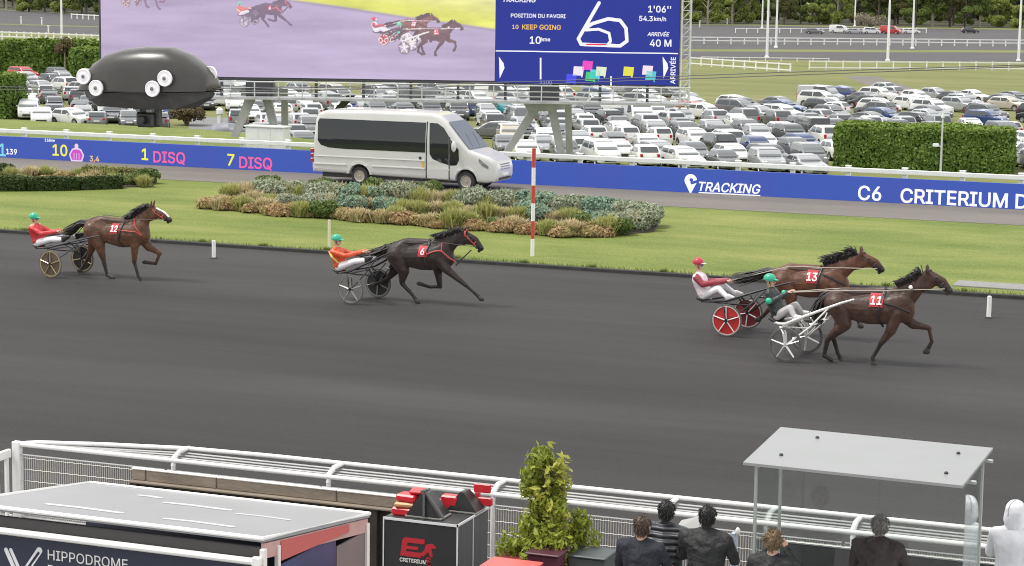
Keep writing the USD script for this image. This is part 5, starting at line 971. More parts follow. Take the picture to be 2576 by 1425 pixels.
def tack(H_, b, red=False, collar=True, girth=((0, 0),), col=None):
    t, L_, drape, strap, x0 = H_; m_ = col or (strap_red if red else strap_blk)
    strap(girth, 0.022, strap_blk, 'girth_strap')
    if collar: strap(collar, 0.02, m_, 'breast_strap')
    n, c, p = L_(b['nose']), L_(b['cheek']), L_(b['poll'])
    bit = n * 0.72 + c * 0.28
    part(t, 'bridle', cat([tube([p + [0, sg * 0.05, 0.02], c + [0.02, sg * 0.105, 0.02], bit + [0, sg * 0.065, -0.03]], 0.011, 6) for sg in (-1, 1)] + [tube([n * 0.5 + c * 0.5 + [0.04 * math.cos(a) , 0.075 * math.sin(a), 0.075 * math.cos(a)] for a in np.linspace(0, 6.28, 14)], 0.010, 5)]), m_)
    part(t, 'bit_ring', cat([lathe([(0.03, -0.005), (0.04, 0.0), (0.03, 0.005)], 10, 'y')][:1] and [move(lathe([(0.026, -0.006), (0.04, -0.006), (0.04, 0.006), (0.026, 0.006)], 12, 'y'), bit + [0, -0.075, -0.03])]), M('bit_steel', (0.6, 0.6, 0.6), 0.25, 0.9))
    return bit + np.array([0, -0.08, -0.02])

chrome = M('sulky_silver', (0.62, 0.62, 0.62), 0.28, 0.7); black_metal = M('sulky_black', (0.03, 0.03, 0.032), 0.35, 0.4); tyre_grey = M('sulky_tyre', (0.09, 0.085, 0.08), 0.7)
def sulky(label, loc, disc, spoke, rimc, frame, shaft_tip, far_disc=None, rz=0.0, high=0.0, seat=(-0.36, 0.80)):
    sx, sz = seat; rz = -6.0
    """two-wheeled racing cart: local origin on the ground under the axle, x forwards"""
    t = thing('racing_sulky', label, 'sulky', loc, rz); r = 0.37
    for sg, dm in ((-1, disc), (1, far_disc or disc)):
        y = sg * 0.66
        w = part(t, 'wheel', move(lathe([(r - 0.035, -0.014), (r - 0.008, -0.014), (r, 0.0), (r - 0.008, 0.014), (r - 0.035, 0.014), (r - 0.035, -0.014)], 36, 'y'), (0, y, r)), tyre_grey, smooth=50)
        part(w, 'rim', move(lathe([(r - 0.06, -0.018), (r - 0.034, -0.018), (r - 0.034, 0.018), (r - 0.06, 0.018), (r - 0.06, -0.018)], 36, 'y'), (0, y, r)), rimc, smooth=40)
        if dm is not None: part(w, 'disc', move(lathe([(0.02, -0.008), (r - 0.058, -0.004), (r - 0.058, 0.004), (0.02, 0.008)], 36, 'y'), (0, y, r)), dm, smooth=40)
        part(w, 'hub', move(lathe([(0.035, -0.05), (0.04, 0.05)], 14, 'y'), (0, y, r)), frame)
        for k in range(5):
            a = 0.35 + k * 2 * math.pi / 5 + (0.5 if sg > 0 else 0); d = np.array([math.cos(a), 0, math.sin(a)])
            part(w, 'spoke', tube([np.array([0, y - 0.022, r]) + d * 0.03, np.array([0, y - 0.016, r]) + d * (r - 0.05)], np.array([0.024, 0.017]) * (1 + high * 8), 6, flat=0.6), spoke)
            if dm is None: part(w, 'spoke', tube([np.array([0, y + 0.022, r]) + d * 0.03, np.array([0, y + 0.016, r]) + d * (r - 0.05)], [0.02, 0.015], 6, flat=0.6), spoke)
        tx, tz = shaft_tip
        part(t, 'fork', cat([tube([(0.0, y - 0.07, r), (-0.02, y - 0.09, r + 0.25), (-0.16, y * 0.92, 0.74)], 0.016, 7), tube([(0.0, y + 0.06, r), (-0.02, y + 0.07, r + 0.25), (-0.16, y * 0.92, 0.74)], 0.016, 7)]), frame)
        part(t, 'shaft', tube([(sx + 0.02, sg * 0.17, sz - 0.02), (sx * 0.6, y * 0.66, sz * 0.6 + 0.31), (-0.05, y * 0.88, 0.80), (tx * 0.22, y * 0.84, 0.80 + (tz - 0.80) * 0.27), (tx * 0.5, sg * 0.46, 0.80 + (tz - 0.80) * 0.55), (tx * 0.8, sg * 0.42, 0.80 + (tz - 0.80) * 0.84), (tx, sg * 0.41, tz)], np.array([0.022, 0.026, 0.027, 0.027, 0.025, 0.022, 0.016]) * (1 + high * 4), 8), frame, smooth=50)
        part(t, 'brace', tube([(0.04, y - 0.02, r + 0.02), (tx * 0.36, y * 0.86, 0.60 + (tz - 0.8) * 0.3), (tx * 0.62, sg * 0.45, 0.80 + (tz - 0.80) * 0.66)], 0.015 * (1 + high * 6), 7), frame)
        part(t, 'foot_rest', cat(box(0.42, 0.56, sg * 0.34 - 0.09, sg * 0.34 + 0.09, 0.80, 0.83, 0.01), bar((0.5, sg * 0.3, 0.82), (0.5, sg * 0.56, 0.98), 0.014)), frame)
    part(t, 'axle', tube([(0, -0.66, r), (-0.16, -0.5, 0.72), (-0.16, 0.5, 0.72), (0, 0.66, r)], 0.02, 8), frame)
    part(t, 'seat', arr(m3.Manifold.batch_hull([ell((sx, 0, sz), (0.17, 0.2, 0.04)), ell((sx - 0.14, 0, sz + 0.05), (0.05, 0.18, 0.06))])), leather, smooth=40)
    part(t, 'seat_bar', cat(tube([(sx, -0.2, sz - 0.03), (sx, 0.2, sz - 0.03)], 0.018), tube([(sx, 0, sz - 0.03), (-0.2, 0, 0.64), (0.3, 0, 0.66)], 0.018), tube([(0.3, -0.5, 0.9), (0.3, 0, 0.66), (0.3, 0.5, 0.9)], 0.014)), frame)
    return t
def seat_joints(crop, xs, yc, hip, sh, head, knee, ankle, toe, hand_, elbow, w=0.19):
    """a seated driver's joints from the traced points of the picture, in the cart's frame"""
    ox, oy, sc = crop; J = {}
    C2 = lambda p: (lambda q: np.array([q[0] - xs, q[2]]))(S((ox + p[0] / sc) * K, (oy + p[1] / sc) * K, yc))
    h, s_, head, knee, ankle, toe, hand_, elbow = map(C2, (hip, sh, head, knee, ankle, toe, hand_, elbow))
    P3 = lambda p, y: np.array([p[0], y, p[1]])
    J['pelvis'] = P3(h, 0) + [0, 0, 0.04]; J['waist'] = P3(h * 0.62 + s_ * 0.38, 0); J['chest'] = P3(h * 0.22 + s_ * 0.78, 0); J['neck'] = P3(s_, 0) + [0.02, 0, 0.07]; J['head'] = P3(head, 0)
    for q, sg in (('l', 1), ('r', -1)):
        J['shoulder_' + q] = P3(s_, sg * w); J['elbow_' + q] = P3(elbow, sg * (w + 0.05)); J['wrist_' + q] = P3(hand_, sg * 0.10)
        J['hip_' + q] = P3(h, sg * 0.10); J['knee_' + q] = P3(knee, sg * 0.24); J['ankle_' + q] = P3(ankle, sg * 0.33); J['toe_' + q] = P3(toe, sg * 0.35)
    return J
silk_red = M('silk_red', (0.48, 0.025, 0.03), 0.45, bump=(18, 0.5), obj=True); silk_orange = M('silk_orange', (0.55, 0.07, 0.02), 0.45, bump=(18, 0.5), obj=True); silk_pale = M('silk_pale', (0.68, 0.60, 0.62), 0.5, bump=(18, 0.5), obj=True); silk_black = M('silk_black', (0.02, 0.025, 0.024), 0.4, bump=(18, 0.6), obj=True)
silk_maroon = M('silk_maroon', (0.26, 0.03, 0.045), 0.45, bump=(18, 0.5), obj=True); silk_yellow = M('silk_yellow', (0.68, 0.50, 0.10), 0.5); silk_green = M('silk_green', (0.03, 0.40, 0.24), 0.45); trousers_white = M('trousers_white', (0.70, 0.68, 0.70), 0.6, bump=(14, 0.4), obj=True); helmet_green = M('helmet_green', (0.03, 0.36, 0.22), 0.25); helmet_maroon = M('helmet_maroon', (0.42, 0.03, 0.05), 0.25); goggles_m = M('goggle_blue', (0.05, 0.16, 0.30), 0.1)
rein_m = M('rein', (0.05, 0.04, 0.035), 0.6); rein_pale = M('rein_pale', (0.42, 0.38, 0.32), 0.6)
def reins(label, a, mid, b, mat):
    """a pair of reins from the driver's hands over the horse's back to the bit"""
    t = thing('driving_reins', label, 'reins', a); a = np.array(a)
    for sg in (-1, 1): part(t, 'rein', tube([(0, sg * 0.06, 0)] + [np.array(m_) - a + [0, sg * 0.18, 0] for m_ in mid] + [np.array(b) - a + [0, 0.09 + sg * 0.09, 0]], 0.009, 5), mat)

CA, CB, CC = (0, 500, 3.562), (850, 560, 4.192), (1850, 650, 2.862)
BAY, BAYL = (0.092, 0.042, 0.022), (0.022, 0.015, 0.012)
# number 12
b12 = dict(hind=(930, 475), croup=(1015, 395), rump=(880, 430), flank=(1060, 510), barrel=(1190, 525), girth=(1320, 525), withers=(1285, 415), back=(1150, 430), chest=(1395, 530), neck_base=(1385, 455), neck=(1425, 350), poll=(1490, 262), throat=(1500, 355), cheek=(1540, 318), nasal=(1610, 325), nose=(1668, 383), chin=(1650, 402), ear=(1505, 190), eye=(1548, 295))
legs12 = [([(1350, 640), (1345, 790), (1385, 930), (1425, 978)], 'front', -0.13), ([(1440, 655), (1545, 715), (1505, 815), (1420, 805)], 'front', 0.13), ([(1005, 620), (1045, 770), (1080, 915), (1115, 932)], 'hind', -0.14), ([(890, 610), (860, 720), (800, 830), (770, 870)], 'hind', 0.14)]
H12 = horse('trotter', 'bay trotter with a white blaze and number 12, pulling the sulky farthest left', CA, 49.1, b12, legs12, BAY, BAYL, (0.03, 0.022, 0.02), ([(1250, 385), (1330, 330), (1400, 280), (1470, 235)], (-0.24, 0.02)), [(880, 405), (800, 410), (720, 470), (640, 530)], True, 1)
saddle(H12, (1262, 402), (1130, 388), (1000, 372)); number_cloth(H12, (1170, 458), 0.22, 0.25, '12'); bit = tack(H12, b12, True, [(1330, 365), (1370, 440), (1430, 530)], [(1245, 400), (1235, 480), (1215, 560), (1240, 640)], None)
H12[3]([(1200, 470), (1290, 480), (1380, 490), (1430, 530)], 0.016, strap_red, 'trace_strap')
x12 = S(125.5, 700.6, 48.3)[0] + 0.07; tip = (H12[1]((1130, 440))[0] + H12[4] - x12, 1.18)
wheel_brown = M('wheel_brown', (0.10, 0.075, 0.05), 0.35); wheel_dark = M('wheel_dark', (0.02, 0.018, 0.018), 0.3); gold = M('spoke_gold', (0.42, 0.34, 0.18), 0.35, 0.4)
pj = seat_joints(CA, x12, 49.0, (388, 600), (348, 455), (338, 372), (545, 565), (690, 560), (745, 532), (575, 490), (455, 510))
sulky('dark racing sulky with gold spokes and brown wheel discs, farthest left', (x12, 49.0, 0), wheel_brown, gold, gold, M('sulky_dark', (0.06, 0.06, 0.065), 0.3, 0.5), tip, wheel_dark, seat=(pj['pelvis'][0] - 0.02, pj['pelvis'][2] - 0.17))
dr = person('person', 'driver in red silks and a green helmet seated on the sulky farthest left', (x12, 49.0, 0), 0, pj, dict(top=silk_red, bottom=trousers_white, boots=leather, head=('helmet', helmet_green, silk_green), goggles=goggles_m, bulk=1.12), 'sulky drivers')
part(dr, 'yoke', flesh([m3.Manifold.batch_hull([sph(pj['shoulder_l'] + [0, 0, 0.03], 0.062), sph(pj['shoulder_r'] + [0, 0, 0.03], 0.062), sph(pj['neck'] - [0.02, 0, 0.035], 0.085)])], 0.03, 4), M('silk_peach', (0.62, 0.33, 0.24), 0.5), smooth=True)
hb = lambda H_, p, y: H_[1](p, y) + [H_[4], 49.1, 0]
reins('dark reins from the red-clad driver to the bay horse number 12', (x12 + pj['wrist_r'][0] + 0.08, 49.0, pj['wrist_r'][2] + 0.01), [(H12[1]((1000, 345))[0] + H12[4], 49.1, H12[1]((1000, 338))[2]), (H12[1]((1280, 385))[0] + H12[4], 49.1, H12[1]((1280, 378))[2])], bit + [H12[4], 49.1, 0], rein_m)
# number 6
b6 = dict(hind=(1040, 600), croup=(1120, 480), rump=(970, 545), flank=(1180, 620), barrel=(1310, 620), girth=(1460, 625), withers=(1425, 470), back=(1270, 490), chest=(1590, 640), neck_base=(1570, 545), neck=(1690, 430), poll=(1800, 345), throat=(1800, 450), cheek=(1865, 420), nasal=(1935, 425), nose=(2000, 525), chin=(1975, 555), ear=(1845, 270), eye=(1890, 385))
legs6 = [([(1640, 775), (1850, 945), (1945, 1030), (2005, 1085)], 'front', -0.13), ([(1475, 800), (1500, 975), (1385, 980), (1290, 950)], 'front', 0.13), ([(1130, 780), (1110, 920), (1230, 1050), (1275, 1112)], 'hind', -0.14), ([(990, 760), (900, 880), (800, 930), (745, 945)], 'hind', 0.14)]
H6 = horse('trotter', 'nearly black trotter with number 6 and a red ear band, in the middle', CB, 48.7, b6, legs6, (0.022, 0.014, 0.012), (0.012, 0.010, 0.009), (0.02, 0.016, 0.015), ([(1480, 430), (1570, 375), (1680, 335), (1790, 320)], (-0.20, 0.05)), [(990, 500), (900, 535), (780, 590), (650, 640)], False, 2)
saddle(H6, (1415, 452), (1270, 462), (1120, 450)); number_cloth(H6, (1372, 548), 0.235, 0.26, '6'); bit = tack(H6, b6, True, [(1420, 580), (1500, 548), (1575, 540), (1640, 610), (1715, 690)], [(1430, 460), (1410, 560), (1400, 660), (1430, 760)])
H6[3]([(1575, 450), (1575, 500), (1580, 545)], 0.016, strap_red, 'neck_strap')
pl = H6[1](b6['poll']); part(H6[0], 'ear_band', tube([pl + [0.06 + 0.0 * a, 0.09 * math.sin(a), 0.09 * math.cos(a) - 0.01] for a in np.linspace(0, 6.28, 16)], 0.028, 6), strap_red)
c6 = H6[1](b6['cheek']); part(H6[0], 'overcheck', tube([H6[1]((1900, 540), -0.07), H6[1]((1800, 640), -0.12), H6[1]((1725, 720), -0.10)], 0.018, 6), strap_blk)
x6 = S(890.7, 767.7, 47.9)[0] + 0.07; tip = (H6[1]((1130, 565))[0] + H6[4] - x6, 1.30)
pj = seat_joints(CB, x6, 48.35, (375, 735), (325, 555), (335, 440), (585, 665), (740, 645), (800, 612), (640, 562), (470, 605))
sulky('black racing sulky with thin pale spokes, behind the nearly black horse', (x6, 48.35, 0), None, M('spoke_grey', (0.30, 0.30, 0.28), 0.4, 0.4), M('rim_grey', (0.22, 0.22, 0.20), 0.4, 0.4), black_metal, tip, wheel_dark, seat=(pj['pelvis'][0] - 0.02, pj['pelvis'][2] - 0.17))
dr = person('person', 'driver in orange and yellow silks with a green helmet on the middle sulky', (x6, 48.35, 0), 0, pj, dict(top=silk_orange, bottom=trousers_white, head=('helmet', helmet_green, silk_green), bulk=1.12), 'sulky drivers')
part(dr, 'sash', tube([pj['shoulder_r'] + [-0.09, -0.02, 0.0], (pj['shoulder_r'] + pj['waist']) / 2 + [-0.02, -0.19, 0.0], pj['waist'] + [0.06, -0.18, -0.03], pj['waist'] + [0.18, -0.1, -0.02]], 0.028, 6), silk_yellow)
reins('dark reins from the orange-clad driver to the nearly black horse', (x6 + pj['wrist_r'][0] + 0.08, 48.35, pj['wrist_r'][2] + 0.01), [(H6[1]((1120, 425))[0] + H6[4], 48.7, H6[1]((1120, 415))[2]), (H6[1]((1440, 445))[0] + H6[4], 48.7, H6[1]((1440, 435))[2])], bit + [H6[4], 48.7, 0], rein_m)
# number 13
b13 = dict(hind=(895, 355), croup=(945, 270), rump=(830, 310), flank=(985, 375), barrel=(1090, 375), girth=(1215, 375), withers=(1195, 270), back=(1070, 285), chest=(1330, 385), neck_base=(1300, 320), neck=(1420, 225), poll=(1510, 150), throat=(1500, 235), cheek=(1560, 205), nasal=(1620, 210), nose=(1665, 270), chin=(1645, 290), ear=(1500, 85), eye=(1570, 180))
legs13 = [([(1330, 480), (1440, 560), (1480, 650), (1500, 690)], 'front', -0.13), ([(1260, 490), (1270, 610), (1190, 640), (1130, 640)], 'front', 0.13), ([(960, 480), (960, 590), (1010, 690), (1040, 715)], 'hind', -0.14), ([(860, 460), (790, 560), (720, 640), (690, 660)], 'hind', 0.14)]
H13 = horse('trotter', 'red-brown trotter with number 13 and a flying mane, behind the leading horse', CC, 47.8, b13, legs13, (0.100, 0.042, 0.024), (0.022, 0.014, 0.012), (0.02, 0.016, 0.015), ([(1220, 240), (1310, 185), (1400, 150), (1480, 125)], (-0.24, 0.12)), [(830, 285), (740, 290), (620, 325), (500, 345)], False, 3)
saddle(H13, (1190, 262), (1070, 268), (940, 256)); number_cloth(H13, (1135, 315), 0.25, 0.28, '13'); bit = tack(H13, b13, False, [(1200, 290), (1290, 330), (1390, 385)], [(1205, 255), (1185, 330), (1175, 400), (1200, 470)])
x13 = S(1829.5, 847.9, 47.2)[0] + 0.07; tip = (H13[1]((1040, 290))[0] + H13[4] - x13, 1.33)
pj = seat_joints(CC, x13, 47.75, (268, 465), (218, 320), (220, 232), (400, 410), (485, 480), (530, 478), (450, 355), (272, 375))
sulky('dark racing sulky with red wheel discs and white spokes, second from the right', (x13, 47.75, 0), M('wheel_red', (0.40, 0.02, 0.02), 0.35), M('spoke_white', (0.72, 0.7, 0.68), 0.4), M('rim_pale', (0.50, 0.46, 0.42), 0.4, 0.3), black_metal, tip, M('wheel_maroon', (0.16, 0.015, 0.02), 0.4), seat=(pj['pelvis'][0] - 0.02, pj['pelvis'][2] - 0.17))
person('person', 'driver in a pale top with maroon sleeves, maroon helmet and blue goggles', (x13, 47.75, 0), 0, pj, dict(top=silk_pale, sleeves=silk_maroon, bottom=trousers_white, boots=M('boot_pale', (0.55, 0.52, 0.52), 0.5), head=('helmet', helmet_maroon, M('peak_white', (0.7, 0.7, 0.72), 0.4)), goggles=goggles_m, bulk=1.12), 'sulky drivers')
reins('pale reins from the maroon-sleeved driver to the horse number 13', (x13 + pj['wrist_r'][0] + 0.08, 47.75, pj['wrist_r'][2] + 0.01), [(H13[1]((950, 240))[0] + H13[4], 47.8, H13[1]((950, 236))[2]), (H13[1]((1200, 250))[0] + H13[4], 47.8, H13[1]((1200, 245))[2])], bit + [H13[4], 47.8, 0], rein_pale)
# number 11
b11 = dict(hind=(1320, 535), croup=(1370, 465), rump=(1262, 500), flank=(1430, 565), barrel=(1555, 575), girth=(1700, 580), withers=(1735, 455), back=(1540, 475), chest=(1840, 600), neck_base=(1840, 520), neck=(1955, 400), poll=(2030, 290), throat=(2045, 395), cheek=(2085, 350), nasal=(2150, 360), nose=(2200, 435), chin=(2180, 458), ear=(2022, 232), eye=(2105, 330))
legs11 = [([(1745, 745), (1665, 850), (1605, 955), (1612, 990)], 'front', -0.13), ([(1905, 705), (2030, 735), (2052, 840), (2020, 905)], 'front', 0.13), ([(1385, 690), (1250, 810), (1222, 940), (1300, 985)], 'hind', -0.14), ([(1340, 690), (1270, 800), (1305, 930), (1330, 985)], 'hind', 0.14)]
H11 = horse('trotter', 'dark brown trotter with number 11 leading the race at the right', CC, 45.1, b11, legs11, (0.054, 0.028, 0.019), (0.016, 0.012, 0.010), (0.035, 0.03, 0.028), ([(1790, 425), (1850, 385), (1920, 330), (1990, 280)], (-0.13, 0.08)), [(1255, 465), (1190, 520), (1160, 600), (1150, 680)], False, 4)
saddle(H11, (1700, 442), (1540, 448), (1370, 440)); number_cloth(H11, (1640, 500), 0.285, 0.27, '11'); bit = tack(H11, b11, False, [(1700, 520), (1790, 545), (1900, 600)], [(1690, 440), (1665, 560), (1655, 650), (1680, 720)])
part(H11[0], 'ear_plug', arr(sph(H11[1]((1905, 402), -0.16), 0.045, 10)), cloth_white)
x11 = S(1979, 913.3, 44.6)[0] + 0.07; tip = (H11[1]((1510, 480))[0] + H11[4] - x11, 1.42)
pj = seat_joints(CC, x11, 45.1, (850, 625), (792, 445), (785, 362), (965, 560), (1015, 645), (1065, 630), (930, 447), (805, 515))
sulky('silver framed racing sulky with five-spoked silver wheels, nearest the camera at the right', (x11, 45.1, 0), None, chrome, M('rim_dark', (0.10, 0.10, 0.10), 0.4, 0.4), M('frame_white', (0.66, 0.64, 0.61), 0.3, 0.3), tip, None, 0, 0.06, seat=(pj['pelvis'][0] - 0.02, pj['pelvis'][2] - 0.17))
dr = person('person', 'driver in black silks with green patches and a green helmet on the silver sulky', (x11, 45.1, 0), 0, pj, dict(top=silk_black, bottom=M('trousers_grey', (0.42, 0.40, 0.40), 0.6), boots=M('boot_white', (0.62, 0.6, 0.58), 0.5), head=('helmet', helmet_green, silk_green), bulk=1.12), 'sulky drivers')
for a, r_ in ((pj['elbow_r'] + np.array([-0.02, -0.02, 0.03]), 0.075), (pj['wrist_r'] + np.array([-0.08, 0, 0.0]), 0.055)): part(dr, 'patch', arr(sph(a, r_, 12)), silk_green, smooth=True)
reins('long pale reins from the black-clad driver to the leading horse', (x11 + pj['wrist_r'][0] + 0.08, 45.1, pj['wrist_r'][2] + 0.01), [(H11[1]((1320, 430))[0] + H11[4], 45.1, H11[1]((1320, 425))[2]), (H11[1]((1720, 430))[0] + H11[4], 45.1, H11[1]((1720, 425))[2])], bit + [H11[4], 45.1, 0], rein_pale)
# ------------------------------------------------------------------ the spectators' side: rail, mesh, counter, kiosk, box, shrub, shelter, people
AP = 0.4
wp = M('rail_white', (0.70, 0.69, 0.67), 0.35, var=(5, 0.05)); galv = M('galvanised', (0.42, 0.42, 0.41), 0.4, 0.5, var=(6, 0.15))
fx0, fx1 = -16.9, 2.0
fence = thing('track_rail', 'white double tube running rail with mesh panels between spectators and the track', 'fence', (fx0, 25.1, AP))
Lf = fx1 - fx0
part(fence, 'front_tube', tube([(0, 0, 1.10), (Lf, 0, 1.10)], 0.031, 14), wp, smooth=50)
part(fence, 'overhang_rail', tube([(0.02, 0.06, 1.10), (0.25, 0.13, 1.12), (1.2, 0.26, 1.155), (2.45, 0.40, 1.185), (3.6, 0.44, 1.19), (Lf, 0.44, 1.19)], 0.03, 14), wp, smooth=50)
part(fence, 'guard_wire', cat(*[tube([(0.1, 0.06, 1.09), (2.45, y, z), (Lf, y, z)], 0.014, 6) for y, z in ((0.13, 1.11), (0.22, 1.125), (0.31, 1.14))]), galv)
part(fence, 'end_post', cat(box(-0.06, 0.06, -0.05, 0.05, 0, 1.14, 0.012)), wp)
for x in np.arange(2.45, Lf, 2.3):
    part(fence, 'post', cat(tube([(x, 0, 0), (x, 0, 1.05)], 0.03, 10), tube([(x, 0.0, 1.02), (x, 0.02, 1.13), (x, 0.16, 1.19), (x, 0.42, 1.19)], [0.034, 0.036, 0.034, 0.03], 10)), wp, smooth=50)
wire_m = M('mesh_wire', (0.52, 0.50, 0.47), 0.45, 0.3)
for i, x in enumerate(np.arange(0.06, Lf - 0.1, 2.3)):
    x1 = x + 2.26; w = [bar((q, 0.0, 0.08), (q, 0.0, 0.95), 0.0058, 4) for q in np.arange(x, x1, 0.034)] + [bar((x, -0.008, z), (x1, -0.008, z), 0.0028, 4) for z in np.arange(0.12, 0.95, 0.16)]
    part(fence, 'mesh_panel', cat(w), wire_m)
    part(fence, 'mesh_frame', cat(bar((x, 0, 0.96), (x1, 0, 0.96), 0.012, 6), bar((x, 0, 0.08), (x1, 0, 0.08), 0.012, 6)), galv)
part(fence, 'return_panel', cat([box(-0.08 - 0.018, -0.08 + 0.018, y - 0.03, y + 0.03, 0.05, 0.92) for y in np.arange(-3.0, -0.1, 0.22)] + [box(-0.11, -0.05, -3.1, -0.06, 0.92, 1.04, 0.01), box(-0.11, -0.05, -3.1, -0.06, 0.05, 0.12, 0.01)]), wp)
# weathered counter along the rail
wood = M('counter_wood', (0.21, 0.17, 0.13), 0.8, var=(5, 0.3), bump=(20, 0.4), stretch=(0.3, 1, 1)); wood_dk = M('counter_dark', (0.035, 0.028, 0.022), 0.9, var=(3, 0.4)); capm = M('counter_cap', (0.70, 0.67, 0.62), 0.5, var=(4, 0.1))
cnt = thing('rail_counter', 'weathered brown plank counter with a pale top edge in front of the mesh rail', 'counter', (-14.87, 24.75, AP))
edges = [0, 0.22, 1.28, 3.02, 4.2]
for a, b in zip(edges[:-1], edges[1:]):
    part(cnt, 'fascia_board', box(a + 0.012, b - 0.012, -0.03, 0.03, 0.885, 1.02, 0.006), wood)
    part(cnt, 'top_board', box(a + 0.004, b - 0.004, -0.035, 0.035, 1.022, 1.045, 0.008), capm)
part(cnt, 'ledge', box(0, 4.2, -0.10, 0.04, 0.85, 0.88, 0.008), wood); part(cnt, 'back_panel', box(0, 4.2, -0.01, 0.03, 0.0, 0.845), wood_dk)  # back panel added, its dark colour standing for the shade under the ledge
for x in (0.05, 1.98, 3.56, 4.1): part(cnt, 'leg', box(x - 0.05, x + 0.05, -0.08, -0.015, 0.0, 0.845, 0.006), wood_dk)
# kiosk with its grey roof
kio = thing('kiosk', 'navy kiosk with a flat grey roof, pink side and white lettering, lower left', 'kiosk', (-9.53, 18.25, AP))
roof_m = M('kiosk_roof', (0.245, 0.245, 0.255), 0.45, var=(0.9, 0.06)); navy = M('kiosk_navy', (0.022, 0.026, 0.048), 0.4); pinkm = M('frame_pink', (0.42, 0.25, 0.23), 0.5, var=(3, 0.12)); redm = M('frame_red', (0.40, 0.09, 0.08), 0.5)
rz_ = lambda y: 2.2 - 0.3 * y / 2.4
V = np.array([(x, y, rz_(y) + dz) for dz in (-0.04, 0) for x, y in ((-3.5, 0), (0, 0), (0.02, 2.4), (-3.42, 2.36))])
part(kio, 'roof', arr(m3.Manifold.hull_points(V)), roof_m)
part(kio, 'roof_edge', cat([tube([(-3.5, 0, 2.2), (0, 0, 2.2), (0.02, 2.4, 1.9), (-3.42, 2.4, 1.9), (-3.5, 0, 2.2)], 0.022, 6)]), wp)
puddle = M('roof_streak', (0.60, 0.58, 0.60), 0.25)  # pale strokes that paint reflected highlights onto the roof
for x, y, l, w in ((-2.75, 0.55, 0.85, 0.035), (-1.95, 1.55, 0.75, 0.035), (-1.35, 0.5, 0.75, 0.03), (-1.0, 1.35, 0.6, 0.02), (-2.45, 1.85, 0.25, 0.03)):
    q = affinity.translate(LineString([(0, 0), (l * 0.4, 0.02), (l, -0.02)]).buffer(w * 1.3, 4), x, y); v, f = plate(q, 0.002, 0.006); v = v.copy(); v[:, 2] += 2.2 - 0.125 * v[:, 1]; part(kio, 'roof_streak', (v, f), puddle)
part(kio, 'roof_beam', cat(box(-3.5, -0.02, 0.03, 0.09, 1.98, 2.10, 0.01)), M('beam_dark', (0.06, 0.055, 0.055), 0.6))
part(kio, 'front_bar', cat(tube([(-3.5, -0.06, 1.98), (-0.06, -0.06, 1.98)], 0.035, 10), box(-0.08, 0.01, -0.095, -0.025, 1.94, 2.03, 0.01)), wp)
part(kio, 'front_panel', box(-3.5, -0.10, -0.02, 0.02, 0.0, 1.93, 0.004), navy)
tx = S(117, 1408, 18.22); part(kio, 'lettering', move(text('HIPPODROME', 0.100, 0.003), (tx[0] + 9.53, -0.021, tx[2] - AP)), wp); part(kio, 'lettering', move(text('PARIS-VINCENNES', 0.100, 0.003), (tx[0] + 9.53, -0.021, tx[2] - AP - 0.155)), wp)
q = [S(px, py, 18.22) - np.array([-9.53, 18.25, AP]) for px, py in ((62, 1470), (22, 1380), (10, 1376), (8, 1390), (40, 1465))]
em = unary_union([LineString([(p[0], p[2]) for p in (S(14, 1384, 18.22) - [-9.53, 18.25, AP], S(52, 1470, 18.22) - [-9.53, 18.25, AP])]).buffer(0.022, 6), LineString([(p[0], p[2]) for p in (S(98, 1386, 18.22) - [-9.53, 18.25, AP], S(70, 1428, 18.22) - [-9.53, 18.25, AP])]).buffer(0.034, 6).difference(LineString([(p[0], p[2]) for p in (S(96, 1392, 18.22) - [-9.53, 18.25, AP], S(62, 1440, 18.22) - [-9.53, 18.25, AP])]).buffer(0.014, 6)), LineString([(p[0], p[2]) for p in (S(26, 1384, 18.22) - [-9.53, 18.25, AP], S(64, 1470, 18.22) - [-9.53, 18.25, AP])]).buffer(0.018, 6)])
part(kio, 'emblem', move(slab(em, 0.003), (0, -0.021, 0)), M('emblem_white', (0.66, 0.66, 0.68), 0.5))
part(kio, 'side_frame', arr(m3.Manifold.hull_points(np.array([(x, y, rz_(y) + dz) for x in (-0.03, 0.01) for y in (0.02, 2.38) for dz in (-0.20, -0.05)]))), pinkm)
part(kio, 'side_flap', arr(m3.Manifold.hull_points(np.array([(x, y, rz_(y) + dz) for x in (0.012, 0.02) for y, dz in ((0.35, -0.06), (1.9, -0.06), (0.35, -0.26), (1.9, -0.14))]))), redm)
part(kio, 'side_panel', box(-0.02, 0.0, 0.1, 1.62, 0.0, 1.85), M('kiosk_side', (0.03, 0.035, 0.075), 0.3, var=(1.2, 0.5))); part(kio, 'rear_panel', box(-0.02, 0.0, 1.64, 2.34, 0.0, 1.72), M('kiosk_mauve', (0.15, 0.115, 0.115), 0.5, var=(2, 0.1)))
for y, w in ((0.0, 0.035), (0.30, 0.025), (2.36, 0.03)): part(kio, 'post', box(-0.02, 0.03, y - w, y + w, 0.0, rz_(y) - 0.1, 0.006), M('post_pale', (0.66, 0.60, 0.58), 0.4))
part(kio, 'back_wall', box(-3.42, -0.02, 2.30, 2.34, 0.0, 1.80), navy)

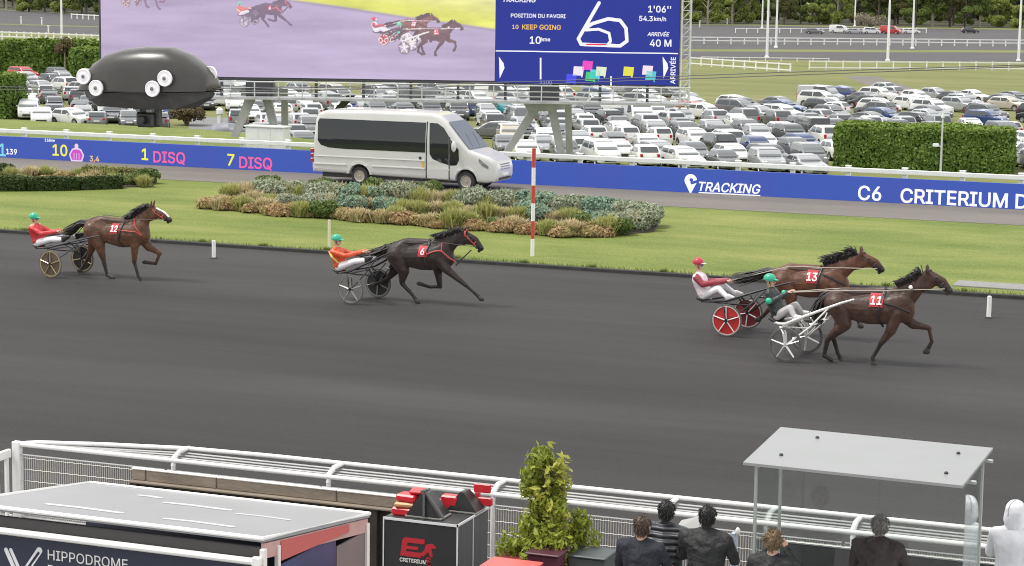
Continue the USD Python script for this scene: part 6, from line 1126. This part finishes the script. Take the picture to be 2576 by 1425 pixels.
# black box stand with red letters and the black and red things on it
bx = thing('black_display_box', 'tall black display box with white edges and a red emblem beside the kiosk', 'display box', (-10.59, 23.4, AP))
bm = M('box_black', (0.022, 0.023, 0.024), 0.5, var=(3, 0.2)); bs = M('box_side', (0.06, 0.06, 0.064), 0.5, stretch=(8, 8, 0.2), var=(4, 0.3)); bt = M('box_top', (0.035, 0.037, 0.037), 0.45, var=(4, 0.2)); edge = M('box_edge', (0.62, 0.62, 0.63), 0.4)
part(bx, 'front_panel', box(0, 0.96, -0.0, 0.02, 0, 1.10), bm); part(bx, 'side_panel', box(0.94, 0.96, 0.022, 0.49, 0, 1.10), bs); part(bx, 'side_panel', box(0.94, 0.96, 0.50, 0.98, 0, 1.10), bs); part(bx, 'back_panel', box(0, 0.938, 0.96, 0.98, 0, 1.10), bm); part(bx, 'left_panel', box(0, 0.02, 0.022, 0.958, 0, 1.10), bm)
part(bx, 'top', box(0.0, 0.96, 0.0, 0.98, 1.102, 1.118), bt)
e = 0.007
part(bx, 'edge_strip', cat(box(-e, 0.967, -e, e * 0.6, 1.095, 1.124), box(0.955, 0.967, -e, 0.98, 1.096, 1.124), box(0.952, 0.968, -e, 0.006, 0, 1.094), box(0.957, 0.967, 0.487, 0.503, 0, 1.094), box(-e, e, -e, e * 0.5, 0, 1.094)), edge)
redem = M('emblem_red', (0.42, 0.02, 0.03), 0.45)
def on_box(px, py): p = S(px, py, 23.4); return np.array([p[0] + 10.59, p[2] - AP])
a = on_box(1010, 1398)
E_ = unary_union([sbox(0, 0, 0.27, 0.06), sbox(0.02, 0.17, 0.29, 0.23), sbox(0.0, 0, 0.07, 0.21), sbox(0.04, 0.09, 0.22, 0.13)]); E_ = affinity.skew(E_, 8)
Hh = Polygon([(0.22, 0.02), (0.30, 0.10), (0.32, 0.17), (0.40, 0.19), (0.46, 0.14), (0.42, 0.13), (0.39, 0.13), (0.41, 0.03), (0.38, 0.02), (0.35, 0.08), (0.29, 0.02)])
part(bx, 'emblem', move(slab(unary_union([E_, Hh]), 0.003), (a[0], -0.001, a[1])), redem); part(bx, 'emblem', move(slab(affinity.scale(Hh, 0.4, -0.5, origin=(0.4, 0)), 0.003), (a[0] - 0.02, -0.001, a[1] - 0.03)), redem)
part(bx, 'lettering', move(text('CRITERIUM', 0.045, 0.003, True), (on_box(1005, 1412)[0], -0.001, on_box(1005, 1412)[1])), wp)
a = on_box(1070, 1420); part(bx, 'lettering', move(text('S', 0.085, 0.003, True), (a[0], -0.001, a[1])), redem)
ZT = AP + 1.12
def heap(name, label, c, cat_, parts_): 
    t = thing(name, label, cat_, c)
    for nm, m_, mt in parts_: part(t, nm, m_, mt, smooth=35)
redp = M('plastic_red', (0.50, 0.02, 0.03), 0.35, var=(8, 0.2)); blkp = M('plastic_black', (0.016, 0.016, 0.016), 0.4, var=(8, 0.3)); greyp = M('plate_grey', (0.22, 0.21, 0.19), 0.5)
def wedge(w, d, h): return arr(m3.Manifold.hull_points(np.array([(-w / 2, -d / 2, 0), (w / 2, -d / 2, 0), (-w / 2, d / 2, 0), (w / 2, d / 2, 0), (-w * 0.12, -d * 0.35, h), (w * 0.02, -d * 0.35, h), (-w * 0.12, d * 0.35, h), (w * 0.02, d * 0.35, h)])))
heap('red_carton_stack', 'stack of red packets at the left end of the black display box top', (-10.42, 23.62, ZT), 'packets', [('packet', box(-0.13, 0.13, -0.1, 0.1, 0.002, 0.10, 0.02), redp), ('packet', move(box(-0.13, 0.13, -0.1, 0.1, 0.0, 0.06, 0.02), (0.03, 0, 0.105), 6), M('packet_gold', (0.45, 0.25, 0.10), 0.4)), ('packet', move(box(-0.13, 0.13, -0.1, 0.1, 0.0, 0.09, 0.02), (0.05, 0.02, 0.17), -5), redp), ('packet', move(box(-0.1, 0.1, -0.09, 0.09, 0.0, 0.06, 0.025), (0.16, 0.05, 0.262), 10), redp)])
heap('black_floodlight', 'larger black tent-shaped floodlight on a grey plate in the middle of the box top', (-10.12, 23.66, ZT), 'floodlight', [('base_plate', box(-0.24, 0.24, -0.16, 0.16, 0.002, 0.03, 0.008), greyp), ('housing', move(wedge(0.44, 0.32, 0.26), (0.0, 0, 0.035)), blkp), ('bracket', cat(bar((0.02, -0.18, 0.03), (0.0, -0.14, 0.36), 0.014), bar((-0.04, -0.14, 0.33), (0.08, -0.14, 0.37), 0.018), bar((0.02, -0.14, 0.34), (0.27, -0.18, 0.05), 0.018)), M('bracket_grey', (0.10, 0.10, 0.10), 0.4, 0.4))])
heap('black_floodlight', 'smaller black tent-shaped floodlight at the right rear of the box top', (-9.80, 24.08, ZT), 'floodlight', [('base_plate', box(-0.2, 0.2, -0.14, 0.14, 0.002, 0.03, 0.008), greyp), ('housing', move(wedge(0.38, 0.28, 0.22), (0.0, 0, 0.035)), blkp)])
heap('red_flag_sign', 'small red cranked sign rising behind the floodlights on the box top', (-9.72, 24.26, ZT), 'sign', [('stem', bar((0, 0, 0.0), (0.0, 0, 0.20), 0.035), redp), ('plate', move(box(-0.05, 0.17, -0.02, 0.02, 0.0, 0.11, 0.01), (0.0, 0, 0.205)), redp), ('plate', move(box(-0.05, 0.16, -0.03, 0.03, 0.0, 0.1, 0.01), (0.03, 0, 0.05)), redp)])
heap('red_clamp', 'small red block between the two black floodlights', (-9.98, 24.02, ZT), 'block', [('block', box(-0.11, 0.11, -0.07, 0.07, 0.003, 0.20, 0.02), redp), ('foot', box(-0.12, 0.12, -0.1, 0.1, 0.0, 0.012), blkp)])

# shrub in its planter, red panel and planters
shrub_leaf = LEAF('laurel_leaf', [(0.12, 0.16, 0.02), (0.27, 0.31, 0.04), (0.45, 0.45, 0.08), (0.66, 0.62, 0.18)], 0.25, 0.35)
shr = thing('potted_shrub', 'tall yellow-green potted laurel shrub in front of the white track rail', 'shrub', (-8.62, 23.7, AP))
g = np.random.default_rng(77); cl = []
for z, r, n_, ox_ in ((0.72, 0.36, 7, -0.12), (0.86, 0.46, 8, -0.02), (1.00, 0.40, 7, 0.10), (1.18, 0.30, 5, 0.08), (1.38, 0.22, 5, 0.02), (1.56, 0.20, 4, -0.05), (1.72, 0.15, 3, -0.06), (1.88, 0.08, 2, -0.08), (1.98, 0.03, 1, -0.07)):
    for j in range(n_):
        a = 6.28 * (j + g.uniform(-0.4, 0.4)) / n_; cl.append((np.array([r * math.cos(a) * g.uniform(0.5, 1.2) + ox_, r * math.sin(a) * 0.85, z + g.uniform(-0.1, 0.1)]), g.uniform(0.14, 0.2) if z < 1.3 else g.uniform(0.10, 0.16)))
P_, N_ = zip(*[shell_pts(130, c, (s, s, s), g, 0.25, -0.9) for c, s in cl]); part(shr, 'foliage', leaves(np.vstack(P_), np.vstack(N_), 0.042, g, 0.4, 2.2), shrub_leaf)
S_, SP, SN = [], [], []
for j in range(46):
    z = g.uniform(0.75, 1.85); a = g.uniform(0, 6.28); rr_ = np.interp(z, [0.7, 1.0, 1.35, 1.9], [0.44, 0.42, 0.24, 0.08]); b0 = np.array([math.cos(a) * rr_ * 0.6, math.sin(a) * rr_ * 0.5, z]); e_ = b0 + np.array([math.cos(a) * 0.17, math.sin(a) * 0.15, g.uniform(0.10, 0.28)])
    S_.append(tube([b0, (b0 + e_) / 2 + [0, 0, 0.03], e_], [0.006, 0.004, 0.002], 4)); u = g.uniform(0.15, 1.05, 13)[:, None]; SP.append(b0 + (e_ - b0) * u + g.normal(0, 0.018, (13, 3))); SN.append(np.tile([math.cos(a) * 0.5, math.sin(a) * 0.5, 0.8], (13, 1)))
part(shr, 'shoots', cat(S_), bark); part(shr, 'shoot_leaves', leaves(np.vstack(SP), np.vstack(SN), 0.045, g, 0.4, 2.4), LEAF('laurel_young_leaf', [(0.30, 0.33, 0.05), (0.50, 0.50, 0.10), (0.70, 0.66, 0.24)], 0.3, 0.35))
part(shr, 'stem', cat([tube([(0, 0, 0.5), (0, 0, 1.2), (-0.05, 0, 2.0)], [0.035, 0.025, 0.008], 6)] + [tube([(0, 0, max(0.6, c[2] - 0.4)), c], [0.014, 0.005], 5) for c, _ in cl[::2]]), bark)
maroon = M('planter_maroon', (0.065, 0.014, 0.026), 0.5); greypl = M('planter_grey', (0.055, 0.065, 0.065), 0.5)
part(shr, 'pot', cat(box(-0.3, 0.3, -0.25, 0.25, 0.0, 0.62, 0.02)), greypl); part(shr, 'pot_soil', box(-0.27, 0.27, -0.22, 0.22, 0.622, 0.64), soil)
for (px, py, yy, w, mt, lab) in ((1378, 1390, 23.25, 0.19, maroon, 'maroon square planter in front of the potted laurel shrub'), (1318, 1402, 23.5, 0.24, M('planter_red', (0.16, 0.02, 0.02), 0.5), 'dark red planter left of the maroon one below the shrub'), (1490, 1395, 23.6, 0.22, greypl, 'dark grey-green planter right of the potted laurel shrub')):
    p = S(px, py, yy); q = thing('square_planter', lab, 'planter', (p[0], yy, AP)); h = p[2] - AP
    part(q, 'tub', box(-w, w, -w, w, 0, h, 0.015), mt); part(q, 'rim', box(-w - 0.02, w + 0.02, -w - 0.02, w + 0.02, h + 0.002, h + 0.03, 0.01), mt)
p = S(1290, 1418, 22.6); q = thing('red_counter', 'bright red counter top at the lower edge beside the black display box', 'counter', (p[0], 22.6, AP)); part(q, 'top', box(-0.32, 0.30, -0.5, 0.2, p[2] - AP - 0.03, p[2] - AP, 0.01), M('counter_red', (0.60, 0.10, 0.09), 0.45)); part(q, 'leg', box(-0.28, 0.26, -0.45, 0.15, 0, p[2] - AP - 0.032), M('counter_red_dark', (0.3, 0.04, 0.04), 0.5))

# glass shelter
shl = thing('glass_shelter', 'bus-stop-like glass shelter with a pale flat roof beside the track rail', 'shelter', (-5.9, 22.1, AP))
steel_s = M('shelter_steel', (0.36, 0.39, 0.37), 0.35, 0.5)
rf = np.array([(x, y, z) for z in (2.47, 2.5) for x, y in ((0.06, 0.05), (2.40, -0.05), (2.40, 1.93), (-0.03, 2.03))])
part(shl, 'roof', arr(m3.Manifold.hull_points(rf)), M('shelter_roof', (0.225, 0.23, 0.228), 0.4, var=(1.5, 0.04)))
for x, y in ((0.5, 1.6), (0.35, 0.55), (2.1, 1.45), (2.15, 0.42)): part(shl, 'roof_bolt', lathe([(0.035, 2.501), (0.035, 2.53), (0.02, 2.545)], 10), black_metal) if False else part(shl, 'roof_bolt', move(lathe([(0.022, 2.501), (0.022, 2.515), (0.012, 2.525)], 10), (x, y, 0)), black_metal)
for x, y in ((0.12, 0.4), (0.12, 1.5), (2.36, 1.5)): part(shl, 'post', box(x - 0.018, x + 0.018, y - 0.018, y + 0.018, 0, 2.46, 0.008), steel_s)
for y in (0.4, 1.5): part(shl, 'roof_bar', box(0.05, 2.47, y - 0.018, y + 0.018, 2.42, 2.46, 0.006), steel_s)
pane = PANE('shelter_glass', (0.95, 0.972, 0.964), 0.02)
part(shl, 'glass_pane', box(0.15, 1.23, 1.50, 1.508, 0.15, 2.36), pane); part(shl, 'glass_pane', box(1.25, 2.33, 1.50, 1.508, 0.15, 2.36), pane)
for x in (0.12, 2.36): part(shl, 'glass_pane', box(x - 0.004, x + 0.004, 0.44, 1.46, 0.15, 2.36), pane)
# dark banner along the mesh by the shelter, white board, small post
ban = thing('dark_banner', 'dark grey banner tied along the rail behind the people at the glass shelter', 'banner', (-6.25, 24.98, AP)); part(ban, 'cloth', box(0, 3.2, -0.012, 0.012, 0.05, 0.92, 0.004), M('banner_dark', (0.035, 0.034, 0.036), 0.6, var=(2, 0.2))); part(ban, 'hem', box(0, 3.2, -0.016, 0.016, 0.921, 0.945, 0.004), galv)
wb = thing('white_board', 'white tilted board held between two men at the rail', 'board', S(1738, 1325, 24.0)); part(wb, 'sheet', arr(m3.Manifold.hull_points(np.array([(-0.2, 0, -0.06), (0.22, 0, -0.02), (0.1, 0.02, 0.13), (-0.12, 0.02, 0.06), (-0.2, 0.015, -0.06), (0.22, 0.015, -0.02)]))), wp); part(wb, 'pole', bar((0, 0.015, -0.05), (0, 0.03, AP - S(1738, 1325, 24.0)[2]), 0.015), galv)
p = S(1853, 1340, 24.3); bl = thing('rail_post_light', 'small blue-grey post with a white head left of the shelter', 'post', (p[0], 24.3, AP)); part(bl, 'post', box(-0.06, 0.0, -0.04, 0.04, 0, p[2] - AP, 0.01), M('post_bluegrey', (0.32, 0.38, 0.44), 0.4)); part(bl, 'head', arr(ell((0.02, -0.02, p[2] - AP + 0.02), (0.03, 0.03, 0.05), 12)), wp, smooth=True)

# spectators, seen from behind
def stand(h, look_dir, lean=0.0, arms='rail', w=0.20):
    k = h / 1.75; J = {}
    z = lambda a: a * k
    J['pelvis'] = (0, 0, z(0.96)); J['waist'] = (0.01 + lean * 0.1, 0, z(1.12)); J['chest'] = (0.01 + lean * 0.22, 0, z(1.30)); J['neck'] = (0.0 + lean * 0.32, 0, z(1.49)); J['head'] = (0.03 + lean * 0.42, 0, z(1.635))
    for q, s in (('l', 1), ('r', -1)):
        J['shoulder_' + q] = (lean * 0.28 - 0.01, s * w, z(1.41)); J['hip_' + q] = (0, s * 0.09, z(0.9)); J['knee_' + q] = (0.03, s * 0.11, z(0.5)); J['ankle_' + q] = (-0.02, s * 0.12, z(0.09)); J['toe_' + q] = (0.14, s * 0.14, 0.045)
        if arms == 'rail': J['elbow_' + q] = (0.10 + lean * 0.3, s * (w + 0.07), z(1.16)); J['wrist_' + q] = (0.36 + lean * 0.3, s * (w - 0.02), z(1.12))
        elif arms == 'camera': J['elbow_' + q] = (0.16, s * (w + 0.08), z(1.25)); J['wrist_' + q] = (0.28, s * 0.08, z(1.52))
        else: J['elbow_' + q] = (-0.03, s * (w + 0.09), z(1.12)); J['wrist_' + q] = (0.12, s * (w + 0.05), z(0.92))
    return J
ripple = None
n = {'g': ('geometry', {}), 'w': ('wave_texture', {'wave_type': 'bands', 'bands_direction': 'z', 'scale': 4.2, 'distortion': 1.2, 'detail': 2.0}), 'r': ('rgb_ramp', {'ramp': [(0.35, (0.018, 0.02, 0.024)), (0.75, (0.055, 0.058, 0.064))]}), 'b': ('bump', {'strength': 0.9, 'distance': 0.03}), 'p': ('principled_bsdf', {'roughness': 0.4})}
puffer = usdkit.material(stage, '/World/Looks/striped_puffer', n, [('g.position', 'w.vector'), ('w.fac', 'r.fac'), ('w.fac', 'b.height'), ('r.color', 'p.base_color'), ('b.normal', 'p.normal')], surface='p.BSDF')
navy_knit = M('navy_knit', (0.014, 0.015, 0.024), 0.8, var=(12, 0.3), bump=(9, 0.9, 0.05)); black_cloth = M('black_cloth', (0.017, 0.018, 0.018), 0.7, var=(8, 0.3), bump=(8, 1.0, 0.06)); brown_cloth = M('brown_cloth', (0.045, 0.034, 0.034), 0.75, var=(8, 0.3), bump=(8, 1.0, 0.06)); white_cloth = M('white_cloth', (0.62, 0.62, 0.65), 0.7, var=(6, 0.06), bump=(5, 0.45, 0.05)); grey_hoody = M('grey_hoody', (0.36, 0.38, 0.38), 0.75, var=(6, 0.08), bump=(5, 0.45, 0.05)); jeans = M('jeans_dark', (0.02, 0.024, 0.035), 0.8)
hair_br = M('hair_brown', (0.055, 0.036, 0.022), 0.5, var=(60, 0.4), obj=True); hair_bk = M('hair_black', (0.012, 0.011, 0.011), 0.5); hair_curl = M('hair_curly', (0.15, 0.10, 0.055), 0.55, var=(50, 0.5), obj=True); hair_grey = M('hair_grey', (0.20, 0.19, 0.18), 0.55, var=(50, 0.3), obj=True)
def spect(label, px, py, yy, h, look, hd=(1, 0.1, 0), **kw):
    p = S(px, py, yy); J = stand(h, hd, **kw); person('person', label, (p[0] + 0.0, yy, AP), 90, J, look, 'spectators at the track rail', hd)
def htop(px, py, yy): return (S(px, py, yy)[2] - AP) / 1.006
for lab, px, py, yy, look, kw in (
    ('man with short brown hair in a navy jumper, left of the men at the rail', 1615, 1300, 22.5, dict(top=navy_knit, bottom=jeans, head=('short', hair_br)), dict(w=0.215)),
    ('dark-haired man in a black jacket with grey ribs behind the brown-haired man', 1676, 1262, 23.2, dict(top=puffer, bottom=jeans, head=('short', hair_bk), skin=skin_dark, bulk=1.08), dict(w=0.225)),
    ('broad man in black with black hair left of the glass shelter', 1779, 1274, 22.9, dict(top=black_cloth, bottom=jeans, head=('short', hair_bk), skin=skin_dark, bulk=1.1), dict(w=0.235)),
    ('person with curly light brown hair and raised hands under the glass shelter', 1945, 1338, 22.5, dict(top=black_cloth, bottom=jeans, head=('curly', hair_curl)), dict(arms='camera')),
    ('grey-haired man in a dark brown jacket under the middle of the shelter', 2212, 1300, 23.5, dict(top=brown_cloth, bottom=jeans, head=('short', hair_grey), bulk=1.1, hood_down=brown_cloth), dict(w=0.225, lean=0.1)),
    ('person in a white hooded top at the right edge of the picture', 2556, 1268, 24.3, dict(top=white_cloth, bottom=jeans, head=('hood', white_cloth), bulk=1.08, crease=0.014), dict(w=0.21, lean=0.15, hd=(0.85, -0.5, -0.12)))):
    spect(lab, px, py, yy, htop(px, py, yy), look, **kw)
# ------------------------------------------------------------------ the live picture on the giant screen: the leading trotters as the television camera sees them,
# worked out point by point from the horses, carts and drivers above and laid out as a lattice of LED colours
def video():
    rg = np.random.default_rng(5); z1 = sp(600, -14)[1]
    nx, nz = 620, 150; us = np.linspace(0.01, UV - 0.01, nx); zs_ = np.linspace(SZ + 0.01, z1, nz)
    U, Z = np.meshgrid(us, zs_, indexing='ij')
    base = np.array([0.52, 0.43, 0.615]); n3 = meshkit.fbm(np.stack([U * 0.35, Z * 2.6, 0 * U], -1), 5, 3)[..., None]; n4 = meshkit.fbm(np.stack([U * 0.12, Z * 0.5, 0 * U + 4], -1), 3, 8)[..., None]
    img = base * (0.74 + 0.42 * n3 + 0.14 * n4) * (0.96 + 0.08 * rg.random((nx, nz, 1)))
    ex = np.array([sp(x, y) for x, y in ((256, -60), (520, -25), (735, 3), (860, 20), (1000, 42), (1243, 76))])
    edge = np.interp(us, ex[:, 0], ex[:, 1])[:, None]; g = np.clip((Z - edge) / 0.10, 0, 1)[..., None]
    gn = meshkit.fbm(np.stack([U * 0.9, Z * 3.4, 0 * U + 9], -1), 5, 6)[..., None]
    grass_c = np.array([0.82, 0.82, 0.20]) * (0.70 + 0.45 * gn) + np.array([0.10, 0.08, 0.22]) * np.clip(Z - edge - 0.4, 0, 1.2)[..., None]
    img = img * (1 - g) + grass_c * g; dk = np.exp(-((Z - edge) / 0.06) ** 2)[..., None]; img *= 1 - 0.22 * dk
    def paint(prefix_things, ref, to, k, tint, keep):
        """splats the surfaces of some things, farthest first, on the lattice"""
        P_, C_, D_ = [], [], []
        for path, (v, f, mname, col) in REG.items():
            th = '/World/' + path.split('/')[2]
            if th not in prefix_things: continue
            loc, rz = THING[th]; v, _ = move((np.asarray(v, float), f), loc, rz); f = np.asarray(f)
            a, b, c = v[f[:, 0]], v[f[:, 1]], v[f[:, 2]]; nn = np.cross(b - a, c - a); ar = np.linalg.norm(nn, axis=1); m_ = int(min(26000, 120 + ar.sum() * 0.5 * 9000))
            i = rg.choice(len(f), m_, p=ar / ar.sum()); w = rg.dirichlet((1, 1, 1), m_); p = a[i] * w[:, :1] + b[i] * w[:, 1:2] + c[i] * w[:, 2:]; nu = nn[i] / (ar[i][:, None] + 1e-12)
            nu *= np.sign(-(nu @ cF))[:, None]
            cc = (np.asarray(col)[f[i, 0]] if col is not None else np.tile(np.array(MCOL.get(mname, (0.2, 0.2, 0.2))), (m_, 1))); sh = 0.55 + 0.75 * np.clip(nu[:, 2], -0.2, 1) + 0.2 * np.clip(-(nu @ cF), 0, 1)
            P_.append(p); C_.append(cc * sh[:, None]); D_.append((p - cC) @ cF)
        p, c, d = np.vstack(P_), np.vstack(C_), np.concatenate(D_); o = np.argsort(-d); p, c = p[o], c[o]
        q = np.array([P(x) for x in p]) if len(p) < 10 else None
        w = p - cC; zc = w @ cF; px = 1288 + FOC * (w @ cR) / zc; py = 712.5 - FOC * (w @ cU) / zc
        sx_, sy_ = to[0] + (px - ref[0]) * k, to[1] + (py - ref[1]) * k
        o0, ox_, oy_ = sp(600, 60), sp(700, 60), sp(600, 160)                # the screen plane is nearly parallel to the picture here
        J = np.array([(ox_ - o0) / 100, (oy_ - o0) / 100]).T; uz = o0[:, None] + J @ np.stack([sx_ - 600, sy_ - 60])
        i = np.round((uz[0] - us[0]) / (us[1] - us[0])).astype(int); j = np.round((uz[1] - zs_[0]) / (zs_[1] - zs_[0])).astype(int)
        ok = (i >= 0) & (i < nx) & (j >= 0) & (j < nz); out = np.clip(c * 2.6, 0, 1) * keep + np.array(tint) * (1 - keep)
        img[i[ok], j[ok]] = out[ok]
    T = lambda *names: {'/World/' + n_ for n_ in names}
    tr = [p for p in THING if p.split('/')[2].startswith(('trotter', 'racing_sulky', 'driving_reins'))] + [p for p in THING if 'person' in p.split('/')[2]][:4]
    order = {'12': 0, '6': 1, '13': 2, '11': 3}
    def team(k): return {p for p in THING if p.split('/')[2] in tuple(n_ + (f'_{k:03d}' if k else '') for n_ in ('trotter', 'racing_sulky', 'driving_reins', 'person'))}
    paint(team(0), (440, 708), (430, 22), 0.36, (0.62, 0.42, 0.66), 0.5)
    paint(team(1), (1220, 760), (735, 66), 0.355, (0.60, 0.44, 0.66), 0.62)
    paint(team(2) | team(3), (2400, 700), (1167, 62), 0.352, (0.66, 0.46, 0.60), 0.74)
    v = np.stack([U, np.full_like(U, -0.006), Z], -1).reshape(-1, 3); i = (np.arange(nx - 1)[:, None] * nz + np.arange(nz - 1)[None]).ravel()
    f = np.vstack([np.stack([i, i + nz, i + nz + 1], 1), np.stack([i, i + nz + 1, i + 1], 1)])
    n = {'a': ('attribute', {'attribute': 'coat'}), 'p': ('principled_bsdf', {'base_color': (0.01, 0.01, 0.01), 'roughness': 0.5, 'specular_ior_level': 0.2, 'emission_strength': EM})}
    mt = usdkit.material(stage, '/World/Looks/live_picture', n, [('a.color', 'p.emission_color')], surface='p.BSDF')
    part(scr, 'live_picture', (v, f), mt, smooth=True, color=np.clip(img, 0, 1).reshape(-1, 3))
    part(scr, 'upper_picture', box(0.01, UV - 0.01, -0.006, -0.001, z1 + 0.002, TOPZ - 0.02), scr_grass)
video()
